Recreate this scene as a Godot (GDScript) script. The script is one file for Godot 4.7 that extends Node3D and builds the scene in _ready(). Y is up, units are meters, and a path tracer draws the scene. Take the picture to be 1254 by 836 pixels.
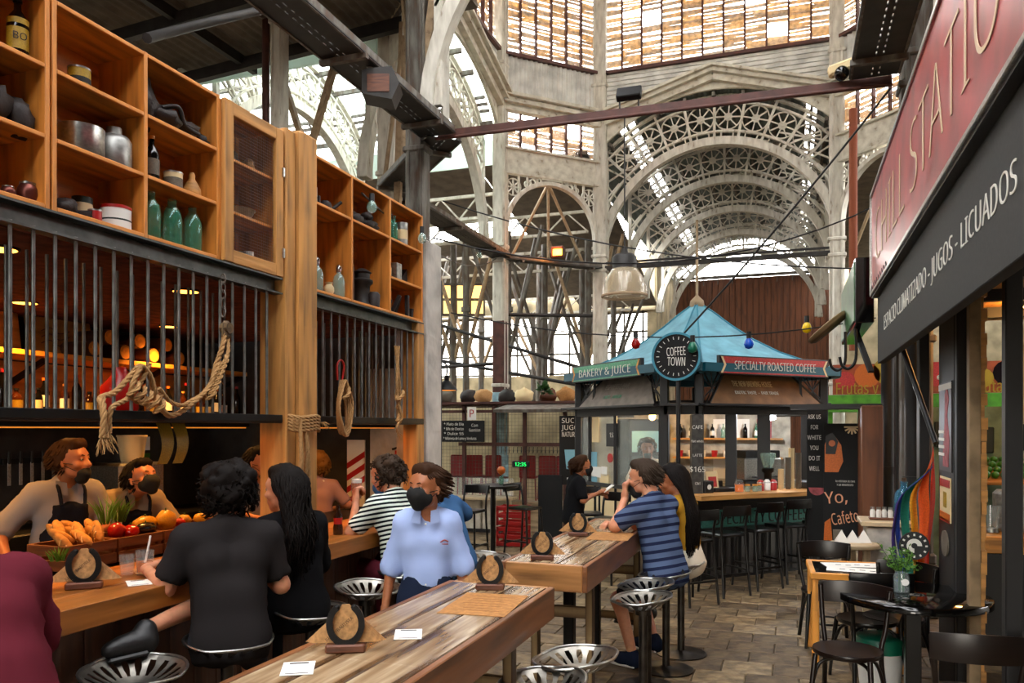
extends Node3D
# A covered iron market hall: crossing under a lantern, bar with shelves, coffee kiosk, long tables.

class G:
	# collects triangles of one mesh
	var v := PackedVector3Array()
	var n := PackedVector3Array()
	var t := PackedVector2Array()
	var i := PackedInt32Array()
	var c := PackedColorArray()
	var off := Vector2.ZERO
	var seed_n := 0
	func jog():
		seed_n += 1
		off = Vector2(fmod(seed_n * 0.618, 1.0) * 3.1, fmod(seed_n * 0.383, 1.0) * 2.7)
	func quad(a: Vector3, b: Vector3, cc: Vector3, d: Vector3, nn: Vector3, ta := Vector2.ZERO, tb := Vector2(1, 0), tc := Vector2(1, 1), td := Vector2(0, 1)):
		var k := v.size()
		v.push_back(a); v.push_back(b); v.push_back(cc); v.push_back(d)
		for q in 4: n.push_back(nn)
		t.push_back(ta); t.push_back(tb); t.push_back(tc); t.push_back(td)
		if (cc - a).cross(d - b).dot(nn) < 0.0:
			i.append_array(PackedInt32Array([k, k + 1, k + 2, k, k + 2, k + 3]))
		else:
			i.append_array(PackedInt32Array([k, k + 2, k + 1, k, k + 3, k + 2]))
	func tri(a: Vector3, b: Vector3, cc: Vector3, nn: Vector3):
		var k := v.size()
		v.push_back(a); v.push_back(b); v.push_back(cc)
		for q in 3: n.push_back(nn)
		t.push_back(Vector2(a.x + a.z, a.y)); t.push_back(Vector2(b.x + b.z, b.y)); t.push_back(Vector2(cc.x + cc.z, cc.y))
		if (b - a).cross(cc - a).dot(nn) < 0.0: i.append_array(PackedInt32Array([k, k + 1, k + 2]))
		else: i.append_array(PackedInt32Array([k, k + 2, k + 1]))
	func box(p: Vector3, s: Vector3, b := Basis.IDENTITY):
		bev(p, s, 0.0, b)
	func bev(p: Vector3, s: Vector3, r := 0.004, b := Basis.IDENTITY):
		jog()
		var h := s * 0.5
		var longest := 0 if (s.x >= s.y and s.x >= s.z) else (1 if s.y >= s.z else 2)
		for ax in 3:
			var a1 := (ax + 1) % 3
			var a2 := (ax + 2) % 3
			if a2 == longest:
				var q := a1
				a1 = a2
				a2 = q
			for sg in [-1.0, 1.0]:
				var nn := Vector3.ZERO
				nn[ax] = sg
				var pts := []
				var uvs := []
				for k in [[-1, -1], [1, -1], [1, 1], [-1, 1]]:
					var w := Vector3.ZERO
					w[ax] = sg * h[ax]
					w[a1] = k[0] * (h[a1] - r)
					w[a2] = k[1] * (h[a2] - r)
					pts.append(p + b * w)
					uvs.append(Vector2(w[a1], w[a2] + ax * 0.37) + off)
				quad(pts[0], pts[1], pts[2], pts[3], b * nn, uvs[0], uvs[1], uvs[2], uvs[3])
		if r <= 0.0: return
		for ax in 3:
			var a1 := (ax + 1) % 3
			var a2 := (ax + 2) % 3
			for s1 in [-1.0, 1.0]:
				for s2 in [-1.0, 1.0]:
					var pts := []
					for k in [[-1, 0], [1, 0], [1, 1], [-1, 1]]:
						var w := Vector3.ZERO
						w[ax] = k[0] * (h[ax] - r)
						w[a1] = s1 * (h[a1] - (0.0 if k[1] == 0 else r))
						w[a2] = s2 * (h[a2] - (r if k[1] == 0 else 0.0))
						pts.append(p + b * w)
					var nn := Vector3.ZERO
					nn[a1] = s1 * 0.7071
					nn[a2] = s2 * 0.7071
					quad(pts[0], pts[1], pts[2], pts[3], b * nn, off, off + Vector2(s[ax], 0), off + Vector2(s[ax], r), off + Vector2(0, r))
		for sx in [-1.0, 1.0]:
			for sy in [-1.0, 1.0]:
				for sz in [-1.0, 1.0]:
					var q := Vector3(sx, sy, sz)
					tri(p + b * (q * (h - Vector3(0, r, r))), p + b * (q * (h - Vector3(r, 0, r))), p + b * (q * (h - Vector3(r, r, 0))), b * (q * 0.577))
	func bar(a: Vector3, b: Vector3, w: float, h: float, up := Vector3.UP, r := 0.0):
		var d := b - a
		var l := d.length()
		if l < 1e-5: return
		d /= l
		if absf(d.dot(up)) > 0.98: up = Vector3(0, 0, 1) if absf(d.z) < 0.9 else Vector3(1, 0, 0)
		var x := up.cross(d).normalized()
		var y := d.cross(x)
		bev((a + b) * 0.5, Vector3(w, h, l), r, Basis(x, y, d))
	func tube(p: Array, r, sides := 8, caps := true):
		# r: a number or an array of one radius a point
		var m := p.size()
		var k0 := v.size()
		var prev := Vector3.ZERO
		var run := 0.0
		for q in m:
			var d: Vector3
			if q == 0: d = p[1] - p[0]
			elif q == m - 1: d = p[m - 1] - p[m - 2]
			else: d = (p[q + 1] - p[q]).normalized() + (p[q] - p[q - 1]).normalized()
			d = d.normalized() if d.length() > 1e-7 else Vector3.UP
			if q == 0:
				prev = d.cross(Vector3.UP if absf(d.y) < 0.9 else Vector3.RIGHT).normalized()
			else:
				prev = prev - d * prev.dot(d)
				prev = prev.normalized() if prev.length() > 1e-5 else d.cross(Vector3.RIGHT).normalized()
				run += (p[q] - p[q - 1]).length()
			var s := d.cross(prev)
			var rr: float = r[q] if r is Array else r
			for e in sides + 1:
				var a := TAU * e / sides
				var o := prev * cos(a) + s * sin(a)
				v.push_back(p[q] + o * rr)
				n.push_back(o)
				t.push_back(Vector2(run, float(e) / sides * TAU * maxf(rr, 0.005)) + off)
		for q in m - 1:
			for e in sides:
				var a := k0 + q * (sides + 1) + e
				var b := a + sides + 1
				i.append_array(PackedInt32Array([a, b, b + 1, a, b + 1, a + 1]))
		if caps:
			for q in [0, m - 1]:
				var rr: float = r[q] if r is Array else r
				if rr < 0.0015: continue
				var nn: Vector3 = (p[0] - p[1]).normalized() if q == 0 else (p[m - 1] - p[m - 2]).normalized()
				var k := v.size()
				v.push_back(p[q]); n.push_back(nn); t.push_back(off)
				for e in sides + 1:
					v.push_back(v[k0 + q * (sides + 1) + e]); n.push_back(nn); t.push_back(off + Vector2(0, e * 0.01))
				for e in sides:
					if q == 0: i.append_array(PackedInt32Array([k, k + 1 + e, k + 2 + e]))
					else: i.append_array(PackedInt32Array([k, k + 2 + e, k + 1 + e]))
	func lathe(prof: Array, seg := 20, xf := Transform3D.IDENTITY, sx := 1.0, sz := 1.0):
		# prof: Vector2(radius, height) from bottom to top; a sharp bend gets split normals
		var run := 0.0
		var m := prof.size()
		for q in m - 1:
			var a: Vector2 = prof[q]
			var b: Vector2 = prof[q + 1]
			if (b - a).length() < 1e-6: continue
			var d := (b - a).normalized()
			var na := Vector2(d.y, -d.x)
			var nb := na
			if q > 0:
				var e: Vector2 = (a - prof[q - 1])
				if e.length() > 1e-6 and e.normalized().dot(d) > 0.6:
					e = e.normalized()
					na = (na + Vector2(e.y, -e.x)).normalized()
			if q < m - 2:
				var e2: Vector2 = prof[q + 2] - b
				if e2.length() > 1e-6 and e2.normalized().dot(d) > 0.6:
					e2 = e2.normalized()
					nb = (nb + Vector2(e2.y, -e2.x)).normalized()
			var k := v.size()
			for e in seg + 1:
				var g := TAU * e / seg
				var cs := Vector3(cos(g) * sx, 0, sin(g) * sz)
				v.push_back(xf * (cs * a.x + Vector3(0, a.y, 0)))
				v.push_back(xf * (cs * b.x + Vector3(0, b.y, 0)))
				n.push_back((xf.basis * (cs * na.x + Vector3(0, na.y, 0))).normalized())
				n.push_back((xf.basis * (cs * nb.x + Vector3(0, nb.y, 0))).normalized())
				var u := float(e) / seg
				t.push_back(Vector2(u, run)); t.push_back(Vector2(u, run + (b - a).length()))
			run += (b - a).length()
			for e in seg:
				var w := k + e * 2
				i.append_array(PackedInt32Array([w, w + 2, w + 3, w, w + 3, w + 1]))
	func ball(p: Vector3, r: Vector3, seg := 12, b := Basis.IDENTITY):
		var prof := []
		var rows := maxi(4, seg / 2)
		for q in rows + 1:
			var a := -PI / 2 + PI * q / rows
			prof.append(Vector2(cos(a), sin(a)))
		lathe(prof, seg, Transform3D(b * Basis.from_scale(r), p))
	func prism(poly: PackedVector2Array, depth: float, xf := Transform3D.IDENTITY):
		# polygon in xy, extruded from z = 0 to z = -depth
		var tr := Geometry2D.triangulate_polygon(poly)
		for sg in [0, 1]:
			var k := v.size()
			var nn := xf.basis * Vector3(0, 0, 1 if sg == 0 else -1)
			for p in poly:
				v.push_back(xf * Vector3(p.x, p.y, -depth * sg)); n.push_back(nn.normalized()); t.push_back(p + off)
			for q in range(0, tr.size(), 3):
				var a := tr[q]
				var b := tr[q + 1]
				var cc := tr[q + 2]
				var ccw := (poly[b] - poly[a]).cross(poly[cc] - poly[a]) > 0
				if ccw == (sg == 0): i.append_array(PackedInt32Array([k + a, k + cc, k + b]))
				else: i.append_array(PackedInt32Array([k + a, k + b, k + cc]))
		var area := 0.0
		for q in poly.size():
			area += poly[q].cross(poly[(q + 1) % poly.size()])
		for q in poly.size():
			var a := poly[q]
			var b := poly[(q + 1) % poly.size()]
			var e := (b - a).normalized()
			var nn2 := Vector2(e.y, -e.x) * (1.0 if area > 0 else -1.0)
			quad(xf * Vector3(a.x, a.y, 0), xf * Vector3(b.x, b.y, 0), xf * Vector3(b.x, b.y, -depth), xf * Vector3(a.x, a.y, -depth), (xf.basis * Vector3(nn2.x, nn2.y, 0)).normalized(), Vector2(0, 0), Vector2((b - a).length(), 0), Vector2((b - a).length(), depth), Vector2(0, depth))
	func ring(ctr: Vector2, r0: float, r1: float, a0: float, a1: float, depth: float, xf := Transform3D.IDENTITY, seg := 24):
		# a flat bent bar (annular sector) in xy, angles in degrees, z from +depth/2 to -depth/2
		var h := depth * 0.5
		for q in seg:
			var p := deg_to_rad(lerpf(a0, a1, float(q) / seg))
			var w := deg_to_rad(lerpf(a0, a1, float(q + 1) / seg))
			var d0 := Vector2(cos(p), sin(p))
			var d1 := Vector2(cos(w), sin(w))
			var A := ctr + d0 * r0
			var B := ctr + d0 * r1
			var C := ctr + d1 * r1
			var D := ctr + d1 * r0
			for z in [h, -h]:
				quad(xf * Vector3(A.x, A.y, z), xf * Vector3(B.x, B.y, z), xf * Vector3(C.x, C.y, z), xf * Vector3(D.x, D.y, z), xf.basis * Vector3(0, 0, signf(z)), A, B, C, D)
			var o := (d0 + d1).normalized()
			quad(xf * Vector3(B.x, B.y, h), xf * Vector3(C.x, C.y, h), xf * Vector3(C.x, C.y, -h), xf * Vector3(B.x, B.y, -h), xf.basis * Vector3(o.x, o.y, 0))
			quad(xf * Vector3(A.x, A.y, h), xf * Vector3(D.x, D.y, h), xf * Vector3(D.x, D.y, -h), xf * Vector3(A.x, A.y, -h), xf.basis * Vector3(-o.x, -o.y, 0))
	func sheet(p: PackedVector3Array, nu: int, nv: int, uvs := Vector2(1, 1)):
		# smooth surface through nu x nv points, row by row
		var k := v.size()
		var acc := PackedVector3Array()
		acc.resize(nu * nv)
		for r in nv - 1:
			for q in nu - 1:
				var a := r * nu + q
				var nn := (p[a + nu + 1] - p[a]).cross(p[a + 1] - p[a + nu])
				acc[a] += nn; acc[a + 1] += nn; acc[a + nu] += nn; acc[a + nu + 1] += nn
				i.append_array(PackedInt32Array([k + a, k + a + 1, k + a + nu + 1, k + a, k + a + nu + 1, k + a + nu]))
		for r in nv:
			for q in nu:
				v.push_back(p[r * nu + q]); n.push_back(acc[r * nu + q].normalized())
				t.push_back(Vector2(float(q) / (nu - 1) * uvs.x, float(r) / (nv - 1) * uvs.y))
	func add(o: G, xf: Transform3D):
		var k := v.size()
		for q in o.v.size():
			v.push_back(xf * o.v[q]); n.push_back((xf.basis * o.n[q]).normalized())
		t.append_array(o.t)
		for q in o.i: i.push_back(q + k)
	func mesh(m: Material) -> ArrayMesh:
		var a := []
		a.resize(Mesh.ARRAY_MAX)
		a[Mesh.ARRAY_VERTEX] = v
		a[Mesh.ARRAY_NORMAL] = n
		a[Mesh.ARRAY_TEX_UV] = t
		if c.size() == v.size() and c.size() > 0: a[Mesh.ARRAY_COLOR] = c
		a[Mesh.ARRAY_INDEX] = i
		var r := ArrayMesh.new()
		r.add_surface_from_arrays(Mesh.PRIMITIVE_TRIANGLES, a)
		r.surface_set_material(0, m)
		return r

var M := {}
var TX := {}
var rng := RandomNumberGenerator.new()
var used := {}

func uniq(parent: Node, called: String) -> String:
	var key := str(parent.get_instance_id()) + called
	var k: int = used.get(key, -1) + 1
	used[key] = k
	return called if k == 0 else "%s_%03d" % [called, k]
func tag(o: Node, label: String, category: String, group := ""):
	o.set_meta("label", label); o.set_meta("category", category)
	if group != "": o.set_meta("group", group)
func thing(called: String, label: String, category: String, at := Vector3.ZERO, turn := 0.0, group := "") -> Node3D:
	var o := Node3D.new()
	o.name = uniq(self, called)
	add_child(o)
	o.position = at; o.rotation_degrees.y = turn
	tag(o, label, category, group)
	return o
func part(parent: Node, called: String, g: G, m, label := "") -> MeshInstance3D:
	return inst(parent, called, g.mesh(mt(m)), Transform3D.IDENTITY, label)
func mt(m) -> Material:
	return M[m] if m is String else m
func inst(parent: Node, called: String, mesh: Mesh, xf := Transform3D.IDENTITY, label := "") -> MeshInstance3D:
	var o := MeshInstance3D.new()
	o.name = uniq(parent, called)
	o.mesh = mesh
	o.transform = xf
	parent.add_child(o)
	if label != "": o.set_meta("label", label)
	return o
func solo(called: String, label: String, category: String, g: G, m, group := "", at := Vector3.ZERO, turn := 0.0) -> MeshInstance3D:
	var o := part(self, called, g, m)
	o.position = at; o.rotation_degrees.y = turn
	tag(o, label, category, group)
	return o
func struct(called: String, g: G, m) -> MeshInstance3D:
	var o := part(self, called, g, m)
	o.set_meta("kind", "structure")
	return o
func setting(called: String, at := Vector3.ZERO, turn := 0.0) -> Node3D:
	var o := Node3D.new()
	o.name = uniq(self, called)
	add_child(o)
	o.position = at; o.rotation_degrees.y = turn
	o.set_meta("kind", "structure")
	return o
func copy(o: Node3D, called: String, at: Vector3, turn: float, label := "") -> Node3D:
	var r: Node3D = o.duplicate()
	r.name = uniq(self, called)
	add_child(r)
	r.position = at; r.rotation_degrees.y = turn
	if label != "": r.set_meta("label", label)
	return r
func stuff(o: Node) -> Node:
	o.set_meta("kind", "stuff")
	return o
func T3(x: float, y: float, z: float, turn := 0.0) -> Transform3D:
	return Transform3D(Basis(Vector3.UP, deg_to_rad(turn)), Vector3(x, y, z))
func V(x: float, y: float, z: float) -> Vector3:
	return Vector3(x, y, z)
func words(parent: Node, s: String, size: float, m, xf: Transform3D, depth := 0.002, width := 0.0, thin := 0.0) -> MeshInstance3D:
	var called := "lettering"
	# raised lettering, facing +z of xf, size is the height of a capital; width, if given, is the length of the line
	var tm := TextMesh.new()
	var f := SystemFont.new()
	f.font_names = PackedStringArray(["Droid Sans"])
	if thin != 0.0:
		var fv := FontVariation.new()
		fv.base_font = f
		fv.variation_embolden = thin
		tm.font = fv
	else:
		tm.font = f
	tm.text = s
	tm.font_size = 64
	tm.pixel_size = size / 46.0
	tm.depth = depth
	tm.curve_step = 4.0
	tm.material = mt(m)
	var b := xf.basis
	if width > 0.0:
		var w := tm.get_aabb().size.x
		if w > 0.01: b = b * Basis.from_scale(Vector3(width / w, 1, 1))
	return inst(parent, called, tm, Transform3D(b, xf.origin))

# ---------------------------------------------------------------- materials
func noise_img(w: int, h: int, freq: float, oct := 4, sd := 1) -> Image:
	var f := FastNoiseLite.new()
	f.seed = sd
	f.noise_type = FastNoiseLite.TYPE_SIMPLEX_SMOOTH
	f.frequency = freq
	f.fractal_octaves = oct
	var im := f.get_seamless_image(w, h)
	im.convert(Image.FORMAT_L8)
	return im
func grad_tex(key: String, im: Image, stops: Array, srgb := true):
	# stops: [value, colour] pairs
	var out := Image.create(im.get_width(), im.get_height(), false, Image.FORMAT_RGB8)
	var lut := []
	for q in 256:
		var x := q / 255.0
		var c: Color = stops[0][1]
		for s in stops.size() - 1:
			var a: float = stops[s][0]
			var b: float = stops[s + 1][0]
			if x >= a: c = (stops[s][1] as Color).lerp(stops[s + 1][1], clampf((x - a) / maxf(b - a, 0.001), 0, 1))
		lut.append(c)
	var d := im.get_data()
	var w := im.get_width()
	for y in im.get_height():
		for x in w:
			out.set_pixel(x, y, lut[d[y * w + x]])
	TX[key] = ImageTexture.create_from_image(out)
func nrm_tex(key: String, im: Image, amount: float):
	var c: Image = im.duplicate()
	c.convert(Image.FORMAT_RGBA8)
	c.bump_map_to_normal_map(amount)
	TX[key] = ImageTexture.create_from_image(c)
func g3(x: float) -> Color:
	return Color(x, x, x)
func mat(key: String, col: Color, rough := 0.7, metal := 0.0, tex := "", scale := 1.0, tri := true, nrm := "", namt := 0.5) -> StandardMaterial3D:
	var m := StandardMaterial3D.new()
	m.albedo_color = col
	m.roughness = rough
	m.metallic = metal
	if tex != "": m.albedo_texture = TX[tex]
	if nrm != "":
		m.normal_enabled = true
		m.normal_texture = TX[nrm]
		m.normal_scale = namt
	if tex != "" or nrm != "":
		m.uv1_scale = Vector3.ONE * scale
		m.uv1_triplanar = tri
	M[key] = m
	return m
func glass(key: String, col: Color, alpha: float, rough := 0.05):
	var m := mat(key, Color(col.r, col.g, col.b, alpha), rough)
	m.transparency = BaseMaterial3D.TRANSPARENCY_ALPHA
func solid_glass(key: String, col: Color):
	var m := mat(key, col, 0.03)
	m.refraction_enabled = true
	m.refraction_scale = 0.05
	m.transparency = BaseMaterial3D.TRANSPARENCY_ALPHA
	m.albedo_color.a = 0.15
func glow(key: String, col: Color, e: float):
	var m := mat(key, col, 0.6)
	m.emission_enabled = true
	m.emission = col
	m.emission_energy_multiplier = e
func materials():
	var a := noise_img(256, 256, 0.015, 5, 3)
	var b := noise_img(256, 256, 0.06, 4, 5)
	grad_tex("mottle", a, [[0.0, g3(0.62)], [0.5, g3(0.85)], [1.0, g3(1.0)]])
	grad_tex("fine", b, [[0.0, g3(0.72)], [1.0, g3(1.0)]])
	grad_tex("rustpaint", noise_img(512, 512, 0.02, 6, 11), [[0.0, Color("7d6857")], [0.12, Color("a89f92")], [0.2, Color("c6c2b9")], [0.6, Color("dcdad2")], [1.0, Color("edebe5")]])
	grad_tex("rustdark", noise_img(256, 256, 0.03, 6, 12), [[0.0, Color("8a5a3a")], [0.3, Color("7d6d60")], [0.6, Color("a09a92")], [1.0, Color("c8c4bc")]])
	var w := noise_img(24, 256, 0.05, 4, 7)
	w.resize(512, 256, Image.INTERPOLATE_CUBIC)
	grad_tex("wood", w, [[0.0, g3(0.62)], [0.35, g3(0.82)], [0.55, g3(0.9)], [1.0, g3(1.0)]])
	nrm_tex("wood_n", w, 3.0)
	var w2 := noise_img(20, 256, 0.035, 5, 21)
	w2.resize(512, 256, Image.INTERPOLATE_CUBIC)
	grad_tex("oldwood", w2, [[0.0, Color("3a2a1c")], [0.35, Color("86705a")], [0.6, Color("b5a189")], [1.0, Color("e8dcc6")]])
	grad_tex("tabletop", w2, [[0.0, Color("2b1c10")], [0.3, Color("5d4630")], [0.55, Color("8a735a")], [0.8, Color("a8957c")], [1.0, Color("c9bda8")]])
	nrm_tex("oldwood_n", w2, 4.0)
	nrm_tex("bump", b, 3.0)
	nrm_tex("bigbump", a, 6.0)
	var wv := Image.create(64, 64, false, Image.FORMAT_L8)
	for y in 64:
		for x in 64:
			wv.set_pixel(x, y, g3(0.5 + 0.25 * sin(x * TAU / 8.0) * cos(y * TAU / 8.0) + 0.2 * sin((x + y) * TAU / 4.0)))
	nrm_tex("weave", wv, 2.0)
	grad_tex("stone", noise_img(256, 256, 0.03, 6, 31), [[0.0, Color("5d5140")], [0.4, Color("8d7f68")], [0.7, Color("a3967e")], [1.0, Color("c0b59c")]])
	grad_tex("brickish", noise_img(256, 256, 0.04, 5, 41), [[0.0, Color("41201a")], [0.5, Color("6e382b")], [1.0, Color("93594a")]])
	grad_tex("sheetmetal", noise_img(256, 256, 0.012, 5, 51), [[0.0, Color("6d7472")], [0.5, Color("8f9692")], [1.0, Color("b3b7b0")]])
	grad_tex("skin", noise_img(128, 128, 0.03, 4, 61), [[0.0, g3(0.86)], [1.0, g3(1.0)]])
	# building
	mat("iron_white", Color(0.92, 0.91, 0.88), 0.6, 0.0, "rustpaint", 0.7).uv1_scale = Vector3(0.8, 0.22, 0.8)
	mat("iron_grey", Color(0.62, 0.62, 0.6), 0.6, 0.0, "rustdark", 0.8).uv1_scale = Vector3(0.9, 0.25, 0.9)
	mat("iron_dark", Color(0.2, 0.19, 0.18), 0.55, 0.3, "mottle", 1.0)
	mat("iron_tan", Color(0.72, 0.62, 0.5), 0.7, 0.0, "rustpaint", 0.8)
	mat("iron_brown", Color(0.36, 0.2, 0.16), 0.6, 0.1, "mottle", 1.0)
	mat("board_white", Color(0.93, 0.92, 0.88), 0.75, 0.0, "rustpaint", 0.45)
	mat("cladding", Color(0.95, 0.95, 0.92), 0.7, 0.0, "mottle", 0.4)
	mat("roof_dark", Color(0.45, 0.4, 0.34), 0.7, 0.1, "mottle", 0.6)
	mat("roof_sheet", Color(0.56, 0.61, 0.59), 0.5, 0.25, "sheetmetal", 0.35)
	var rt := mat("roof_milky", Color(0.9, 0.95, 0.93), 0.6)
	rt.backlight_enabled = true
	rt.backlight = Color(0.9, 0.95, 0.93)
	glass("pane", Color(0.95, 0.97, 0.98), 0.12)
	var rd := mat("reed", Color(0.94, 0.88, 0.75), 0.9, 0.0, "mottle", 2.0)
	rd.backlight_enabled = true
	rd.backlight = Color(1.0, 0.9, 0.7)
	mat("wall_cream", Color(0.85, 0.78, 0.62), 0.9, 0.0, "mottle", 0.3)
	mat("wall_plaster", Color(0.82, 0.8, 0.76), 0.9, 0.0, "mottle", 0.5, true, "bump", 0.3)
	mat("wall_brick", Color(0.8, 0.75, 0.72), 0.95, 0.0, "brickish", 0.8)
	mat("paver_a", Color(0.72, 0.66, 0.57), 0.62, 0.0, "stone", 0.8, true, "bump", 0.35)
	mat("paver_b", Color(0.82, 0.76, 0.66), 0.58, 0.0, "stone", 0.9, true, "bump", 0.35)
	mat("paver_c", Color(0.6, 0.54, 0.46), 0.65, 0.0, "stone", 0.7, true, "bump", 0.35)
	mat("grout", Color(0.42, 0.37, 0.3), 0.9, 0.0, "mottle", 2.0)
	# wood
	mat("wood_orange", Color(0.84, 0.53, 0.2), 0.5, 0.0, "wood", 1.0, false, "wood_n", 0.2)
	mat("wood_post", Color(0.8, 0.57, 0.29), 0.6, 0.0, "wood", 0.8, false, "wood_n", 0.3)
	mat("wood_counter", Color(0.66, 0.4, 0.16), 0.35, 0.0, "wood", 0.8, false, "wood_n", 0.2)
	mat("wood_front", Color(0.3, 0.17, 0.09), 0.55, 0.0, "wood", 1.0, false, "wood_n", 0.3)
	mat("wood_crate", Color(0.5, 0.27, 0.1), 0.6, 0.0, "wood", 1.4, false, "wood_n", 0.3)
	mat("wood_table", Color(0.92, 0.88, 0.82), 0.22, 0.0, "tabletop", 1.0, false, "oldwood_n", 0.25)
	mat("wood_apron", Color(0.52, 0.32, 0.17), 0.4, 0.0, "wood", 0.9, false, "wood_n", 0.25)
	mat("wood_leg", Color(0.62, 0.55, 0.42), 0.7, 0.0, "oldwood", 1.0, false, "oldwood_n", 0.3)
	mat("wood_yellow", Color(0.9, 0.6, 0.22), 0.42, 0.0, "wood", 1.0, false)
	mat("wood_black", Color(0.035, 0.028, 0.025), 0.28)
	mat("wood_darkbrown", Color(0.09, 0.045, 0.03), 0.3, 0.0, "wood", 1.2, false)
	mat("wood_holder", Color(0.42, 0.22, 0.1), 0.55, 0.0, "wood", 3.0, false)
	# metal, paint, paper
	mat("black", Color(0.025, 0.025, 0.027), 0.5)
	mat("black_matte", Color(0.03, 0.03, 0.03), 0.85)
	mat("black_steel", Color(0.06, 0.058, 0.055), 0.45, 0.5, "mottle", 2.0)
	mat("bar_steel", Color(0.52, 0.53, 0.52), 0.4, 0.8, "mottle", 2.0)
	mat("steel", Color(0.78, 0.78, 0.76), 0.28, 1.0, "fine", 3.0)
	mat("seat_steel", Color(0.7, 0.68, 0.64), 0.35, 1.0, "mottle", 3.0)
	mat("tube_steel", Color(0.3, 0.28, 0.26), 0.4, 0.9, "mottle", 2.0)
	mat("horseshoe", Color(0.09, 0.085, 0.08), 0.5, 0.6, "mottle", 4.0)
	mat("kraft", Color(0.80, 0.60, 0.38), 0.85, 0.0, "fine", 3.0)
	mat("kraft_mat", Color(0.74, 0.51, 0.26), 0.8, 0.0, "fine", 2.0)
	mat("white_paper", Color(0.88, 0.87, 0.84), 0.7)
	mat("cream_paper", Color(0.85, 0.76, 0.58), 0.8)
	mat("print_dark", Color(0.06, 0.05, 0.05), 0.7)
	mat("print_white", Color(0.85, 0.84, 0.8), 0.7)
	mat("red", Color(0.62, 0.05, 0.04), 0.4)
	mat("red_plastic", Color(0.5, 0.05, 0.04), 0.4)
	mat("teal", Color(0.02, 0.3, 0.36), 0.5)
	mat("rope", Color(0.72, 0.55, 0.34), 0.95, 0.0, "fine", 12.0, true, "bump", 0.8)
	solid_glass("glass_clear", Color(0.97, 0.98, 0.98))
	glass("glass_green", Color(0.2, 0.55, 0.43), 0.42)
	glass("glass_thin", Color(0.8, 0.9, 0.9), 0.07)
	glass("glass_blue", Color(0.1, 0.45, 0.6), 0.5)
	glass("glass_brown", Color(0.16, 0.07, 0.03), 0.85)
	mat("bottle_dark", Color(0.03, 0.025, 0.02), 0.12)
	mat("bottle_amber", Color(0.2, 0.08, 0.02), 0.12)
	mat("leaf", Color(0.12, 0.28, 0.06), 0.6)
	mat("leaf_light", Color(0.3, 0.48, 0.12), 0.6)
	mat("bar_steel_dark", Color(0.36, 0.37, 0.36), 0.4, 0.7, "mottle", 1.5)
	mat("kitchen_wall", Color(0.2, 0.19, 0.19), 0.7, 0.0, "mottle", 1.0)
	glow("glow_amber", Color(1.0, 0.66, 0.25), 6.0)
	mat("leather", Color(0.13, 0.07, 0.045), 0.6, 0.0, "mottle", 4.0, true, "bump", 0.6)
	mat("copper", Color(0.5, 0.28, 0.24), 0.35, 0.8, "mottle", 3.0)
	mat("aluminium", Color(0.72, 0.72, 0.7), 0.42, 0.9, "mottle", 4.0)
	mat("label_yellow", Color(0.72, 0.58, 0.12), 0.5, 0.0, "fine", 6.0)
	mat("label_green", Color(0.08, 0.16, 0.13), 0.5, 0.0, "fine", 6.0)
	mat("label_grey", Color(0.42, 0.38, 0.32), 0.6, 0.0, "fine", 6.0)
	glass("glass_siphon", Color(0.6, 0.75, 0.7), 0.4)
	mat("wood_end", Color(0.72, 0.5, 0.28), 0.4, 0.0, "wood", 0.9, false, "wood_n", 0.25)
	mat("print_tan", Color(0.55, 0.36, 0.18), 0.8)
	mat("clay", Color(0.62, 0.3, 0.14), 0.7, 0.0, "fine", 6.0)
	glass("beer", Color(0.8, 0.42, 0.06), 0.7)
	mat("bread", Color(0.86, 0.62, 0.32), 0.75, 0.0, "mottle", 8.0)
	mat("bread_pale", Color(0.93, 0.8, 0.55), 0.8)
	mat("veg_red", Color(0.6, 0.05, 0.02), 0.25)
	mat("veg_purple", Color(0.04, 0.012, 0.03), 0.2)
	mat("veg_yellow", Color(0.85, 0.6, 0.05), 0.4, 0.0, "fine", 8.0)
	mat("black_gloss", Color(0.02, 0.018, 0.016), 0.08)
	mat("green_lid", Color(0.02, 0.4, 0.3), 0.4)
	mat("kiosk_blue", Color(0.45, 0.72, 0.8), 0.6, 0.0, "mottle", 0.8)
	mat("kiosk_blue_dark", Color(0.2, 0.5, 0.58), 0.6)
	mat("kiosk_brown", Color(0.55, 0.38, 0.22), 0.7, 0.0, "mottle", 1.5)
	mat("kiosk_grey", Color(0.55, 0.5, 0.45), 0.7, 0.0, "mottle", 1.5)
	mat("kiosk_text", Color(0.85, 0.74, 0.55), 0.7)
	mat("kiosk_text2", Color(0.55, 0.52, 0.48), 0.7)
	mat("kiosk_back", Color(0.75, 0.72, 0.65), 0.7, 0.0, "mottle", 1.0)
	mat("kiosk_pink", Color(0.7, 0.32, 0.34), 0.7, 0.0, "mottle", 3.0)
	mat("mint", Color(0.42, 0.7, 0.55), 0.7, 0.0, "fine", 2.0)
	mat("mint_dark", Color(0.22, 0.5, 0.45), 0.6, 0.0, "fine", 2.0)
	mat("sign_red", Color(0.78, 0.2, 0.18), 0.6, 0.0, "fine", 2.0)
	mat("chalk_grey", Color(0.3, 0.29, 0.27), 0.9, 0.0, "mottle", 3.0)
	mat("paper_blue", Color(0.45, 0.65, 0.72), 0.8)
	glow("glow_white", Color(0.95, 0.98, 1.0), 8.0)
	glow("glow_warm", Color(1.0, 0.8, 0.5), 6.0)
	glow("glow_dim", Color(1.0, 0.6, 0.2), 1.2)
	glow("glow_green", Color(0.1, 0.9, 0.4), 2.0)
	glass("juice", Color(0.9, 0.45, 0.05), 0.85)
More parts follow.
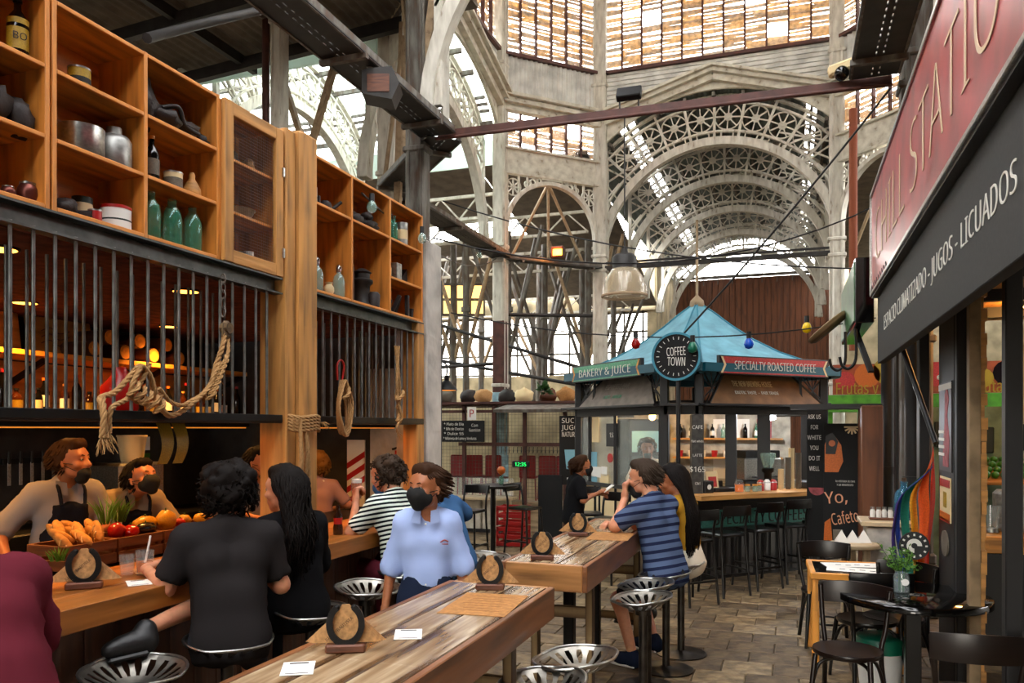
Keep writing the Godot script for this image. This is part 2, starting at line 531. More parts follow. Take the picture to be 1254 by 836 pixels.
	mat("juice_solid", Color(0.85, 0.42, 0.06), 0.5, 0.0, "fine", 4.0)
	mat("sign_wine", Color(0.68, 0.17, 0.2), 0.3, 0.0, "mottle", 0.6)
	mat("letter_cream", Color(0.78, 0.68, 0.55), 0.5)
	mat("letter_peach", Color(0.85, 0.6, 0.45), 0.6)
	mat("fascia_grey", Color(0.14, 0.145, 0.14), 0.75, 0.0, "fine", 2.0)
	mat("black_paint", Color(0.045, 0.04, 0.045), 0.6, 0.0, "mottle", 1.0)
	mat("jamb_cream", Color(0.62, 0.52, 0.38), 0.75, 0.0, "mottle", 1.0)
	mat("poster_dark", Color(0.12, 0.06, 0.06), 0.5)
	mat("lime", Color(0.22, 0.5, 0.06), 0.4, 0.0, "fine", 8.0)
	mat("panel_green", Color(0.5, 0.62, 0.52), 0.7, 0.0, "mottle", 0.8)
	mat("screen_green", Color(0.3, 0.5, 0.32), 0.35, 0.0, "mottle", 0.8)
	for q in [["purple", Color(0.2, 0.08, 0.4)], ["blue", Color(0.05, 0.2, 0.6)], ["green", Color(0.05, 0.45, 0.35)], ["yellow", Color(0.9, 0.62, 0.05)], ["orange", Color(0.9, 0.35, 0.03)], ["red", Color(0.85, 0.2, 0.04)]]:
		var fm := mat("flag_" + q[0], q[1], 0.8, 0.0, "fine", 4.0)
		fm.backlight_enabled = true
		fm.backlight = q[1] * 0.5
	mat("white_paint", Color(0.8, 0.78, 0.74), 0.55, 0.0, "mottle", 1.5)
	mat("cream_wood", Color(0.78, 0.7, 0.56), 0.5, 0.0, "wood", 1.0, false)
	mat("wood_brown", Color(0.46, 0.26, 0.13), 0.6, 0.0, "wood", 0.6, false)
	mat("hair_dark", Color(0.035, 0.025, 0.02), 0.5)
	mat("skin_print", Color(0.7, 0.4, 0.25), 0.7)
	mat("stall_green", Color(0.32, 0.62, 0.1), 0.6, 0.0, "mottle", 1.0)
	mat("banner_red", Color(0.65, 0.28, 0.1), 0.6, 0.0, "mottle", 1.0)
	glass("lamp_glass", Color(0.88, 0.8, 0.66), 0.32, 0.2)
	mat("bulb_blue", Color(0.05, 0.3, 0.75), 0.2)
	mat("bulb_yellow", Color(0.9, 0.75, 0.05), 0.2)
	glow("glow_strip", Color(1.0, 0.6, 0.2), 0.6)
	glow("glow_window", Color(1.0, 0.82, 0.5), 1.6)

# ---------------------------------------------------------------- the hall
const OC := Vector3(-1.44, 0, -12.14)   # middle of the crossing
const OA := 3.86                          # to a main face
const OW := 2.26                          # half of a main face
var arch_parts := []

func corr(g: G, w: float, h: float, pitch: float, amp: float, xf: Transform3D):
	# corrugated sheet in xy with upright waves
	var nu := int(w / pitch * 4.0) + 1
	var p := PackedVector3Array()
	for r in 2:
		for q in nu:
			var x := w * q / (nu - 1)
			p.push_back(xf * Vector3(x - w * 0.5, h * r, amp * sin(x / pitch * TAU)))
	g.sheet(p, nu, 2, Vector2(w, h))
func rosette_mesh(r: float) -> Mesh:
	var g := G.new()
	g.ring(Vector2.ZERO, r * 0.93, r, 0, 360, 0.05, Transform3D.IDENTITY, 20)
	g.ring(Vector2.ZERO, 0.0, r * 0.16, 0, 360, 0.07, Transform3D.IDENTITY, 8)
	for k in 8:
		var a := TAU * k / 8.0
		var d := Vector3(cos(a), sin(a), 0)
		g.bar(d * r * 0.12, d * r * 0.96, 0.022, 0.035, Vector3(0, 0, 1))
		var a2 := a + TAU / 16.0
		var d2 := Vector3(cos(a2), sin(a2), 0)
		g.bar(d * r * 0.14, d2 * r * 0.3, 0.02, 0.03, Vector3(0, 0, 1))
		g.bar(d2 * r * 0.3, Vector3(cos(a + TAU / 8.0), sin(a + TAU / 8.0), 0) * r * 0.14, 0.02, 0.03, Vector3(0, 0, 1))
	return g.mesh(M.iron_white)
func make_arch_meshes():
	var c := Vector2(0, 5.2)
	var g := G.new()
	g.ring(c, 2.24, 2.4, 2, 178, 0.16, Transform3D.IDENTITY, 40)
	arch_parts.append(g.mesh(M.iron_white))
	g = G.new()
	g.ring(c, 2.5, 2.54, 28, 152, 0.08, Transform3D.IDENTITY, 30)
	g.ring(c, 3.06, 3.1, 43, 137, 0.08, Transform3D.IDENTITY, 24)
	g.ring(c, 3.2, 3.25, 46, 134, 0.1, Transform3D.IDENTITY, 24)
	for k in 9:
		var a := deg_to_rad(46.0 + 11.0 * k)
		var d := Vector3(cos(a), sin(a), 0)
		g.bar(Vector3(0, 5.2, 0) + d * 2.4, Vector3(0, 5.2, 0) + d * 3.22, 0.05, 0.06, Vector3(0, 0, 1))
	for k in 18:
		var a := deg_to_rad(43.0 + 5.5 * k)
		var d := Vector3(cos(a), sin(a), 0)
		g.bar(Vector3(0, 5.2, 0) + d * 2.4, Vector3(0, 5.2, 0) + d * 2.52, 0.025, 0.05, Vector3(0, 0, 1))
	for sg in [-1.0, 1.0]:
		# lattice that fills the corner between ring and column
		g.bar(V(sg * 2.2, 5.3, 0), V(sg * 2.2, 8.0, 0), 0.08, 0.08, Vector3(0, 0, 1))
		for k in 5:
			var y := 5.9 + k * 0.34
			var xi := sqrt(maxf(0.0, 2.42 * 2.42 - (y - 5.2) * (y - 5.2)))
			g.bar(V(sg * minf(xi, 2.2), y, 0), V(sg * 2.2, y + 0.3, 0), 0.03, 0.04, Vector3(0, 0, 1))
			g.bar(V(sg * 2.2, y, 0), V(sg * minf(xi, 2.2) * 0.97, y + 0.3, 0), 0.03, 0.04, Vector3(0, 0, 1))
	arch_parts.append(g.mesh(M.iron_white))
	arch_parts.append(rosette_mesh(0.265))
func nave_arch(at: Vector3, turn: float, label: String) -> Node3D:
	var o: Node3D = thing("arched_rib", label, "arch", at, turn)
	inst(o, "arch_ring", arch_parts[0])
	inst(o, "tracery_frame", arch_parts[1])
	for k in 8:
		var a := deg_to_rad(51.5 + 11.0 * k)
		inst(o, "rosette", arch_parts[2], Transform3D(Basis(Vector3(0, 0, 1), a), Vector3(cos(a) * 2.8, 5.2 + sin(a) * 2.8, 0)))
	return o
func blind(w: float, h: float, xf: Transform3D, gap := 0.05) -> G:
	# a worn reed blind: thin slats with missing ones
	var g := G.new()
	var y := 0.0
	var hole := 0.0
	while y < h - 0.03:
		if rng.randf() < 0.015: hole = y + rng.randf_range(0.06, 0.35)
		var s := rng.randf_range(0.036, 0.058)
		if y > hole and rng.randf() > gap:
			var a := rng.randf_range(-0.03, 0.03)
			g.bar(xf * V(-w * 0.5, y + a, rng.randf_range(-0.008, 0.008)), xf * V(w * 0.5, y + a + rng.randf_range(-0.02, 0.02), 0), s, 0.006, xf.basis * Vector3(0, 0, 1))
		y += 0.042
	return g
func glazing(o: Node3D, w: float, y0: float, y1: float, count: int, z: float, blinds := true):
	# mullions, panes and reed blinds between x = -w/2 and w/2
	var pw := w / count
	var gm := G.new()
	gm.box(V(0, (y0 + y1) * 0.5, 0), V(0.035, y1 - y0, 0.07))
	var mull := gm.mesh(M.iron_brown)
	var gp := G.new()
	gp.box(V(0, (y0 + y1) * 0.5, 0), V(pw - 0.03, y1 - y0, 0.006))
	var pane := gp.mesh(M.pane)
	for k in count + 1:
		inst(o, "mullion", mull, T3(-w * 0.5 + pw * k, 0, z))
	for k in count:
		var x := -w * 0.5 + pw * (k + 0.5)
		inst(o, "pane", pane, T3(x, 0, z - 0.02))
		if blinds:
			stuff(part(o, "reed_blind", blind(pw - 0.004, y1 - y0, T3(x, y0, z - 0.06)), "reed"))
func main_face(side: String, turn: float):
	var b := Basis(Vector3.UP, deg_to_rad(turn))
	var o := setting("wall_" + side, OC + b * Vector3(0, 0, -OA), turn)
	var g := G.new()
	# siding boards above the low gable
	for k in 10:
		var y := 8.2 + k * 0.09
		var fx := clampf(1.0 - (y - 8.12) / 0.67, 0.0, 1.0) * OW
		if fx < 0.1:
			g.bev(V(0, y, -0.03), V(OW * 2, 0.076, 0.03), 0.006)
		else:
			for sg in [-1.0, 1.0]:
				g.bev(V(sg * (fx + OW) * 0.5, y, -0.03), V(OW - fx + 0.05, 0.076, 0.03), 0.006)
	var back := PackedVector2Array([Vector2(-OW, 8.1), Vector2(0, 8.75), Vector2(OW, 8.1), Vector2(OW, 9.05), Vector2(-OW, 9.05)])
	g.prism(back, 0.02, T3(0, 0, -0.045))
	part(o, "siding", g, "cladding")
	g = G.new()
	for sg in [-1.0, 1.0]:
		for q in [[0.0, 0.13, 0.16], [0.11, 0.09, 0.26], [0.17, 0.05, 0.34]]:
			g.bar(V(sg * OW, 8.0 + q[0], q[2] * 0.5 - 0.05), V(0, 8.66 + q[0], q[2] * 0.5 - 0.05), q[2], q[1])
	part(o, "cornice", g, "board_white")
	g = G.new()
	var poly := PackedVector2Array([Vector2(-2.2, 7.98), Vector2(0, 8.66), Vector2(2.2, 7.98)])
	for k in 17:
		var a := deg_to_rad(lerpf(46.5, 133.5, k / 16.0))
		poly.append(Vector2(cos(a) * 3.24, 5.2 + sin(a) * 3.24))
	g.prism(poly, 0.06)
	part(o, "gable_panel", g, "board_white")
	g = G.new()
	g.box(V(0, 9.06, 0.0), V(OW * 2, 0.06, 0.14))
	part(o, "sill_beam", g, "iron_brown")
	glazing(o, OW * 2 - 0.1, 9.09, 12.4, 11, -0.03)
	nave_arch(OC + b * Vector3(0, 0, -OA - 0.35), turn, "white cast-iron arch with rosettes heading the %s nave" % side)
func diag_face(side: String, turn: float):
	var b := Basis(Vector3.UP, deg_to_rad(turn))
	var w := (OA - OW) * sqrt(2.0)
	var o := setting("wall_" + side, OC + b * Vector3(0, 0, -(OA + OW) / sqrt(2.0)), turn)
	var g := G.new()
	corr(g, w, 0.78, 0.11, 0.024, T3(0, 8.28, -0.02))
	part(o, "corrugated_cladding", g, "cladding")
	g = G.new()
	for q in [[8.0, 0.13, 0.16], [8.1, 0.09, 0.26], [8.19, 0.06, 0.34], [8.26, 0.05, 0.2]]:
		g.box(V(0, q[0], q[2] * 0.5 - 0.05), V(w, q[1], q[2]))
	part(o, "cornice", g, "board_white")
	g = G.new()
	g.box(V(0, 9.06, 0.0), V(w, 0.06, 0.12))
	part(o, "sill_beam", g, "iron_brown")
	glazing(o, w - 0.2, 9.09, 12.4, 6, -0.03)
	glazing(o, w - 0.2, 7.24, 7.93, 6, -0.03)
	g = G.new()
	g.box(V(0, 6.98, 0), V(w, 0.5, 0.08))
	g.box(V(0, 7.22, 0.03), V(w, 0.04, 0.14))
	g.box(V(0, 6.74, 0.02), V(w, 0.04, 0.12))
	part(o, "frieze_board", g, "board_white")
	# round arch with pierced corners
	g = G.new()
	g.ring(Vector2(0, 5.62), 0.98, 1.06, 0, 180, 0.12, Transform3D.IDENTITY, 28)
	for sg in [-1.0, 1.0]:
		g.bar(V(sg * 1.08, 5.3, 0), V(sg * 1.08, 6.72, 0), 0.06, 0.08, Vector3(0, 0, 1))
		for k in 3:
			var a := deg_to_rad(90.0 - sg * (18.0 + k * 13.0))
			g.bar(V(cos(a) * 1.06, 5.62 + sin(a) * 1.06, 0), V(cos(a) * 1.06, 6.72, 0), 0.03, 0.05, Vector3(0, 0, 1))
			g.ring(Vector2(sg * (0.3 + k * 0.12), 6.68 - k * 0.05), 0.05, 0.075, 0, 360, 0.05, Transform3D.IDENTITY, 10)
		for k in 3:
			g.ring(Vector2(sg * 1.03, 5.9 + k * 0.13), 0.03 + k * 0.012, 0.055 + k * 0.012, 0, 360, 0.05, Transform3D.IDENTITY, 10)
	part(o, "spandrel_arch", g, "iron_white")
	for sg in [-1.0, 1.0]:
		inst(o, "rosette", arch_parts[3], T3(sg * 0.86, 6.48, 0))
	g = G.new()
	for x in [-0.85, 0.0, 0.85]:
		g.tube([V(0, 6.7, -0.15), V(x, 5.1, -0.15)], 0.03, 6)
	part(o, "hanger_rods", g, "iron_tan")

func iron_column(at: Vector3, turn: float, label: String, h: float, w: float, m := "iron_white", style := 0) -> Node3D:
	var o: Node3D = thing("iron_column", label, "column", at, turn)
	var g := G.new()
	g.bev(V(0, h * 0.5, 0), V(w, h, w * 0.8), 0.02)
	for sg in [-1.0, 1.0]:
		g.bev(V(sg * w * 0.3, h * 0.5 + 0.6, w * 0.42), V(w * 0.16, h - 1.3, 0.03), 0.008)
		g.bev(V(sg * w * 0.3, h * 0.5 + 0.6, -w * 0.42), V(w * 0.16, h - 1.3, 0.03), 0.008)
	part(o, "shaft", g, m)
	g = G.new()
	g.bev(V(0, 0.25, 0), V(w * 1.35, 0.5, w * 1.15), 0.02)
	g.bev(V(0, 0.55, 0), V(w * 1.2, 0.1, w * 1.0), 0.02)
	part(o, "base", g, "iron_white" if style == 1 else m)
	g = G.new()
	for y in [2.6, 5.0, 5.3, 8.8 if h > 9.0 else h - 0.25]:
		g.bev(V(0, y, 0), V(w * 1.2, 0.07, w * 1.0), 0.015)
	part(o, "collar", g, m)
	if style == 1:
		g = G.new()
		g.bev(V(0, 1.6, 0), V(w * 1.08, 1.75, w * 0.9), 0.02)
		part(o, "painted_wrap", g, "paint_blue")
		g = G.new()
		g.bev(V(0, 3.15, 0), V(w * 1.05, 1.4, w * 0.86), 0.02)
		part(o, "painted_band", g, "iron_brown")
	return o
func tray(a: Vector3, b: Vector3, w: float, label: String):
	# flat perforated cable tray with upturned edges
	var o: Node3D = thing("cable_tray", label, "cable tray", a)
	var d := b - a
	var l := d.length()
	var dir := d / l
	var side := dir.cross(Vector3.UP).normalized()
	var g := G.new()
	for s in [-0.5, -0.27, 0.27, 0.5]:
		g.bar(side * (w * s), d + side * (w * s), 0.05 if absf(s) > 0.4 else w * 0.36, 0.012)
	g.bar(Vector3.ZERO, d, w * 0.12, 0.012)
	var q := 0.0
	while q < l:
		g.bar(dir * q - side * w * 0.5, dir * q + side * w * 0.5, 0.05, 0.01)
		q += 0.11
	part(o, "perforated_plate", g, "iron_dark")
	g = G.new()
	for s in [-0.52, 0.52]:
		g.bar(side * (w * s) + V(0, 0.03, 0), d + side * (w * s) + V(0, 0.03, 0), 0.02, 0.09)
	part(o, "edge_angle", g, "iron_grey")
	q = 0.4
	while q < l:
		g = G.new()
		g.bar(dir * q - side * w * 0.6 + V(0, -0.03, 0), dir * q + side * w * 0.6 + V(0, -0.03, 0), 0.05, 0.05)
		part(o, "cross_bracket", g, "iron_grey")
		q += 1.6
	return o

func hall():
	make_arch_meshes()
	arch_parts.append(rosette_mesh(0.17))
	for f in [["north", 0.0], ["west", 90.0], ["south", 180.0], ["east", -90.0]]: main_face(f[0], f[1])
	for f in [["northwest", 45.0], ["southwest", 135.0], ["southeast", -135.0], ["northeast", -45.0]]: diag_face(f[0], f[1])
	var g := G.new()
	# lantern roof above the windows
	var n := 8
	var top := OC + V(0, 15.2, 0)
	var ring := [V(-OW, 0, -OA), V(OW, 0, -OA), V(OA, 0, -OW), V(OA, 0, OW), V(OW, 0, OA), V(-OW, 0, OA), V(-OA, 0, OW), V(-OA, 0, -OW)]
	for k in n:
		var p: Vector3 = OC + ring[k] * 1.06 + V(0, 12.4, 0)
		var q: Vector3 = OC + ring[(k + 1) % n] * 1.06 + V(0, 12.4, 0)
		for e in [0.0, 0.06]:
			g.tri(p + V(0, e, 0), q + V(0, e, 0), top + V(0, e, 0), V(0, -1 if e == 0.0 else 1, 0))
	struct("ceiling_lantern", g, "roof_dark")
	# columns at the corners of the crossing
	var names := [["north", "west"], ["north", "east"], ["east", "north"], ["east", "south"], ["south", "east"], ["south", "west"], ["west", "south"], ["west", "north"]]
	for k in n:
		var p: Vector3 = OC + ring[k]
		var d := rad_to_deg(atan2(-ring[k].x, -ring[k].z))
		var lab := "white iron column at the %s end of the %s arch" % [names[k][1] + "ern", names[k][0] + "ern"]
		if k == 7: lab = "iron column with maroon band and pale blue base beside the food stall"
		if k == 5: p = V(-4.1, 0, -8.35)
		if k == 4: p = V(1.12, 0, -8.35)
		iron_column(p, 0.0 if k < 6 else 90.0, lab, 9.05 if k in [4, 5] else 12.4, 0.27 if k != 5 else 0.24, "iron_white" if k < 4 or k > 5 else "iron_grey", 1 if k == 7 else 0)
	# vault ribs down the north nave and along the west nave
	for k in 4:
		nave_arch(V(OC.x, 0, -18.9 - 2.6 * k), 0, "rosette arch %s of the northern vault" % ["second rib", "third rib", "fourth rib", "last rib"][k])
	for k in 3:
		nave_arch(V(-8.3 - 2.6 * k, 0, OC.z), 90, "rosette arch %s of the western nave" % ["second rib", "third rib", "last rib"][k])
	vault(V(OC.x, 0, -16.1), 0.0, 13.0, "north", 2.6)
	vault(V(-5.4, 0, OC.z), 90.0, 14.0, "west", 2.6)
	vault(V(OC.x, 0, -8.2), 180.0, 18.0, "south", 2.6)
	vault(V(2.5, 0, OC.z), -90.0, 12.0, "east", 2.6)
	quadrants()
	# ring of trays along the crossing
	tray(V(-3.78, 5.1, -8.2), V(-3.78, 5.1, 3.0), 0.4, "long perforated cable tray running over the bar shelves")
	tray(V(-3.75, 5.08, -8.3), V(-5.2, 5.08, -9.8), 0.4, "short perforated tray slanting behind the bar from the tie beam")
	tray(V(-5.25, 5.06, -9.9), V(-5.25, 5.06, -14.3), 0.35, "perforated tray along the western arch with hanging bulbs")
	tray(V(-5.25, 5.04, -14.35), V(-3.7, 5.04, -15.9), 0.22, "tray spanning the small arch under the fan of rods")
	tray(V(0.75, 5.1, -8.2), V(0.75, 5.1, 3.0), 0.4, "long perforated cable tray running above the shop sign")
	g = G.new()
	g.bar(V(-3.7, 5.05, -15.95), V(0.82, 5.05, -15.95), 0.1, 0.08)
	g.bar(V(-3.7, 5.15, -15.95), V(0.82, 5.15, -15.95), 0.04, 0.04)
	solo("tie_beam", "thin dark tie beam across the northern arch", "beam", g, "iron_dark")
	g = G.new()
	g.bar(V(-3.8, 5.12, -8.28), V(0.9, 5.06, -8.28), 0.07, 0.08)
	g.tube([V(-3.8, 5.05, -8.2), V(0.9, 5.0, -8.2)], 0.02, 6)
	solo("tie_beam", "rust-red tie beam spanning the hall in front of the lantern windows", "beam", g, "iron_brown")

func vault(at: Vector3, turn: float, l: float, side: String, _bay: float):
	# barrel roof in local z from 0 to -l; milky strips of skylight low on both sides
	var o := setting("ceiling_" + side, at, turn)
	var R := 3.3
	var c := Vector2(0, 5.15)
	var sheetg := G.new()
	var sky := G.new()
	var bars := G.new()
	var bands := [[43.0, 54.0, 0], [54.0, 59.0, 1], [59.0, 118.0, 0], [118.0, 125.0, 1], [125.0, 137.0, 0]]
	if side == "south" or side == "east": bands = [[43.0, 47.0, 0], [47.0, 76.0, 1], [76.0, 104.0, 0], [104.0, 133.0, 1], [133.0, 137.0, 0]]
	for bd in bands:
		if bd[2] == 0:
			var p := PackedVector3Array()
			var nu := int((bd[1] - bd[0]) / 0.45) + 2
			for r in 2:
				for q in nu:
					var a := deg_to_rad(lerpf(bd[0], bd[1], float(q) / (nu - 1)))
					var rr: float = R + 0.012 * sin(q * PI / 2.0)
					p.push_back(V(cos(a) * rr, c.y + sin(a) * rr, -l * r))
			sheetg.sheet(p, nu, 2, Vector2(1, l))
			if side != "west": sheetg.ring(c, R + 0.03, R + 0.05, bd[0], bd[1], l, T3(0, 0, -l * 0.5), 8)
		else:
			sky.ring(c, R + 0.01, R + 0.016, bd[0], bd[1], l, T3(0, 0, -l * 0.5), 4)
			for e in [bd[0], bd[1], (bd[0] + bd[1]) * 0.5]:
				var a := deg_to_rad(e)
				bars.bar(V(cos(a) * R, c.y + sin(a) * R, 0), V(cos(a) * R, c.y + sin(a) * R, -l), 0.05, 0.05)
			var z := 0.6
			while z < l:
				bars.ring(c, R - 0.03, R + 0.01, bd[0], bd[1], 0.04, T3(0, 0, -z), 4)
				z += 0.65
	# side walls of the nave roof, above the lean-to roofs
	for sg in [-1.0, 1.0]:
		sheetg.box(V(sg * 2.42, 7.2, -l * 0.5), V(0.04, 0.5, l))
	for a in [70.0, 80.0, 90.0, 100.0, 110.0, 50.0, 130.0]:
		var r := deg_to_rad(a)
		bars.bar(V(cos(r) * (R - 0.06), c.y + sin(r) * (R - 0.06), 0), V(cos(r) * (R - 0.06), c.y + sin(r) * (R - 0.06), -l), 0.06, 0.08)
	part(o, "roof_sheet", sheetg, "roof_milky" if side == "west" else "roof_sheet")
	part(o, "skylight", sky, "pane")
	part(o, "purlin", bars, "iron_grey")
	if side == "west":
		return
	# glazed fan closing the far end
	var g := G.new()
	var gb := G.new()
	var poly := PackedVector2Array()
	for k in 21:
		var a := deg_to_rad(lerpf(38.0, 142.0, k / 20.0))
		poly.append(c + Vector2(cos(a), sin(a)) * (R - 0.05))
	g.prism(poly, 0.01, T3(0, 0, -l + 0.02))
	part(o, "end_glass", g, "pane")
	for k in 11:
		var x := -2.5 + 0.5 * k
		gb.box(V(x, 7.6, -l + 0.03), V(0.03, 1.4, 0.05))
	gb.box(V(0, 7.16, -l + 0.03), V(5.2, 0.1, 0.1))
	part(o, "end_bars", gb, "iron_grey")

func quadrants():
	# lean-to roofs between the naves, outer walls
	var g := G.new()
	var roof := setting("ceiling_aisles")
	# south-west: over and behind the bar; corrugated where it can be seen
	var p := PackedVector3Array()
	var nu := 300
	for r in 2:
		for q in nu:
			var x := lerpf(-4.1, -14.0, float(q) / (nu - 1))
			p.push_back(V(x, 7.35 - 0.6 * ((-x - 4.1) / 9.9) + 0.02 * sin(q * PI / 2.0) - r * 0.0, -9.7 + r * 9.7))
	g.sheet(p, nu, 2, Vector2(10, 10))
	part(roof, "corrugated_sheet", g, "roof_dark")
	g = G.new()
	g.box(V(-12.1, 7.5, 7.6), V(16.2, 0.06, 8.8))
	g.box(V(-12.1, 7.5, -5.0), V(16.2, 0.06, 10.0))
	g.box(V(11.0, 7.5, 1.0), V(20.0, 0.06, 22.0))
	# north-west lean-to with slope to the back, its skylight gap left open
	var bx := Basis(Vector3.RIGHT, deg_to_rad(-11.0))
	g.box(V(-5.1, 6.5, -20.2), V(2.4, 0.06, 9.2), bx)
	g.box(V(-13.6, 6.5, -22.4), V(14.6, 0.06, 4.6), Basis(Vector3.RIGHT, deg_to_rad(-11.0)))
	g.box(V(-15.0, 7.2, -16.2), V(17.4, 0.06, 3.4), bx)
	g.box(V(11.0, 7.0, -22.0), V(20.4, 0.06, 12.0))
	part(roof, "roof_deck", g, "roof_dark")
	g = G.new()
	g.box(V(-12.1, 7.5, 1.6), V(16.2, 0.01, 3.2))
	part(roof, "skylight", g, "pane")
	g = G.new()
	for k in 7:
		var x := -4.6 - k * 1.4
		g.bar(V(x, 7.22 - 0.6 * ((-x - 4.1) / 9.9), -9.7), V(x, 7.22 - 0.6 * ((-x - 4.1) / 9.9), 1.0), 0.08, 0.14)
	for k in 8:
		g.bar(V(-4.1, 7.16, -9.4 + k * 1.3), V(-14.0, 6.56, -9.4 + k * 1.3), 0.1, 0.16)
	part(roof, "rafter", g, "iron_dark")
	# outer walls
	g = G.new()
	g.box(V(-22.0, 3.8, -8.0), V(0.3, 7.6, 44.0))
	struct("wall_outer_west", g, "wall_plaster")
	g = G.new()
	g.box(V(21.0, 3.8, -8.0), V(0.3, 7.6, 44.0))
	struct("wall_outer_east", g, "wall_plaster")
	g = G.new()
	# with the street entrance left open
	g.box(V(-13.5, 3.8, 12.0), V(17.0, 7.6, 0.3))
	g.box(V(12.0, 3.8, 12.0), V(20.0, 7.6, 0.3))
	g.box(V(-1.5, 5.4, 12.0), V(7.0, 4.4, 0.3))
	g.box(V(-3.6, 1.6, 12.0), V(2.8, 3.2, 0.3))
	struct("wall_outer_south", g, "wall_plaster")
	# north walls with a band of windows
	var nw := setting("wall_outer_north")
	g = G.new()
	g.box(V(-13.0, 1.75, -25.0), V(18.0, 3.5, 0.3))
	g.box(V(-13.0, 6.4, -25.0), V(18.0, 1.8, 0.3))
	g.box(V(-4.1, 3.6, -27.0), V(0.3, 7.2, 4.2))
	part(nw, "masonry", g, "wall_cream")
	g = G.new()
	for k in 28: g.bev(V(-4.14 + k * 0.2, 3.55, -29.15), V(0.19, 7.1, 0.08), 0.01)
	g.box(V(-1.44, 3.55, -29.25), V(5.8, 7.1, 0.1))
	part(nw, "dark_boards", g, "wood_brown")
	g = G.new()
	g.box(V(11.3, 3.8, -29.0), V(20.0, 7.6, 0.3))
	part(nw, "masonry", g, "wall_cream")
	g = G.new()
	for k in 30:
		g.box(V(-21.8 + k * 0.6, 4.5, -25.0), V(0.05 if k % 3 else 0.14, 2.0, 0.08))
	for y in [3.55, 4.2, 4.85, 5.45]:
		g.box(V(-13.0, y, -25.0), V(18.0, 0.06, 0.08))
	part(nw, "window_bars", g, "iron_grey")
	g = G.new()
	g.box(V(-13.0, 4.5, -25.0), V(18.0, 2.0, 0.01))
	part(nw, "glass_band", g, "pane")

func floor_build():
	var fl := setting("floor")
	var g := G.new()
	g.box(V(0, -0.1, -8.0), V(44, 0.16, 44))
	part(fl, "bed", g, "grout")
	# stone pavers: single ones in the open aisle, the rest as one part
	var pm := []
	for k in 3:
		var q := G.new()
		q.bev(V(0, -0.015, 0), V(0.352, 0.03, 0.292), 0.006)
		pm.append(q.mesh(M[["paver_a", "paver_b", "paver_c"][k]]))
	var rest := [G.new(), G.new(), G.new()]
	var row := 0
	var z := -16.0
	while z < 0.0:
		var x := -6.6 + (0.18 if row % 2 else 0.0)
		while x < 3.0:
			var k := rng.randi() % 3
			var near := x > -1.75 and x < 1.25 and z < -3.6 and z > -11.0
			var p := V(x, rng.randf_range(-0.004, 0.002), z)
			if near and (z < -4.4 or x > -1.0):
				inst(fl, "paver", pm[k], Transform3D(Basis(Vector3.UP, rng.randf_range(-0.01, 0.01)), p))
			else:
				rest[k].box(p + V(0, -0.012, 0), V(0.352, 0.024, 0.292))
			x += 0.36
		z += 0.30
		row += 1
	for k in 3:
		stuff(part(fl, "far_pavers", rest[k], ["paver_a", "paver_b", "paver_c"][k]))

# ---------------------------------------------------------------- the bar on the left
func smooth(pts: Array, n := 6) -> Array:
	var out := []
	for k in pts.size() - 1:
		var a: Vector3 = pts[maxi(k - 1, 0)]
		var b: Vector3 = pts[k]
		var c: Vector3 = pts[k + 1]
		var d: Vector3 = pts[mini(k + 2, pts.size() - 1)]
		for q in n: out.append(b.cubic_interpolate(c, a, d, float(q) / n))
	out.append(pts[-1])
	return out
func rope(g: G, pts: Array, r: float, twist := 60.0):
	var s := smooth(pts, 8)
	for st in 3:
		var p := []
		var run := 0.0
		for k in s.size():
			if k > 0: run += (s[k] - s[k - 1]).length()
			var d: Vector3 = (s[mini(k + 1, s.size() - 1)] - s[maxi(k - 1, 0)]).normalized()
			var x := d.cross(Vector3(0.3, 0.2, 0.9)).normalized()
			var y := d.cross(x)
			var a := run * twist + TAU * st / 3.0
			p.append(s[k] + (x * cos(a) + y * sin(a)) * r * 0.5)
		g.tube(p, r * 0.62, 5)
func fray(g: G, at: Vector3, dir: Vector3, l: float, n: int, r := 0.003):
	for k in n:
		var e := dir + Vector3(rng.randf_range(-0.6, 0.6), rng.randf_range(-0.5, 0.3), rng.randf_range(-0.6, 0.6))
		g.tube([at, at + e * l * 0.5, at + e * l + V(0, -l * 0.3, 0)], [r, r, r * 0.4], 4, false)
func blob(g: G, p: Vector3, r: Vector3, sd: int, amp := 0.25, seg := 14):
	var f := FastNoiseLite.new()
	f.seed = sd
	f.frequency = 0.9
	var rows := seg / 2 + 1
	var pts := PackedVector3Array()
	for y in rows + 1:
		for x in seg + 1:
			var a := TAU * (x % seg) / seg
			var b := -PI / 2 + PI * y / rows
			var d := V(cos(b) * cos(a), sin(b), -cos(b) * sin(a))
			pts.push_back(p + d * r * (1.0 + amp * f.get_noise_3dv(d * 1.6)))
	g.sheet(pts, seg + 1, rows + 1)
func lath(prof: Array, seg := 20) -> G:
	var g := G.new()
	var p := []
	for q in prof: p.append(Vector2(q[0], q[1]))
	g.lathe(p, seg)
	return g
func vessel(called: String, label: String, cat: String, at: Vector3, parts: Array, group := "", turn := 0.0) -> Node3D:
	# parts: [name, profile, material]
	var o: Node3D = thing(called, label, cat, at, turn, group)
	for p in parts:
		part(o, p[0], lath(p[1]), p[2])
	return o
func bottle_prof(r: float, h: float, neck := 0.3) -> Array:
	return [[0.0, 0.0], [r * 0.9, 0.0], [r, r * 0.12], [r, h * (0.92 - neck) - r * 0.3], [r * 0.86, h * (0.98 - neck)], [r * 0.36, h * (1.1 - neck)], [r * 0.32, h * 0.94], [r * 0.4, h * 0.945], [r * 0.4, h], [0.0, h]]
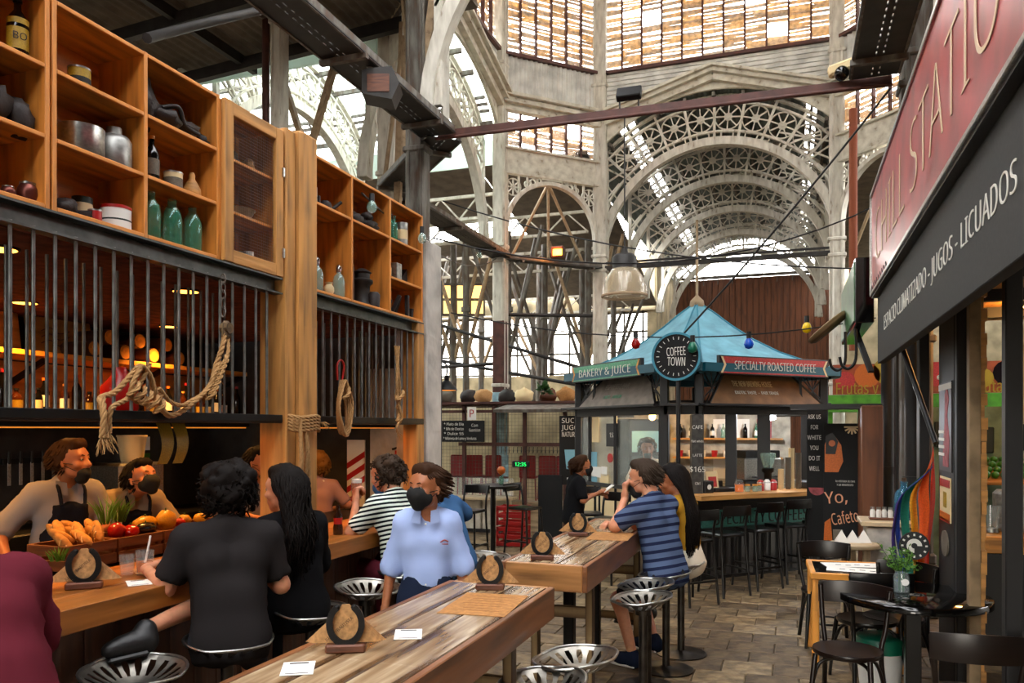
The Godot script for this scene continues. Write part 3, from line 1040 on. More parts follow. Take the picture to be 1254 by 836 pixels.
func bottle(called: String, label: String, at: Vector3, r: float, h: float, m: String, lab := "", cap := "", group := "") -> Node3D:
	var o: Node3D = thing(called, label, "bottle", at, 0, group)
	part(o, "body", lath(bottle_prof(r, h), 16), m)
	if lab != "":
		part(o, "paper_label", lath([[r * 1.015, h * 0.16], [r * 1.015, h * 0.5]], 16), lab)
	if cap != "":
		part(o, "cap", lath([[r * 0.44, h * 0.93], [r * 0.44, h * 1.01], [0.0, h * 1.012]], 12), cap)
	return o

func shelves():
	var X := -3.0
	var dx := 0.3
	var t := 0.024
	var xm := X - dx * 0.5
	# open cubbies
	var o: Node3D = thing("shelf_unit", "orange wooden wall of open cubbies above the long barred grille", "shelf", V(X, 2.7, -2.8))
	o.position = Vector3.ZERO
	var g := G.new()
	g.box(V(X - dx, 3.16, -2.85), V(0.012, 0.92, 1.62))
	part(o, "back_panel", g, "wood_orange")
	for z in [-2.045, -2.54, -2.575, -3.09, -3.615]:
		g = G.new()
		g.bev(V(xm, 3.16, z), V(dx, 0.92, t), 0.003)
		part(o, "divider", g, "wood_orange")
	for c in [[-2.045, -2.54], [-2.575, -3.09], [-3.09, -3.615]]:
		for y in [2.712, 3.01, 3.31, 3.608]:
			g = G.new()
			g.bev(V(xm, y, (c[0] + c[1]) * 0.5), V(dx, 0.02, absf(c[1] - c[0]) - t), 0.003)
			part(o, "shelf_board", g, "wood_orange")
	# cabinet with a wire door
	o = thing("wire_cabinet", "orange wooden cabinet with a wire mesh door beside the thick post", "cabinet")
	g = G.new()
	g.box(V(X - dx, 3.155, -3.9), V(0.012, 0.9, 0.54))
	part(o, "back_panel", g, "wood_orange")
	for z in [-3.64, -4.165]:
		g = G.new()
		g.bev(V(xm, 3.155, z), V(dx, 0.9, t), 0.003)
		part(o, "side_panel", g, "wood_orange")
	for y in [2.71, 3.0, 3.3, 3.6]:
		g = G.new()
		g.bev(V(xm, y, -3.9), V(dx - 0.02, 0.018, 0.5), 0.003)
		part(o, "shelf_board", g, "wood_orange")
	g = G.new()
	for z in [-3.67, -4.135]: g.bev(V(X + 0.015, 3.155, z), V(0.03, 0.91, 0.075), 0.004)
	for y in [2.735, 3.57]: g.bev(V(X + 0.015, y, -3.9), V(0.03, 0.075, 0.4), 0.004)
	var door := part(o, "door_frame", g, "wood_post")
	g = G.new()
	for k in 22:
		var z := -3.71 - k * 0.018
		g.bar(V(X + 0.01, 2.77, z), V(X + 0.01, 3.53, z), 0.0011, 0.0011)
	for k in 42:
		var y := 2.78 + k * 0.018
		g.bar(V(X + 0.01, y, -3.705), V(X + 0.01, y, -4.1), 0.0011, 0.0011)
	part(door, "wire_mesh", g, "iron_grey")
	g = G.new()
	for y in [2.85, 3.35]:
		g.bev(V(X + 0.034, y, -4.165), V(0.012, 0.06, 0.02), 0.003)
	part(door, "hinge", g, "steel")
	# thick post of two planks
	o = thing("timber_post", "thick yellowish timber post dividing the bar front", "post")
	g = G.new()
	g.bev(V(X - 0.06, 1.82, -4.235), V(0.2, 3.64, 0.1), 0.008)
	part(o, "plank", g, "wood_post")
	g = G.new()
	g.bev(V(X - 0.03, 1.83, -4.385), V(0.22, 3.66, 0.19), 0.02)
	part(o, "plank", g, "wood_post")
	# far cubbies
	o = thing("shelf_unit", "orange wooden cubbies beyond the post with siphons and a lantern", "shelf")
	g = G.new()
	g.box(V(X - dx, 3.14, -5.34), V(0.012, 0.92, 1.74))
	part(o, "back_panel", g, "wood_orange")
	for z in [-4.495, -5.04, -5.62, -6.2]:
		g = G.new()
		g.bev(V(xm, 3.14, z), V(dx, 0.92, t), 0.003)
		part(o, "divider", g, "wood_orange")
	for c in [[-4.495, -5.04, [2.69, 3.28, 3.59]], [-5.04, -5.62, [2.69, 3.28, 3.59]], [-5.62, -6.2, [2.69, 2.97, 3.28, 3.59]]]:
		for y in c[2]:
			g = G.new()
			g.bev(V(xm, y, (c[0] + c[1]) * 0.5), V(dx, 0.02, absf(c[1] - c[0]) - t), 0.003)
			part(o, "shelf_board", g, "wood_orange")
	# pilaster and plastered post at the end
	g = G.new()
	g.bev(V(X - 0.05, 1.34, -6.13), V(0.14, 2.68, 0.13), 0.008)
	solo("timber_pilaster", "rough orange timber upright at the end of the bar grille", "post", g, "wood_post")
	g = G.new()
	g.bev(V(X - 0.12, 1.7, -6.38), V(0.3, 3.4, 0.3), 0.01)
	solo("plaster_post", "whitewashed square post closing the end of the bar", "post", g, "wall_plaster")
	# steel beams, bars and cage floors
	for s in [[-1.4, -4.17, 2.645, 0.0], [-4.5, -6.18, 2.62, 0.0]]:
		var a: float = s[0]
		var b: float = s[1]
		var lab := "nearer" if a > -4.0 else "farther"
		o = thing("bar_grille", ("long black steel grille of upright bars hung with knotted rope" if lab == "nearer" else "short black steel grille beyond the post with two hanging ropes"), "grille")
		g = G.new()
		g.bev(V(X - 0.04, s[2], (a + b) * 0.5), V(0.012, 0.095, absf(b - a)), 0.002)
		g.box(V(X - 0.01, s[2] + 0.045, (a + b) * 0.5), V(0.07, 0.01, absf(b - a)))
		g.box(V(X - 0.01, s[2] - 0.045, (a + b) * 0.5), V(0.07, 0.01, absf(b - a)))
		part(o, "channel_beam", g, "bar_steel_dark")
		g = G.new()
		g.bev(V(X + 0.0, 1.825, (a + b) * 0.5), V(0.05, 0.045, absf(b - a)), 0.003)
		g.box(V(X - 0.36, 1.825, (a + b) * 0.5), V(0.03, 0.04, absf(b - a)))
		g.box(V(X - 0.18, 1.802, (a + b) * 0.5), V(0.4, 0.012, absf(b - a)))
		part(o, "bottom_rail", g, "black_steel")
		g = G.new()
		g.tube([V(0, 1.84, 0), V(0, s[2] - 0.03, 0)], 0.0085, 7)
		var bm := g.mesh(M.bar_steel)
		var z := a - 0.055
		if lab == "nearer": z = -1.53
		while z > b + 0.03:
			inst(o, "upright_bar", bm, T3(X - 0.005, 0, z))
			inst(o, "upright_bar", bm, T3(X - 0.36, -0.02, z - 0.05))
			z -= 0.105
	# counter
	o = thing("bar_counter", "long warm wooden bar counter with dark plank front", "counter")
	g = G.new()
	for k in 3:
		g.bev(V(-2.78 - k * 0.205, 1.025, -3.9), V(0.203, 0.055, 5.0), 0.004)
	g.bev(V(-2.672, 1.005, -3.9), V(0.02, 0.1, 5.0), 0.003)
	part(o, "worktop", g, "wood_counter")
	for k in 30:
		g = G.new()
		g.bev(V(-2.83 + rng.randf_range(-0.002, 0.002), 0.5, -1.5 - k * 0.163), V(0.03, 0.98, 0.159), 0.003)
		part(o, "front_plank", g, "wood_front")
	g = G.new()
	g.box(V(-3.62, 0.98, -3.9), V(0.66, 0.06, 5.0))
	g.box(V(-3.62, 0.5, -3.9), V(0.6, 0.96, 4.9))
	solo("prep_counter", "dark kitchen work counter behind the bar top under the crates", "counter", g, "black_steel")
	# inner room
	g = G.new()
	g.box(V(-5.95, 1.6, -3.4), V(0.12, 3.2, 7.2))
	g.box(V(-4.6, 1.6, -7.0), V(2.8, 3.2, 0.1))
	struct("wall_kitchen", g, "kitchen_wall")
	g = G.new()
	g.box(V(-4.65, 2.7, -3.3), V(2.6, 0.06, 7.2))
	struct("ceiling_kitchen", g, "wall_brick")
	for q in [[-3.75, -2.9], [-3.75, -4.2], [-3.75, -5.5], [-5.18, -2.9], [-5.18, -4.2], [-5.18, -5.6]]:
		o = thing("ceiling_lamp", "small round amber downlight set in the kitchen ceiling", "lamp", V(q[0], 2.67, q[1]), 0, "kitchen downlights")
		part(o, "trim_ring", lath([[0.085, -0.012], [0.095, -0.006], [0.095, 0.0]], 16), "black_steel")
		part(o, "lens", lath([[0.0, -0.01], [0.08, -0.01]], 16), "glow_amber")
		var l := SpotLight3D.new()
		l.name = "downlight"
		l.light_color = Color(1.0, 0.7, 0.36)
		l.light_energy = 4.6 if q[0] < -5.0 else 3.4
		l.spot_angle = 62.0
		l.spot_range = 12.0
		l.spot_attenuation = 2.0
		l.light_size = 0.08
		l.shadow_enabled = true
		l.position = V(0, -0.03, 0)
		l.rotation_degrees.x = -90
		o.add_child(l)
	# warm strip light under the cage floor
	for s in [[-2.9, 2.4], [-5.3, 1.5]]:
		o = thing("strip_light", "slim warm strip light under the %s cage floor" % ["long" if s[0] > -4 else "short"], "lamp", V(-3.2, 1.77, s[0]))
		g = G.new()
		g.box(V(0, 0.012, 0), V(0.06, 0.022, s[1]))
		part(o, "housing", g, "black_steel")
		g = G.new()
		g.box(V(0, -0.003, 0), V(0.04, 0.006, s[1] - 0.04))
		part(o, "diffuser", g, "glow_strip")
		var al := AreaLight3D.new()
		al.name = "strip"
		al.light_color = Color(1.0, 0.6, 0.22)
		al.light_energy = 0.35
		al.area_size = Vector2(0.05, s[1])
		al.area_range = 10.0
		al.shadow_enabled = true
		al.position = V(0, -0.012, 0)
		al.rotation_degrees.x = -90
		o.add_child(al)

func shelf_goods():
	# column 0
	var o: Node3D = bottle("bottle", "tall dark bottle with two yellow labels in the top cubby", V(-3.1, 3.32, -2.48), 0.042, 0.27, "bottle_dark", "label_yellow", "black")
	part(o, "shoulder_label", lath([[0.0427, 0.15], [0.0427, 0.175]], 16), "label_yellow")
	words(o, "BO", 0.03, "print_dark", Transform3D(Basis(Vector3.UP, deg_to_rad(60)), V(0.038, 0.095, 0.02)), 0.001)
	var g := G.new()
	blob(g, V(0, 0.08, 0.03), V(0.09, 0.09, 0.1), 3, 0.5)
	blob(g, V(0.02, 0.06, -0.1), V(0.07, 0.085, 0.06), 4, 0.5)
	blob(g, V(0.03, 0.05, 0.13), V(0.08, 0.06, 0.07), 5, 0.5)
	solo("leather_bundle", "crumpled dark leather bundle in the middle cubby", "leather", g, "leather", "", V(-3.12, 3.02, -2.38))
	for q in [[-2.42, 0.03, 0.05], [-2.51, 0.042, 0.09]]:
		vessel("copper_pot", "round copper %s pot at the lower cubby" % ["small" if q[1] < 0.04 else "lidded"], "pot", V(-3.08, 2.722, q[0]), [["body", [[0, 0], [q[1] * 0.7, 0], [q[1], q[2] * 0.4], [q[1] * 0.95, q[2] * 0.7], [q[1] * 0.7, q[2] * 0.9]], "copper"], ["lid", [[q[1] * 0.74, q[2] * 0.9], [q[1] * 0.74, q[2]], [0, q[2] * 1.05]], "steel"]])
	# column 1
	vessel("tin_can", "yellow printed tin can in a top cubby", "can", V(-3.1, 3.32, -2.79), [["body", [[0, 0], [0.048, 0], [0.048, 0.1], [0.045, 0.1], [0.045, 0.095], [0, 0.095]], "label_yellow"], ["rim", [[0.05, 0.094], [0.05, 0.102], [0.046, 0.102]], "steel"], ["print_band", [[0.0484, 0.03], [0.0484, 0.055]], "print_dark"]])
	g = G.new()
	g.bev(V(0, 0.045, 0), V(0.03, 0.09, 0.2), 0.004)
	solo("wooden_board", "small yellow wooden board leaning behind the yellow tin", "board", g, "wood_yellow", "", V(-3.22, 3.32, -2.9))
	vessel("cooking_pot", "wide shiny steel pot in a middle cubby", "pot", V(-3.1, 3.02, -2.8), [["body", [[0, 0], [0.095, 0], [0.1, 0.008], [0.1, 0.13], [0.094, 0.13], [0.094, 0.01], [0, 0.01]], "steel"]])
	vessel("milk_can", "dented aluminium milk can with short neck", "can", V(-3.1, 3.02, -2.99), [["body", [[0, 0], [0.075, 0], [0.08, 0.01], [0.08, 0.13], [0.066, 0.155], [0.036, 0.165], [0.034, 0.2], [0.0, 0.202]], "aluminium"]])
	g = G.new()
	blob(g, V(0, 0.04, 0), V(0.05, 0.045, 0.06), 8, 0.5)
	g.tube([V(-0.02, 0.025, -0.06), V(0.06, 0.025, -0.1)], 0.024, 10)
	solo("root_bundle", "dark knotted roots and a cut log beside a printed tin", "wood", g, "leather", "", V(-3.11, 2.722, -2.72))
	vessel("tin_can", "dark green tin with a cream label strip", "can", V(-3.16, 2.722, -2.86), [["body", [[0, 0], [0.045, 0], [0.045, 0.13], [0, 0.13]], "label_green"], ["label_strip", [[0.0455, 0.05], [0.0455, 0.1]], "cream_paper"]])
	vessel("tin_can", "small red tin in front of the green tin", "can", V(-3.06, 2.722, -2.84), [["body", [[0, 0], [0.03, 0], [0.03, 0.055], [0, 0.055]], "red"], ["rim", [[0.031, 0.05], [0.031, 0.057], [0.028, 0.057]], "steel"]])
	vessel("tin_can", "white round tin with a red lid and a fish drawing", "can", V(-3.09, 2.722, -2.99), [["body", [[0, 0], [0.07, 0], [0.07, 0.1]], "white_paper"], ["lid", [[0.072, 0.098], [0.072, 0.112], [0.066, 0.115], [0, 0.115]], "red"], ["print_band", [[0.0705, 0.04], [0.0705, 0.048]], "label_green"]])
	# column 2
	g = G.new()
	blob(g, V(0, 0.1, 0.18), V(0.08, 0.12, 0.09), 13, 0.6)
	blob(g, V(0.02, 0.06, 0.06), V(0.09, 0.06, 0.1), 14, 0.6)
	blob(g, V(0.03, 0.05, -0.08), V(0.07, 0.045, 0.1), 15, 0.6)
	blob(g, V(0.02, 0.03, -0.2), V(0.06, 0.035, 0.07), 16, 0.6)
	g.tube(smooth([V(0.06, 0.1, 0.1), V(0.1, 0.12, 0.03), V(0.09, 0.05, -0.03), V(0.1, 0.03, -0.12)], 5), 0.012, 6)
	solo("old_saddle", "old brown leather saddle sagging over the cubby edge", "saddle", g, "leather", "", V(-3.12, 3.32, -3.36))
	o = bottle("bottle", "slim bottle with a grey printed label and cork", V(-3.09, 3.02, -3.22), 0.036, 0.24, "bottle_dark", "label_grey", "wood_yellow")
	vessel("tin_can", "cream and green printed tin between bottle and gourd", "can", V(-3.1, 3.02, -3.38), [["body", [[0, 0], [0.048, 0], [0.048, 0.1], [0, 0.1]], "cream_paper"], ["rim", [[0.05, 0.095], [0.05, 0.103], [0.046, 0.103]], "steel"], ["print_band", [[0.0485, 0.02], [0.0485, 0.07]], "label_grey"]])
	vessel("gourd", "tan gourd flask with a narrow neck", "gourd", V(-3.1, 3.02, -3.52), [["body", [[0, 0], [0.03, 0.0], [0.048, 0.025], [0.046, 0.055], [0.028, 0.09], [0.016, 0.11], [0.018, 0.13], [0.012, 0.145], [0, 0.147]], "wood_post"]])
	for z in [-3.2, -3.35, -3.5]:
		var b := thing("green_bottle", "green glass soda bottle in the lowest cubby row", "bottle", V(-3.08, 2.722, z), 0, "green bottles in the cubby")
		part(b, "body", lath([[0, 0.0], [0.046, 0.0], [0.05, 0.008], [0.05, 0.14], [0.044, 0.175], [0.024, 0.21], [0.019, 0.225], [0.022, 0.228], [0.022, 0.245], [0.016, 0.245]], 20), "glass_green")
	# wire cabinet
	g = G.new()
	for k in 3: blob(g, V(0.01 * k, 0.04 + 0.03 * (k % 2), 0.03 * k), V(0.035, 0.035, 0.035), 20 + k, 0.4, 10)
	solo("dried_seed_heads", "grey dried seed heads behind the wire door", "seed head", g, "label_grey", "", V(-3.14, 3.31, -3.92))
	g = G.new()
	blob(g, V(0, 0.045, 0), V(0.035, 0.05, 0.04), 27, 0.7)
	g.tube([V(0.02, 0.01, -0.03), V(0.05, 0.01, -0.1)], [0.012, 0.004], 6)
	solo("dried_cob", "orange dried cob behind the wire door", "cob", g, "wood_post", "", V(-3.12, 3.31, -4.03))
	vessel("tin_bowl", "oval tin bowl on the middle shelf of the wire cabinet", "bowl", V(-3.14, 3.01, -3.95), [["body", [[0, 0], [0.07, 0], [0.1, 0.06], [0.108, 0.065], [0.1, 0.068], [0.07, 0.01], [0, 0.01]], "aluminium"]])
	o = vessel("enamel_jug", "white enamel jug with dark handle in the wire cabinet", "jug", V(-3.13, 2.722, -4.04), [["body", [[0, 0], [0.035, 0], [0.032, 0.12], [0.03, 0.12], [0.03, 0.01], [0, 0.01]], "white_paper"]])
	g = G.new()
	g.tube(smooth([V(0.0, 0.11, 0.03), V(0.0, 0.1, 0.09), V(0.0, 0.05, 0.09), V(0.0, 0.02, 0.035)], 5), 0.006, 6)
	part(o, "handle", g, "black")
	# beyond the post
	vessel("tin_can", "plain grey tin on the upper shelf beyond the post", "can", V(-3.08, 3.29, -4.62), [["body", [[0, 0], [0.05, 0], [0.05, 0.11], [0, 0.11]], "aluminium"], ["rib", [[0.051, 0.05], [0.052, 0.055], [0.051, 0.06]], "aluminium"]])
	g = G.new()
	blob(g, V(0, 0.04, 0), V(0.04, 0.045, 0.05), 31, 0.4)
	g.tube([V(0, 0.03, -0.06), V(0.05, 0.1, -0.12)], 0.014, 6)
	g.bar(V(0, 0.0, 0.1), V(0, 0.09, 0.1), 0.03, 0.02)
	solo("wooden_tools", "small wooden pulley and mallet on the upper shelf", "tool", g, "leather", "", V(-3.1, 3.29, -4.85))
	for q in [[-4.585, 0.24], [-4.69, 0.24], [-4.97, 0.23]]:
		o = thing("soda_siphon", "pale glass soda siphon with metal head on the long cubby floor", "siphon", V(-3.07, 2.702, q[0]), 0, "glass siphons")
		part(o, "body", lath([[0, 0], [0.04, 0], [0.044, 0.01], [0.044, 0.12], [0.034, 0.155], [0.016, 0.175], [0.014, 0.19]], 16), "glass_siphon")
		part(o, "head", lath([[0.018, 0.186], [0.02, 0.21], [0.012, 0.235], [0, 0.24]], 12), "steel")
		g = G.new()
		g.tube([V(0, 0.215, 0), V(0.03, 0.22, 0.02), V(0.04, 0.2, 0.03)], 0.005, 6)
		part(o, "spout", g, "steel")
	vessel("clay_vase", "small cream clay vase between the siphons", "vase", V(-3.07, 2.702, -4.84), [["body", [[0, 0], [0.025, 0], [0.038, 0.03], [0.036, 0.055], [0.022, 0.075], [0.028, 0.09]], "cream_paper"]])
	g = G.new()
	blob(g, V(0, 0.05, 0.1), V(0.06, 0.05, 0.09), 41, 0.5)
	blob(g, V(0.02, 0.04, -0.06), V(0.07, 0.04, 0.12), 42, 0.6)
	blob(g, V(0.03, 0.09, -0.02), V(0.05, 0.04, 0.05), 43, 0.5)
	solo("leather_bundle", "brown leather harness heaped on the upper shelf by the bulb", "leather", g, "leather", "", V(-3.1, 3.29, -5.34))
	vessel("oil_lantern", "dark old storm lantern in the tall cubby", "lantern", V(-3.14, 2.702, -5.42), [["body", [[0, 0], [0.075, 0], [0.075, 0.02], [0.06, 0.04], [0.06, 0.17], [0.085, 0.19], [0.085, 0.21], [0.05, 0.23]], "iron_dark"], ["cap", [[0.06, 0.22], [0.06, 0.26], [0.075, 0.27], [0.03, 0.3], [0, 0.3]], "iron_dark"]])
	vessel("basket", "small brown bucket leaning by the storm lantern", "bucket", V(-3.06, 2.702, -5.46), [["body", [[0, 0], [0.045, 0], [0.05, 0.1], [0.035, 0.12], [0.03, 0.115], [0, 0.115]], "leather"]])
	g = G.new()
	g.bev(V(0, 0.15, 0), V(0.12, 0.3, 0.14), 0.006)
	solo("wooden_box", "dark upright wooden box at the back of the tall cubby", "box", g, "wood_front", "", V(-3.2, 2.702, -5.24))
	for z in [-5.69, -5.755, -5.82]:
		bottle("green_bottle", "slim dark green bottle on the upper end shelf", V(-3.07, 3.29, z), 0.028, 0.22, "glass_green", "", "", "slim green bottles")
	vessel("tin_can", "tall pale tin canister at the end of the upper shelf", "can", V(-3.07, 3.29, -5.95), [["body", [[0, 0], [0.05, 0], [0.05, 0.19], [0, 0.195]], "aluminium"], ["print_band", [[0.0505, 0.05], [0.0505, 0.13]], "cream_paper"]])
	vessel("cup", "white enamel cup on the middle end shelf", "cup", V(-3.07, 2.98, -5.7), [["body", [[0, 0], [0.03, 0], [0.034, 0.08], [0.03, 0.08], [0.027, 0.01], [0, 0.01]], "cream_paper"]])
	g = G.new()
	g.bev(V(0, 0.075, 0), V(0.1, 0.15, 0.09), 0.004)
	solo("tin_box", "grey square tin box on the middle end shelf", "box", g, "aluminium", "", V(-3.1, 2.98, -5.87))
	g = G.new()
	g.prism(PackedVector2Array([Vector2(-0.08, 0), Vector2(0.08, 0), Vector2(0.08, 0.16)]), 0.1, T3(0, 0, 0, 90))
	solo("tin_funnel", "rusty slanted metal hopper on the middle end shelf", "hopper", g, "iron_dark", "", V(-3.12, 2.98, -6.07))
	g = G.new()
	for k in 6:
		g.bar(V(rng.randf_range(-0.05, 0.05), 0.0, 0.2 - k * 0.08), V(rng.randf_range(-0.05, 0.05), rng.randf_range(0.08, 0.2), 0.2 - k * 0.08 + rng.randf_range(-0.05, 0.05)), 0.03, 0.03)
	solo("rusty_tools", "heap of rusty old iron tools on the lowest end shelf", "tool", g, "leather", "", V(-3.1, 2.702, -5.9))

func ropes():
	var g := G.new()
	# chain and pulley block with rope looping along the bars
	rope(g, [V(-2.96, 2.29, -3.62), V(-2.95, 2.2, -3.58), V(-2.95, 2.1, -3.53), V(-2.94, 2.0, -3.48), V(-2.94, 1.91, -3.37), V(-2.95, 1.835, -3.24), V(-2.95, 1.84, -3.16), V(-2.96, 1.93, -3.11), V(-2.95, 2.02, -3.06), V(-2.94, 2.06, -2.99), V(-2.95, 2.0, -2.93), V(-2.95, 1.93, -2.85), V(-2.94, 1.9, -2.76), V(-2.9, 1.86, -2.73), V(-2.89, 1.72, -2.74)], 0.014)
	rope(g, [V(-2.96, 2.27, -3.64), V(-2.93, 2.16, -3.6), V(-2.93, 2.06, -3.5), V(-2.93, 1.97, -3.45), V(-2.95, 1.9, -3.33), V(-2.93, 1.88, -3.25), V(-2.94, 1.9, -3.18), V(-2.93, 1.96, -3.1)], 0.011)
	rope(g, [V(-2.93, 2.05, -2.98), V(-2.92, 1.96, -2.92), V(-2.94, 1.9, -2.95), V(-2.93, 1.88, -3.06), V(-2.94, 1.93, -3.13)], 0.012)
	rope(g, [V(-2.94, 2.08, -3.05), V(-2.95, 1.98, -3.0), V(-2.93, 1.9, -2.9), V(-2.9, 1.85, -2.78), V(-2.9, 1.74, -2.77)], 0.012)
	rope(g, [V(-2.92, 1.9, -2.75), V(-2.88, 1.82, -2.72), V(-2.88, 1.72, -2.71)], 0.013)
	for k in 7:
		var p := V(-2.93, 2.13 - k * 0.03, -3.56 + k * 0.016)
		rope(g, [p + V(0, 0.03, -0.025), p + V(0.03, 0.0, 0.0), p + V(0, -0.03, 0.025), p + V(-0.02, 0, 0)], 0.01)
	for k in 5:
		var p := V(-2.92, 1.95 - k * 0.02, -2.93 - k * 0.04)
		rope(g, [p + V(0, 0.03, -0.03), p + V(0.025, 0.0, 0.0), p + V(0, -0.03, 0.03), p + V(-0.02, 0, -0.02)], 0.01)
	for q in [V(-2.89, 1.72, -2.74), V(-2.9, 1.74, -2.77), V(-2.88, 1.72, -2.71)]: fray(g, q, V(0, -0.6, 0), 0.06, 12)
	fray(g, V(-2.92, 2.03, -3.5), V(0.1, 0, -0.3), 0.05, 8)
	var o: Node3D = thing("rope_tackle", "frayed knotted rope looped along the bars from a pulley block", "rope")
	part(o, "rope", g, "rope")
	g = G.new()
	g.bev(V(-2.96, 2.31, -3.63), V(0.035, 0.11, 0.07), 0.02)
	g.tube([V(-2.985, 2.32, -3.63), V(-2.935, 2.32, -3.63)], 0.03, 12)
	part(o, "pulley_block", g, "wood_leg")
	g = G.new()
	for k in 5:
		var c := V(-2.97, 2.41 + k * 0.045, -3.615)
		var p := []
		for e in 11:
			var a := TAU * e / 10.0
			var dd := V(0, sin(a) * 0.03, cos(a) * 0.016) if k % 2 else V(cos(a) * 0.016, sin(a) * 0.03, 0)
			p.append(c + dd)
		g.tube(p, 0.0045, 5, false)
	part(o, "chain", g, "iron_grey")
	# coil on a red hook, far grille
	g = G.new()
	for k in 4:
		var e := 0.012 * k
		rope(g, [V(-2.96 + e, 2.1, -4.82), V(-2.95 + e, 1.92, -4.76 + e), V(-2.95 + e, 1.76, -4.775), V(-2.95 + e, 1.73 - e * 0.5, -4.82), V(-2.95 + e, 1.78, -4.87), V(-2.95 + e, 1.95, -4.86 - e), V(-2.96 + e, 2.1, -4.825)], 0.01)
	rope(g, [V(-2.92, 2.05, -4.86), V(-2.9, 2.0, -4.82), V(-2.92, 1.97, -4.78)], 0.012)
	o = thing("rope_coil", "neat coil of pale rope hung on a red hook", "rope")
	part(o, "rope", g, "rope")
	g = G.new()
	g.tube(smooth([V(-2.97, 2.1, -4.79), V(-2.96, 2.2, -4.77), V(-2.96, 2.24, -4.82), V(-2.96, 2.2, -4.86), V(-2.97, 2.1, -4.85)], 6), 0.007, 6)
	part(o, "hook", g, "red")
	g = G.new()
	rope(g, [V(-2.96, 2.42, -5.63), V(-2.95, 2.2, -5.66), V(-2.95, 2.0, -5.68), V(-2.95, 1.92, -5.64)], 0.014)
	rope(g, [V(-2.96, 2.42, -5.68), V(-2.94, 2.2, -5.62), V(-2.94, 2.02, -5.62), V(-2.94, 1.9, -5.66), V(-2.94, 1.82, -5.62)], 0.014)
	rope(g, [V(-2.93, 2.06, -5.7), V(-2.9, 2.03, -5.64), V(-2.92, 1.99, -5.59), V(-2.96, 2.03, -5.64)], 0.014)
	rope(g, [V(-2.93, 1.95, -5.62), V(-2.92, 1.85, -5.66), V(-2.93, 1.78, -5.6), V(-2.93, 1.72, -5.62)], 0.012)
	fray(g, V(-2.93, 1.73, -5.62), V(0, -0.6, 0), 0.05, 10)
	solo("hanging_rope", "twisted hanging rope knotted at the end of the far grille", "rope", g, "rope")
	g = G.new()
	for k in 5:
		rope(g, [V(-2.93, 1.84 - k * 0.02, -4.16), V(-2.87, 1.83 - k * 0.02, -4.22), V(-2.86, 1.84 - k * 0.02, -4.36), V(-2.9, 1.83 - k * 0.02, -4.45)], 0.014)
	rope(g, [V(-2.87, 1.82, -4.2), V(-2.85, 1.6, -4.18), V(-2.86, 1.42, -4.19), V(-2.86, 1.38, -4.24), V(-2.86, 1.42, -4.28), V(-2.86, 1.6, -4.27), V(-2.87, 1.8, -4.26)], 0.014)
	rope(g, [V(-2.88, 1.82, -4.21), V(-2.86, 1.6, -4.2), V(-2.87, 1.46, -4.22), V(-2.87, 1.43, -4.25), V(-2.86, 1.6, -4.25), V(-2.87, 1.8, -4.25)], 0.012)
	fray(g, V(-2.86, 1.8, -4.42), V(0.2, 0, -0.4), 0.06, 12)
	fray(g, V(-2.88, 1.82, -4.16), V(0.2, 0, 0.4), 0.05, 12)
	solo("rope_tie", "thick rope tied round the timber post", "rope", g, "rope")

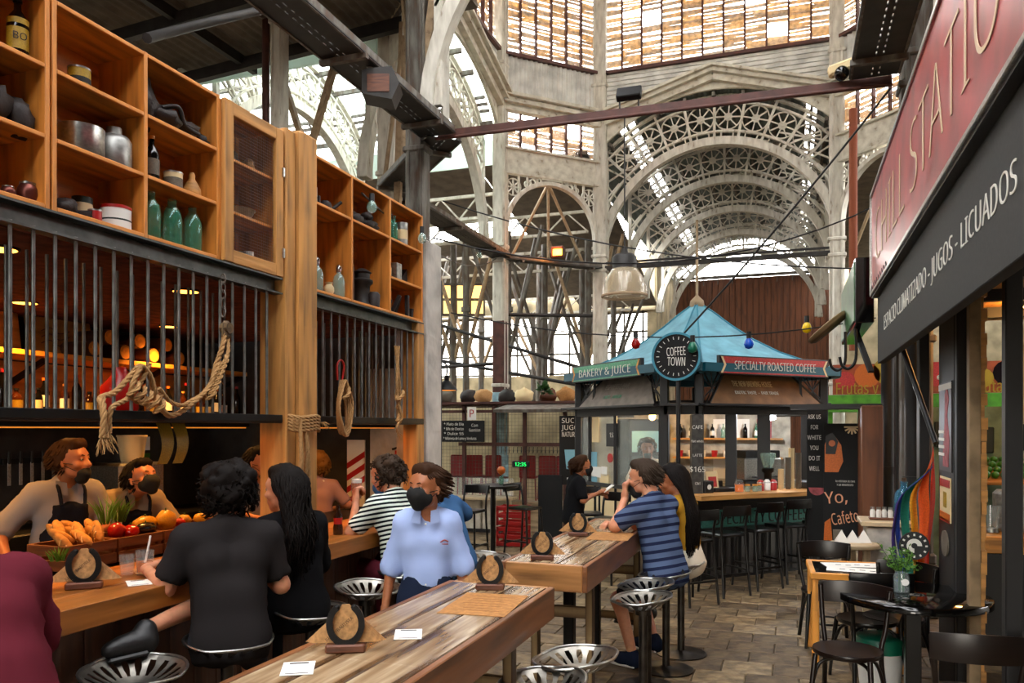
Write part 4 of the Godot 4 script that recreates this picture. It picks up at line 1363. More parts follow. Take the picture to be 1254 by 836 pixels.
func kitchen():
	# shelf on the back wall with boards, logs and bottles
	var g := G.new()
	g.bev(V(-5.6, 2.33, -4.8), V(0.48, 0.04, 4.2), 0.004)
	var o: Node3D = solo("back_shelf", "long lit wooden shelf on the kitchen back wall", "shelf", g, "wood_yellow")
	for z in [-3.4, -4.6, -5.8, -6.9]:
		g = G.new()
		g.bar(V(-5.88, 2.1, z), V(-5.45, 2.3, z), 0.03, 0.04)
		part(o, "bracket", g, "black_steel")
	for k in 3:
		g = G.new()
		g.bev(V(0, 0.16, 0), V(0.03, 0.32, 0.62), 0.01, Basis(V(0, 0, 1), 0.15))
		o = solo("cutting_board", ["pale wooden board with carved script leaning on the back shelf", "second pale wooden board leaning on the back shelf", "short pale board at the end of the back shelf"][k], "board", g, "wood_post", "", V(-5.72, 2.352, -3.6 - k * 0.68))
		g = G.new()
		for e in 3: g.tube(smooth([V(0.03, 0.2 - e * 0.05, 0.2), V(0.032, 0.23 - e * 0.05, 0.12), V(0.034, 0.19 - e * 0.05, 0.04), V(0.034, 0.22 - e * 0.05, -0.06)], 4), 0.004, 5)
		part(o, "carved_script", g, "wood_holder")
	for k in 7:
		o = thing("cut_log", "cut log lying end-on on the back shelf", "log", V(-5.55, 2.42 + 0.11 * (k % 2), -5.0 - k * 0.16), 0, "logs stacked on the back shelf")
		g = G.new()
		g.tube([V(-0.2, 0, 0), V(0.16, 0, 0)], 0.066, 12)
		part(o, "bark", g, "wood_front")
		g = G.new()
		g.tube([V(0.16, 0, 0), V(0.163, 0, 0)], 0.06, 12)
		part(o, "sawn_end", g, "wood_yellow")
	for k in 4:
		vessel("wine_glass", "stemmed glass on the back shelf end", "glass", V(-5.5, 2.352, -6.5 - k * 0.1), [["bowl", [[0, 0], [0.03, 0], [0.004, 0.01], [0.004, 0.08], [0.035, 0.12], [0.03, 0.18]], "glass_thin"]], "glasses on the back shelf")
	# ledge of bottles at the level of the rail
	g = G.new()
	g.box(V(-5.58, 1.86, -4.6), V(0.55, 0.05, 4.6))
	solo("bottle_ledge", "dark ledge carrying the lit bottle row", "shelf", g, "wood_counter")
	g = G.new()
	g.box(V(-5.87, 2.1, -4.6), V(0.02, 0.4, 4.6))
	solo("amber_panel", "warm wooden panel behind the bottle row", "panel", g, "wood_post")
	for k in 24:
		var kind := k % 5
		var z := -3.75 - k * 0.125 - 0.02 * (k % 3)
		bottle("bottle", ["small dark bottle with cream label in the lit row", "dark bottle with orange cap in the lit row", "amber bottle with white label in the lit row", "tall dark wine bottle in the lit row", "squat amber bottle in the lit row"][kind], V(-5.35 + 0.04 * (k % 2), 1.886, z), [0.032, 0.036, 0.034, 0.036, 0.042][kind], [0.18, 0.26, 0.22, 0.3, 0.17][kind], ["bottle_dark", "bottle_dark", "bottle_amber", "bottle_dark", "bottle_amber"][kind], ["cream_paper", "white_paper", "white_paper", "", "label_yellow"][kind], ["black", "juice_solid", "wood_yellow", "red", "black"][kind], "bottle row in the kitchen")
	# red demijohn seen through the rope, hanging peppers, cook's tools
	vessel("red_jar", "dark red glass jar behind the knotted rope", "jar", V(-3.2, 1.81, -3.12), [["body", [[0, 0], [0.07, 0], [0.09, 0.05], [0.09, 0.16], [0.04, 0.22], [0.035, 0.26]], "veg_red"]])
	g = G.new()
	g.bev(V(-5.5, 0.5, -4.6), V(0.6, 1.0, 4.4), 0.01)
	solo("back_counter", "dark steel counter along the kitchen back wall", "counter", g, "black_steel")
	g = G.new()
	g.bev(V(-5.45, 1.24, -5.35), V(0.45, 0.46, 0.5), 0.02)
	o = solo("steel_machine", "stainless kitchen machine with a grey front", "machine", g, "steel")
	g = G.new()
	g.bev(V(-5.21, 1.25, -5.35), V(0.02, 0.3, 0.2), 0.006)
	part(o, "front_plate", g, "aluminium")
	vessel("white_tub", "white plastic tub on top of the stainless machine", "tub", V(-5.4, 1.472, -5.4), [["body", [[0, 0], [0.09, 0], [0.12, 0.22], [0.125, 0.22], [0.125, 0.235], [0.11, 0.235]], "cream_paper"]])
	o = thing("knife_rack", "wall rack of knives behind the cooks", "rack", V(-5.86, 1.5, -4.85))
	g = G.new()
	g.bev(V(0, 0, 0), V(0.03, 0.05, 0.6), 0.004)
	part(o, "bar", g, "black_steel")
	for k in 6:
		g = G.new()
		g.bev(V(0.02, -0.1, -0.25 + k * 0.1), V(0.006, 0.18, 0.03), 0.002)
		var b := part(o, "blade", g, "steel")
		g = G.new()
		g.bev(V(0.02, 0.03, -0.25 + k * 0.1), V(0.018, 0.1, 0.025), 0.005)
		part(b, "handle", g, "black")
	for k in 2:
		g = G.new()
		var p := PackedVector3Array()
		for r in 9:
			for q in 3:
				var a := r / 8.0 * 0.9
				p.push_back(V(0.0 + 0.04 * sin(a * 3), -0.24 * a, (q - 1) * 0.05 * (1.0 - 0.3 * a) + 0.03 * a * a))
		g.sheet(p, 3, 9)
		solo("hanging_cloth", "yellow cloth strip hanging from the cage floor", "cloth", g, "label_yellow", "cloth strips", V(-3.15, 1.79, -3.36 - k * 0.11))
	# notices, extinguisher, striped hazard panel at the far end
	o = thing("fire_extinguisher", "red fire extinguisher on the wall beside the pilaster", "extinguisher", V(-3.45, 1.1, -6.6))
	part(o, "cylinder", lath([[0, 0], [0.075, 0], [0.08, 0.02], [0.08, 0.36], [0.06, 0.41], [0.025, 0.43], [0.025, 0.46]], 18), "red")
	part(o, "label", lath([[0.081, 0.16], [0.081, 0.28]], 18), "cream_paper")
	g = G.new()
	g.tube(smooth([V(0, 0.45, 0), V(0.05, 0.5, 0.02), V(0.1, 0.42, 0.02), V(0.1, 0.1, 0.02)], 5), 0.01, 6)
	g.bar(V(-0.05, 0.47, 0), V(0.06, 0.5, 0), 0.03, 0.02)
	part(o, "hose", g, "black")
	g = G.new()
	g.box(V(-4.08, 1.32, -6.93), V(0.2, 0.66, 0.02))
	o = solo("hazard_panel", "red and white diagonally striped panel on the dark wall", "panel", g, "white_paper")
	for k in 4:
		g = G.new()
		g.prism(PackedVector2Array([Vector2(-0.1, -0.32 + k * 0.12), Vector2(0.1, -0.2 + k * 0.12), Vector2(0.1, -0.14 + k * 0.12), Vector2(-0.1, -0.26 + k * 0.12)]), 0.004, T3(-4.08, 1.32, -6.918))
		part(o, "red_stripe", g, "red")
	g = G.new()
	g.box(V(-3.7, 1.4, -6.92), V(0.42, 1.9, 0.03))
	solo("cream_door", "cream painted door leaf behind the fire extinguisher", "door", g, "wall_plaster")
	for k in 3:
		g = G.new()
		g.bev(V(-5.87, 1.62 - 0.13 * k, -6.05), V(0.01, 0.13 if k == 0 else 0.07, 0.08), 0.002)
		solo("wall_tag", ["small white tag", "green tag", "grey tag"][k] + " on the black kitchen wall", "tag", g, ["white_paper", "lime", "label_grey"][k])

# ---------------------------------------------------------------- tables, stools, chairs
func tractor_seat() -> Array:
	# [pan mesh, rim mesh, stem mesh, foot mesh]
	var R := func(a: float) -> float: return 0.205 + 0.018 * cos(2 * a) + 0.012 * sin(a)
	var H := func(a: float, f: float) -> float: return 0.07 * f * f * (0.75 + 0.5 * maxf(0.0, -sin(a)) + 0.28 * absf(cos(a)))
	var P := func(a: float, f: float) -> Vector3:
		var r: float = R.call(a)
		return Vector3(cos(a) * r * f, 0.63 + H.call(a, f), -sin(a) * r * f)
	var g := G.new()
	var p := PackedVector3Array()
	for r in 5:
		for q in 33: p.push_back(P.call(TAU * q / 32.0, 0.12 * r))
	g.sheet(p, 33, 5)
	for k in 20:
		var a := TAU * (k + 0.5) / 20.0
		if absf(a - PI / 2) < 0.2: continue
		var w := 0.11
		p = PackedVector3Array()
		for r in 6:
			var f := 0.46 + 0.5 * r / 5.0
			for s in [-1.0, 1.0]: p.push_back(P.call(a + s * w * (0.62 if r in [2, 3] else 0.85) + 0.2 * (f - 0.46), f))
		g.sheet(p, 2, 6)
		for r in 12: p[r] += V(0, -0.004, 0)
		g.sheet(p, 2, 6)
	for e in [[0.88, 1.0]]:
		p = PackedVector3Array()
		for r in 3:
			for q in 41: p.push_back(P.call(TAU * q / 40.0, lerpf(e[0], e[1], r / 2.0)))
		g.sheet(p, 41, 3)
	var pan := g.mesh(M.seat_steel)
	g = G.new()
	var t := []
	for q in 41: t.append(P.call(TAU * q / 40.0, 1.0))
	g.tube(t, 0.007, 6, false)
	var rim := g.mesh(M.steel)
	g = G.new()
	g.tube([V(0, 0.02, 0), V(0, 0.63, 0)], 0.028, 14)
	g.tube([V(0, 0.6, 0), V(0, 0.635, 0)], 0.05, 12)
	var stem := g.mesh(M.tube_steel)
	g = G.new()
	g.lathe([Vector2(0, 0.0), Vector2(0.2, 0.0), Vector2(0.2, 0.008), Vector2(0.05, 0.018), Vector2(0.03, 0.03)], 24)
	var foot := g.mesh(M.tube_steel)
	return [pan, rim, stem, foot]
func stools():
	var ms := tractor_seat()
	var spots := [
		[V(-0.87, 0, -4.95), 90.0, 1.0, "empty tractor-seat stool at the near corner of the second long table"],
		[V(-0.92, 0, -5.4), 90.0, 1.0, "empty tractor-seat stool beside the man in the blue striped shirt"],
		[V(-0.86, 0, -5.85), 90.0, 1.0, "tractor-seat stool under the man in the blue striped shirt"],
		[V(-0.81, 0, -6.3), 90.0, 1.0, "tractor-seat stool under the woman with long dark hair at the table"],
		[V(-0.93, 0, -3.56), 80.0, 1.0, "steel tractor-seat stool at the far end of the nearest long table"],
		[V(-0.97, 0, -3.16), 95.0, 1.0, "steel tractor-seat stool with slotted pan beside the nearest long table edge"],
		[V(-2.5, 0, -2.5), -75.0, 1.14, "empty tractor-seat stool by the bar beside the maroon jumper"],
		[V(-2.46, 0, -3.02), -75.0, 1.14, "tractor-seat stool under the curly haired man in black"],
		[V(-2.43, 0, -3.65), -80.0, 1.14, "tractor-seat stool under the long haired guest in black"],
		[V(-2.45, 0, -4.28), -90.0, 1.14, "empty tractor-seat stool between the long haired guest and the striped man"],
		[V(-2.46, 0, -4.84), -90.0, 1.14, "tractor-seat stool under the man in the black and white striped shirt"],
		[V(-2.25, 0, -5.75), -90.0, 1.1, "empty tractor-seat stool behind the waitress"],
	]
	for s in spots:
		var o: Node3D = thing("tractor_stool", s[3], "stool", s[0], s[1], "tractor-seat stools")
		var b := Transform3D(Basis.from_scale(V(1, s[2], 1)), Vector3.ZERO)
		var lift := Transform3D(Basis.IDENTITY, V(0, 0.63 * (s[2] - 1.0), 0))
		inst(o, "seat_pan", ms[0], lift)
		inst(o, "rim", ms[1], lift)
		inst(o, "stem", ms[2], b)
		inst(o, "foot_plate", ms[3])
func long_table(label: String, x0: float, x1: float, z0: float, z1: float):
	var o: Node3D = thing("long_table", label, "table")
	var n := 3
	var w := (x1 - x0 - 0.06) / n
	var g := G.new()
	for k in n:
		g = G.new()
		g.bev(V(x0 + 0.03 + w * (k + 0.5), 0.985, (z0 + z1) * 0.5), V(w - 0.004, 0.03, absf(z1 - z0) - 0.064), 0.004)
		part(o, "top_plank", g, "wood_table")
	for x in [x0 + 0.015, x1 - 0.015]:
		g = G.new()
		g.bev(V(x, 0.925, (z0 + z1) * 0.5), V(0.03, 0.15, absf(z1 - z0)), 0.004)
		part(o, "side_board", g, "wood_apron")
	for z in [z0 - 0.015, z1 + 0.015]:
		g = G.new()
		g.bev(V((x0 + x1) * 0.5, 0.925, z), V(x1 - x0 - 0.06, 0.15, 0.03), 0.004)
		part(o, "end_board", g, "wood_end")
	for z in [z0 - 0.35, z1 + 0.45]:
		for x in [x0 + 0.1, x1 - 0.07]:
			g = G.new()
			g.bev(V(x, 0.43, z), V(0.045, 0.86, 0.06), 0.004)
			part(o, "leg", g, "wood_leg")
		g = G.new()
		g.bev(V((x0 + x1) * 0.5, 0.66, z), V(x1 - x0 - 0.14, 0.07, 0.03), 0.004)
		part(o, "cross_rail", g, "wood_leg")
		g = G.new()
		g.bev(V((x0 + x1) * 0.5, 0.3, z), V(x1 - x0 - 0.14, 0.06, 0.03), 0.004)
		part(o, "cross_rail", g, "wood_leg")
	for z in [z0 - 0.75, z1 + 0.85]:
		g = G.new()
		g.bev(V((x0 + x1) * 0.5 - 0.05, 0.44, z), V(0.07, 0.86, 0.07), 0.006)
		part(o, "steel_leg", g, "black_steel")
func napkin_holder(at: Vector3, turn: float, label: String, s := 1.0):
	var o: Node3D = thing("napkin_holder", label, "napkin holder", at, turn)
	var g := G.new()
	g.bev(V(0, 0.015, 0.0), V(0.135, 0.03, 0.05), 0.006)
	part(o, "wooden_base", g, "wood_holder")
	g = G.new()
	var pts := []
	for k in 23:
		var a := deg_to_rad(lerpf(122.0, 418.0, k / 22.0))
		pts.append(V(cos(a) * 0.054, 0.098 + sin(a) * 0.066, 0.012))
	# a flat bar bent into a horseshoe
	for k in pts.size() - 1:
		g.bar(pts[k], pts[k] + (pts[k + 1] - pts[k]) * 1.08, 0.021, 0.012, V(0, 0, 1))
	for e in [0, 22]: g.ball(pts[e], V(0.0115, 0.0115, 0.0065), 8)
	part(o, "horseshoe", g, "horseshoe")
	for k in 4:
		g = G.new()
		var zz := -0.002 - k * 0.006
		var d := 0.008 * k
		g.prism(PackedVector2Array([Vector2(-0.115 - d, 0.032), Vector2(0.11 + d, 0.032), Vector2(0.012, 0.162 - d * 0.6), Vector2(-0.012, 0.162 - d * 0.6)]), 0.0035, Transform3D(Basis(Vector3.RIGHT, -0.06 * k), V(0, 0, zz)))
		var nk := part(o, "napkin", g, "kraft")
		if k == 0:
			words(nk, "BAUTISTA", 0.011, "print_dark", Transform3D(Basis(Vector3(0, 0, 1), deg_to_rad(40)), V(-0.004, 0.095, zz + 0.0012)), 0.0006)
			words(nk, "JUAN", 0.011, "print_dark", Transform3D(Basis(Vector3(0, 0, 1), deg_to_rad(40)), V(-0.055, 0.052, zz + 0.0012)), 0.0006)
	o.scale = V(s, s, s)
func table_goods():
	napkin_holder(V(-1.43, 1.0, -2.36), 25, "horseshoe napkin holder on a rounded board near the table card")
	napkin_holder(V(-1.34, 1.0, -3.5), 15, "horseshoe napkin holder at the far end of the nearest table")
	napkin_holder(V(-1.36, 1.0, -4.4), 12, "horseshoe napkin holder at the front end of the second table")
	napkin_holder(V(-1.42, 1.0, -5.45), 12, "horseshoe napkin holder near the sanitiser bottle")
	napkin_holder(V(-1.16, 1.0, -6.25), 12, "horseshoe napkin holder beyond the man's folded arms")
	napkin_holder(V(-2.95, 1.052, -2.68), 40, "horseshoe napkin holder on the bar counter with spilled napkins", 1.1)
	for q in [[V(-1.25, 1.002, -3.2), 5.0, "kraft placemat on the nearest long table"], [V(-1.2, 1.002, -5.52), 4.0, "kraft placemat under the resting arm on the second table"]]:
		var g := G.new()
		g.box(V(0, 0, 0), V(0.29, 0.0015, 0.42))
		var o: Node3D = solo("placemat", q[2], "placemat", g, "kraft_mat", "", q[0], q[1])
		for k in 7:
			var gg := G.new()
			gg.box(V(0, 0.001, -0.14 + k * 0.045), V(0.2 - 0.03 * (k % 3), 0.0006, 0.006))
			part(o, "printed_line", gg, "print_tan")
	for q in [[V(-1.47, 1.003, -2.14), 30.0, "white menu card lying before the near napkin holder"], [V(-1.33, 1.003, -2.63), 25.0, "white menu card lying behind the near napkin holder"], [V(-2.82, 1.055, -2.86), 50.0, "white paper slip on the bar counter"]]:
		var g := G.new()
		g.box(V(0, 0, 0), V(0.1, 0.002, 0.14))
		var o: Node3D = solo("menu_card", q[2], "card", g, "white_paper", "", q[0], q[1])
		var gg := G.new()
		for e in [[0, -0.052, 0.06, 0.012], [0, 0.056, 0.07, 0.005]]: gg.box(V(e[0], 0.0015, e[1]), V(e[2], 0.0006, e[3]))
		part(o, "print", gg, "print_dark")
	var o: Node3D = vessel("sanitiser_bottle", "small clear pump bottle on the second table", "bottle", V(-1.15, 1.0, -5.75), [["body", [[0, 0], [0.032, 0], [0.034, 0.01], [0.034, 0.08], [0.02, 0.095], [0.012, 0.1]], "glass_thin"], ["pump", [[0.014, 0.098], [0.014, 0.115], [0.005, 0.118], [0.005, 0.14], [0, 0.14]], "white_paper"]])
	o = vessel("clay_cup", "small orange clay cup beside the man's arm", "cup", V(-1.1, 1.0, -5.95), [["body", [[0, 0], [0.025, 0], [0.045, 0.04], [0.042, 0.07], [0.038, 0.07], [0.04, 0.04], [0, 0.008]], "clay"]])
	# bar counter goods
	o = vessel("beer_glass", "glass of beer with a straw on the bar counter", "glass", V(-2.95, 1.052, -3.03), [["glass", [[0, 0], [0.034, 0], [0.036, 0.005], [0.043, 0.12], [0.041, 0.12], [0.034, 0.008], [0, 0.008]], "glass_thin"], ["beer", [[0, 0.009], [0.033, 0.009], [0.037, 0.065], [0, 0.065]], "beer"]])
	var g := G.new()
	g.tube([V(-0.01, 0.01, 0), V(0.02, 0.19, -0.015)], 0.005, 8)
	part(o, "straw", g, "white_paper")
	vessel("glass_jug", "empty clear glass tumbler beside the beer glass", "glass", V(-3.03, 1.052, -3.0), [["glass", [[0, 0], [0.03, 0], [0.036, 0.1], [0.034, 0.1], [0.029, 0.006], [0, 0.006]], "glass_thin"]])
	g = G.new()
	for k in 9:
		var a := rng.randf_range(0, 3.0)
		g.bar(V(rng.randf_range(-0.05, 0.15), 0.004 + k * 0.002, rng.randf_range(-0.2, 0.1)), V(rng.randf_range(-0.05, 0.15) + 0.12 * cos(a), 0.006 + k * 0.002, rng.randf_range(-0.2, 0.1)), 0.02, 0.002)
	solo("cutlery_papers", "loose paper strips and cutlery on the bar counter", "paper", g, "kraft", "", V(-2.95, 1.054, -3.05))
	o = vessel("soda_bottle", "brown soft drink bottle with paper label on the bar", "bottle", V(-2.86, 1.052, -4.62), [["body", [[0, 0], [0.03, 0], [0.032, 0.01], [0.032, 0.05], [0.027, 0.08], [0.031, 0.12], [0.014, 0.17], [0.013, 0.2], [0, 0.2]], "glass_brown"], ["paper_label", [[0.0285, 0.07], [0.0275, 0.085], [0.031, 0.115]], "red"]])
	for k in 4:
		crate(V(-3.6, 1.03, -3.2 - 0.335 * k), k)
	produce()
func crate(at: Vector3, k: int):
	var o: Node3D = thing("wooden_crate", "slatted wooden crate on the bar %s" % ["heaped with bread loaves", "with peppers and aubergine", "with yellow lemons", "partly hidden behind the curly haired man"][k], "crate", at)
	var L := 0.32
	var D := 0.26
	for y in [0.03, 0.105]:
		for s in [[V(D / 2, y, 0), V(0.012, 0.055, L)], [V(-D / 2, y, 0), V(0.012, 0.055, L)], [V(0, y, L / 2), V(D, 0.055, 0.012)], [V(0, y, -L / 2), V(D, 0.055, 0.012)]]:
			var g := G.new()
			g.bev(s[0], s[1], 0.002)
			part(o, "slat", g, "wood_crate")
	for q in [[1, 1], [1, -1], [-1, 1], [-1, -1]]:
		var g := G.new()
		g.box(V(q[0] * (D / 2 - 0.016), 0.066, q[1] * (L / 2 - 0.016)), V(0.02, 0.13, 0.02))
		part(o, "corner_post", g, "wood_crate")
	var g2 := G.new()
	g2.box(V(0, 0.006, 0), V(D - 0.01, 0.01, L - 0.01))
	part(o, "bottom", g2, "wood_crate")
func produce():
	var y := 1.14
	# bread
	var r2 := RandomNumberGenerator.new()
	r2.seed = 5
	for k in 11:
		var o: Node3D = thing("bread_loaf", "golden crusty baguette piece heaped in the crate", "bread", V(-3.51 - 0.05 * (k % 4), y + 0.03 + 0.02 * (k % 3) + 0.012 * (k % 4), -3.07 - 0.026 * k), 0, "bread pieces in the crate")
		var g := G.new()
		var b := Basis.from_euler(V(r2.randf_range(-0.3, 0.5), r2.randf_range(-0.8, 0.8), r2.randf_range(0.5, 1.1)))
		blob(g, Vector3.ZERO, V(0.027, 0.07, 0.027), 60 + k, 0.15, 12)
		var m := part(o, "crust", g, "bread")
		m.basis = b
		for s in 2:
			g = G.new()
			g.tube([V(-0.013, -0.03 + s * 0.04, 0.024), V(0.0, -0.02 + s * 0.04, 0.027), V(0.013, -0.01 + s * 0.04, 0.024)], 0.004, 5)
			part(o, "score", g, "bread_pale").basis = b
	var items := [
		["bell_pepper", "glossy red pepper in the vegetable crate", "pepper", V(-3.55, y + 0.05, -3.44), V(0.045, 0.05, 0.05), "veg_red"],
		["bell_pepper", "second red pepper lying on its side by the aubergine", "pepper", V(-3.52, y + 0.04, -3.51), V(0.05, 0.04, 0.045), "veg_red"],
		["aubergine", "dark purple aubergine in the vegetable crate", "aubergine", V(-3.52, y + 0.045, -3.62), V(0.04, 0.035, 0.085), "veg_purple"],
		["squash", "yellow squash beside the aubergine", "squash", V(-3.6, y + 0.06, -3.7), V(0.045, 0.045, 0.09), "veg_yellow"],
		["lemon", "bright yellow cut pumpkin piece on the crate", "pumpkin", V(-3.56, y + 0.07, -3.82), V(0.05, 0.06, 0.07), "veg_yellow"],
		["lemon", "yellow lemon at the end of the crates", "lemon", V(-3.58, y + 0.05, -4.0), V(0.035, 0.035, 0.045), "veg_yellow"],
		["lemon", "second yellow lemon at the end of the crates", "lemon", V(-3.55, y + 0.05, -4.1), V(0.035, 0.035, 0.045), "veg_yellow"],
		["tomato", "ripe tomato between the lemons", "tomato", V(-3.56, y + 0.04, -3.94), V(0.034, 0.03, 0.034), "veg_red"],
	]
	for k in items.size():
		var q = items[k]
		var o: Node3D = thing(q[0], q[1], q[2], q[3])
		var g := G.new()
		blob(g, Vector3.ZERO, q[4], 80 + k, 0.18, 16)
		part(o, "flesh", g, q[5])
		g = G.new()
		g.tube([V(0, q[4].y * 0.8, 0), V(0.005, q[4].y * 1.25, 0.005)], [0.006, 0.004], 6)
		part(o, "stem", g, "leaf")
	for q in [[V(-3.66, y + 0.08, -3.47), 0.16], [V(-3.68, y + 0.08, -3.58), 0.15], [V(-3.45, y - 0.04, -2.98), 0.07]]:
		var g := G.new()
		for k in 40:
			var a := r2.randf() * TAU
			var d := V(cos(a) * 0.35, 1.0, sin(a) * 0.35)
			var p: Vector3 = V(cos(a), 0, sin(a)) * r2.randf() * 0.035
			var h: float = q[1] * r2.randf_range(0.5, 1.0)
			g.tube([p, p + d * h * 0.6, p + d * h + V(cos(a), 0, sin(a)) * h * 0.2], [0.002, 0.004, 0.0005], 4, false)
		solo("herb_bunch", "bunch of green herbs %s" % ["behind the crates" if q[1] > 0.155 else ("beside the aubergine" if q[1] > 0.1 else "at the near end of the crates")], "herbs", g, "leaf_light", "", q[0])

func bent_chair(label: String, at: Vector3, turn: float, group: String, m := "wood_black", sh := 0.45, bh := 0.78) -> Node3D:
	# front of the chair looks to -z
	var o: Node3D = thing("bentwood_chair", label, "chair", at, turn, group)
	var g := G.new()
	var prof := [Vector2(0, sh - 0.03), Vector2(0.19, sh - 0.03), Vector2(0.2, sh - 0.015), Vector2(0.195, sh), Vector2(0.17, sh - 0.004), Vector2(0, sh - 0.008)]
	g.lathe(prof, 22, Transform3D.IDENTITY, 1.0, 1.0)
	part(o, "seat", g, m)
	for s in [-1.0, 1.0]:
		g = G.new()
		g.tube(smooth([V(s * 0.15, sh - 0.02, -0.14), V(s * 0.165, sh * 0.5, -0.17), V(s * 0.18, 0, -0.19)], 4), [0.016, 0.016, 0.016, 0.016, 0.015, 0.014, 0.013, 0.012, 0.012], 8)
		part(o, "leg", g, m)
		g = G.new()
		g.tube(smooth([V(s * 0.2, bh, 0.2), V(s * 0.18, sh + 0.1, 0.18), V(s * 0.16, sh - 0.03, 0.15), V(s * 0.17, sh * 0.5, 0.18), V(s * 0.19, 0, 0.24)], 4), 0.015, 8)
		part(o, "leg", g, m)
	g = G.new()
	var p := PackedVector3Array()
	for r in 5:
		var y: float = [bh - 0.11, bh - 0.11, bh + 0.015, bh + 0.015, bh - 0.11][r]
		var off: float = [0.0, 0.018, 0.018, 0.0, 0.0][r]
		for q in 17:
			var a := lerpf(-1.0, 1.0, q / 16.0)
			p.push_back(V(a * 0.215, y + (0.012 * (1 - a * a) if y > bh else 0.0), 0.21 + off + 0.055 * (1.0 - a * a)))
	g.sheet(p, 17, 5)
	part(o, "backrest", g, m)
	g = G.new()
	for q in 2:
		var s := -1.0 if q == 0 else 1.0
		g.tube(smooth([V(s * 0.17, sh * 0.42, -0.17), V(s * 0.14, sh - 0.09, -0.1), V(s * 0.05, sh - 0.05, -0.05)], 5), 0.011, 6)
		g.tube(smooth([V(s * 0.175, sh * 0.42, 0.18), V(s * 0.14, sh - 0.09, 0.1), V(s * 0.05, sh - 0.05, 0.05)], 5), 0.011, 6)
	var ringp := []
	for q in 25: ringp.append(V(cos(TAU * q / 24.0) * 0.155, sh * 0.42, sin(TAU * q / 24.0) * 0.155))
	g.tube(ringp, 0.009, 6, false)
	part(o, "stretcher", g, m)
	return o
func bar_chair(label: String, at: Vector3, turn: float, group: String, m := "wood_black", sh := 0.66, bh := 0.94):
	var o: Node3D = thing("bar_chair", label, "bar chair", at, turn, group)
	var g := G.new()
	g.bev(V(0, sh - 0.02, 0), V(0.34, 0.035, 0.34), 0.014)
	part(o, "seat", g, m)
	for s in [-1.0, 1.0]:
		g = G.new()
		g.tube([V(s * 0.15, sh - 0.02, -0.14), V(s * 0.18, 0, -0.19)], 0.014, 8)
		part(o, "leg", g, m)
		g = G.new()
		g.tube(smooth([V(s * 0.17, bh, 0.22), V(s * 0.16, sh, 0.16), V(s * 0.18, 0, 0.22)], 4), 0.014, 8)
		part(o, "leg", g, m)
	for y in [bh - 0.035]:
		g = G.new()
		var p := PackedVector3Array()
		for r in 5:
			var yy: float = [y - 0.055, y - 0.055, y + 0.05, y + 0.05, y - 0.055][r]
			var off: float = [0.0, 0.016, 0.016, 0.0, 0.0][r]
			for q in 11:
				var a := lerpf(-1.0, 1.0, q / 10.0)
				p.push_back(V(a * 0.185, yy, 0.21 + off + 0.03 * (1.0 - a * a)))
		g.sheet(p, 11, 5)
		part(o, "backrest", g, m)
	g = G.new()
	for y in [sh * 0.36]:
		g.bar(V(-0.17, y, -0.17), V(0.17, y, -0.17), 0.02, 0.02)
		g.bar(V(-0.17, y, 0.2), V(0.17, y, 0.2), 0.02, 0.02)
		for s in [-1.0, 1.0]: g.bar(V(s * 0.17, y + 0.03, -0.17), V(s * 0.17, y + 0.03, 0.2), 0.02, 0.02)
	part(o, "foot_rail", g, m)
	return o
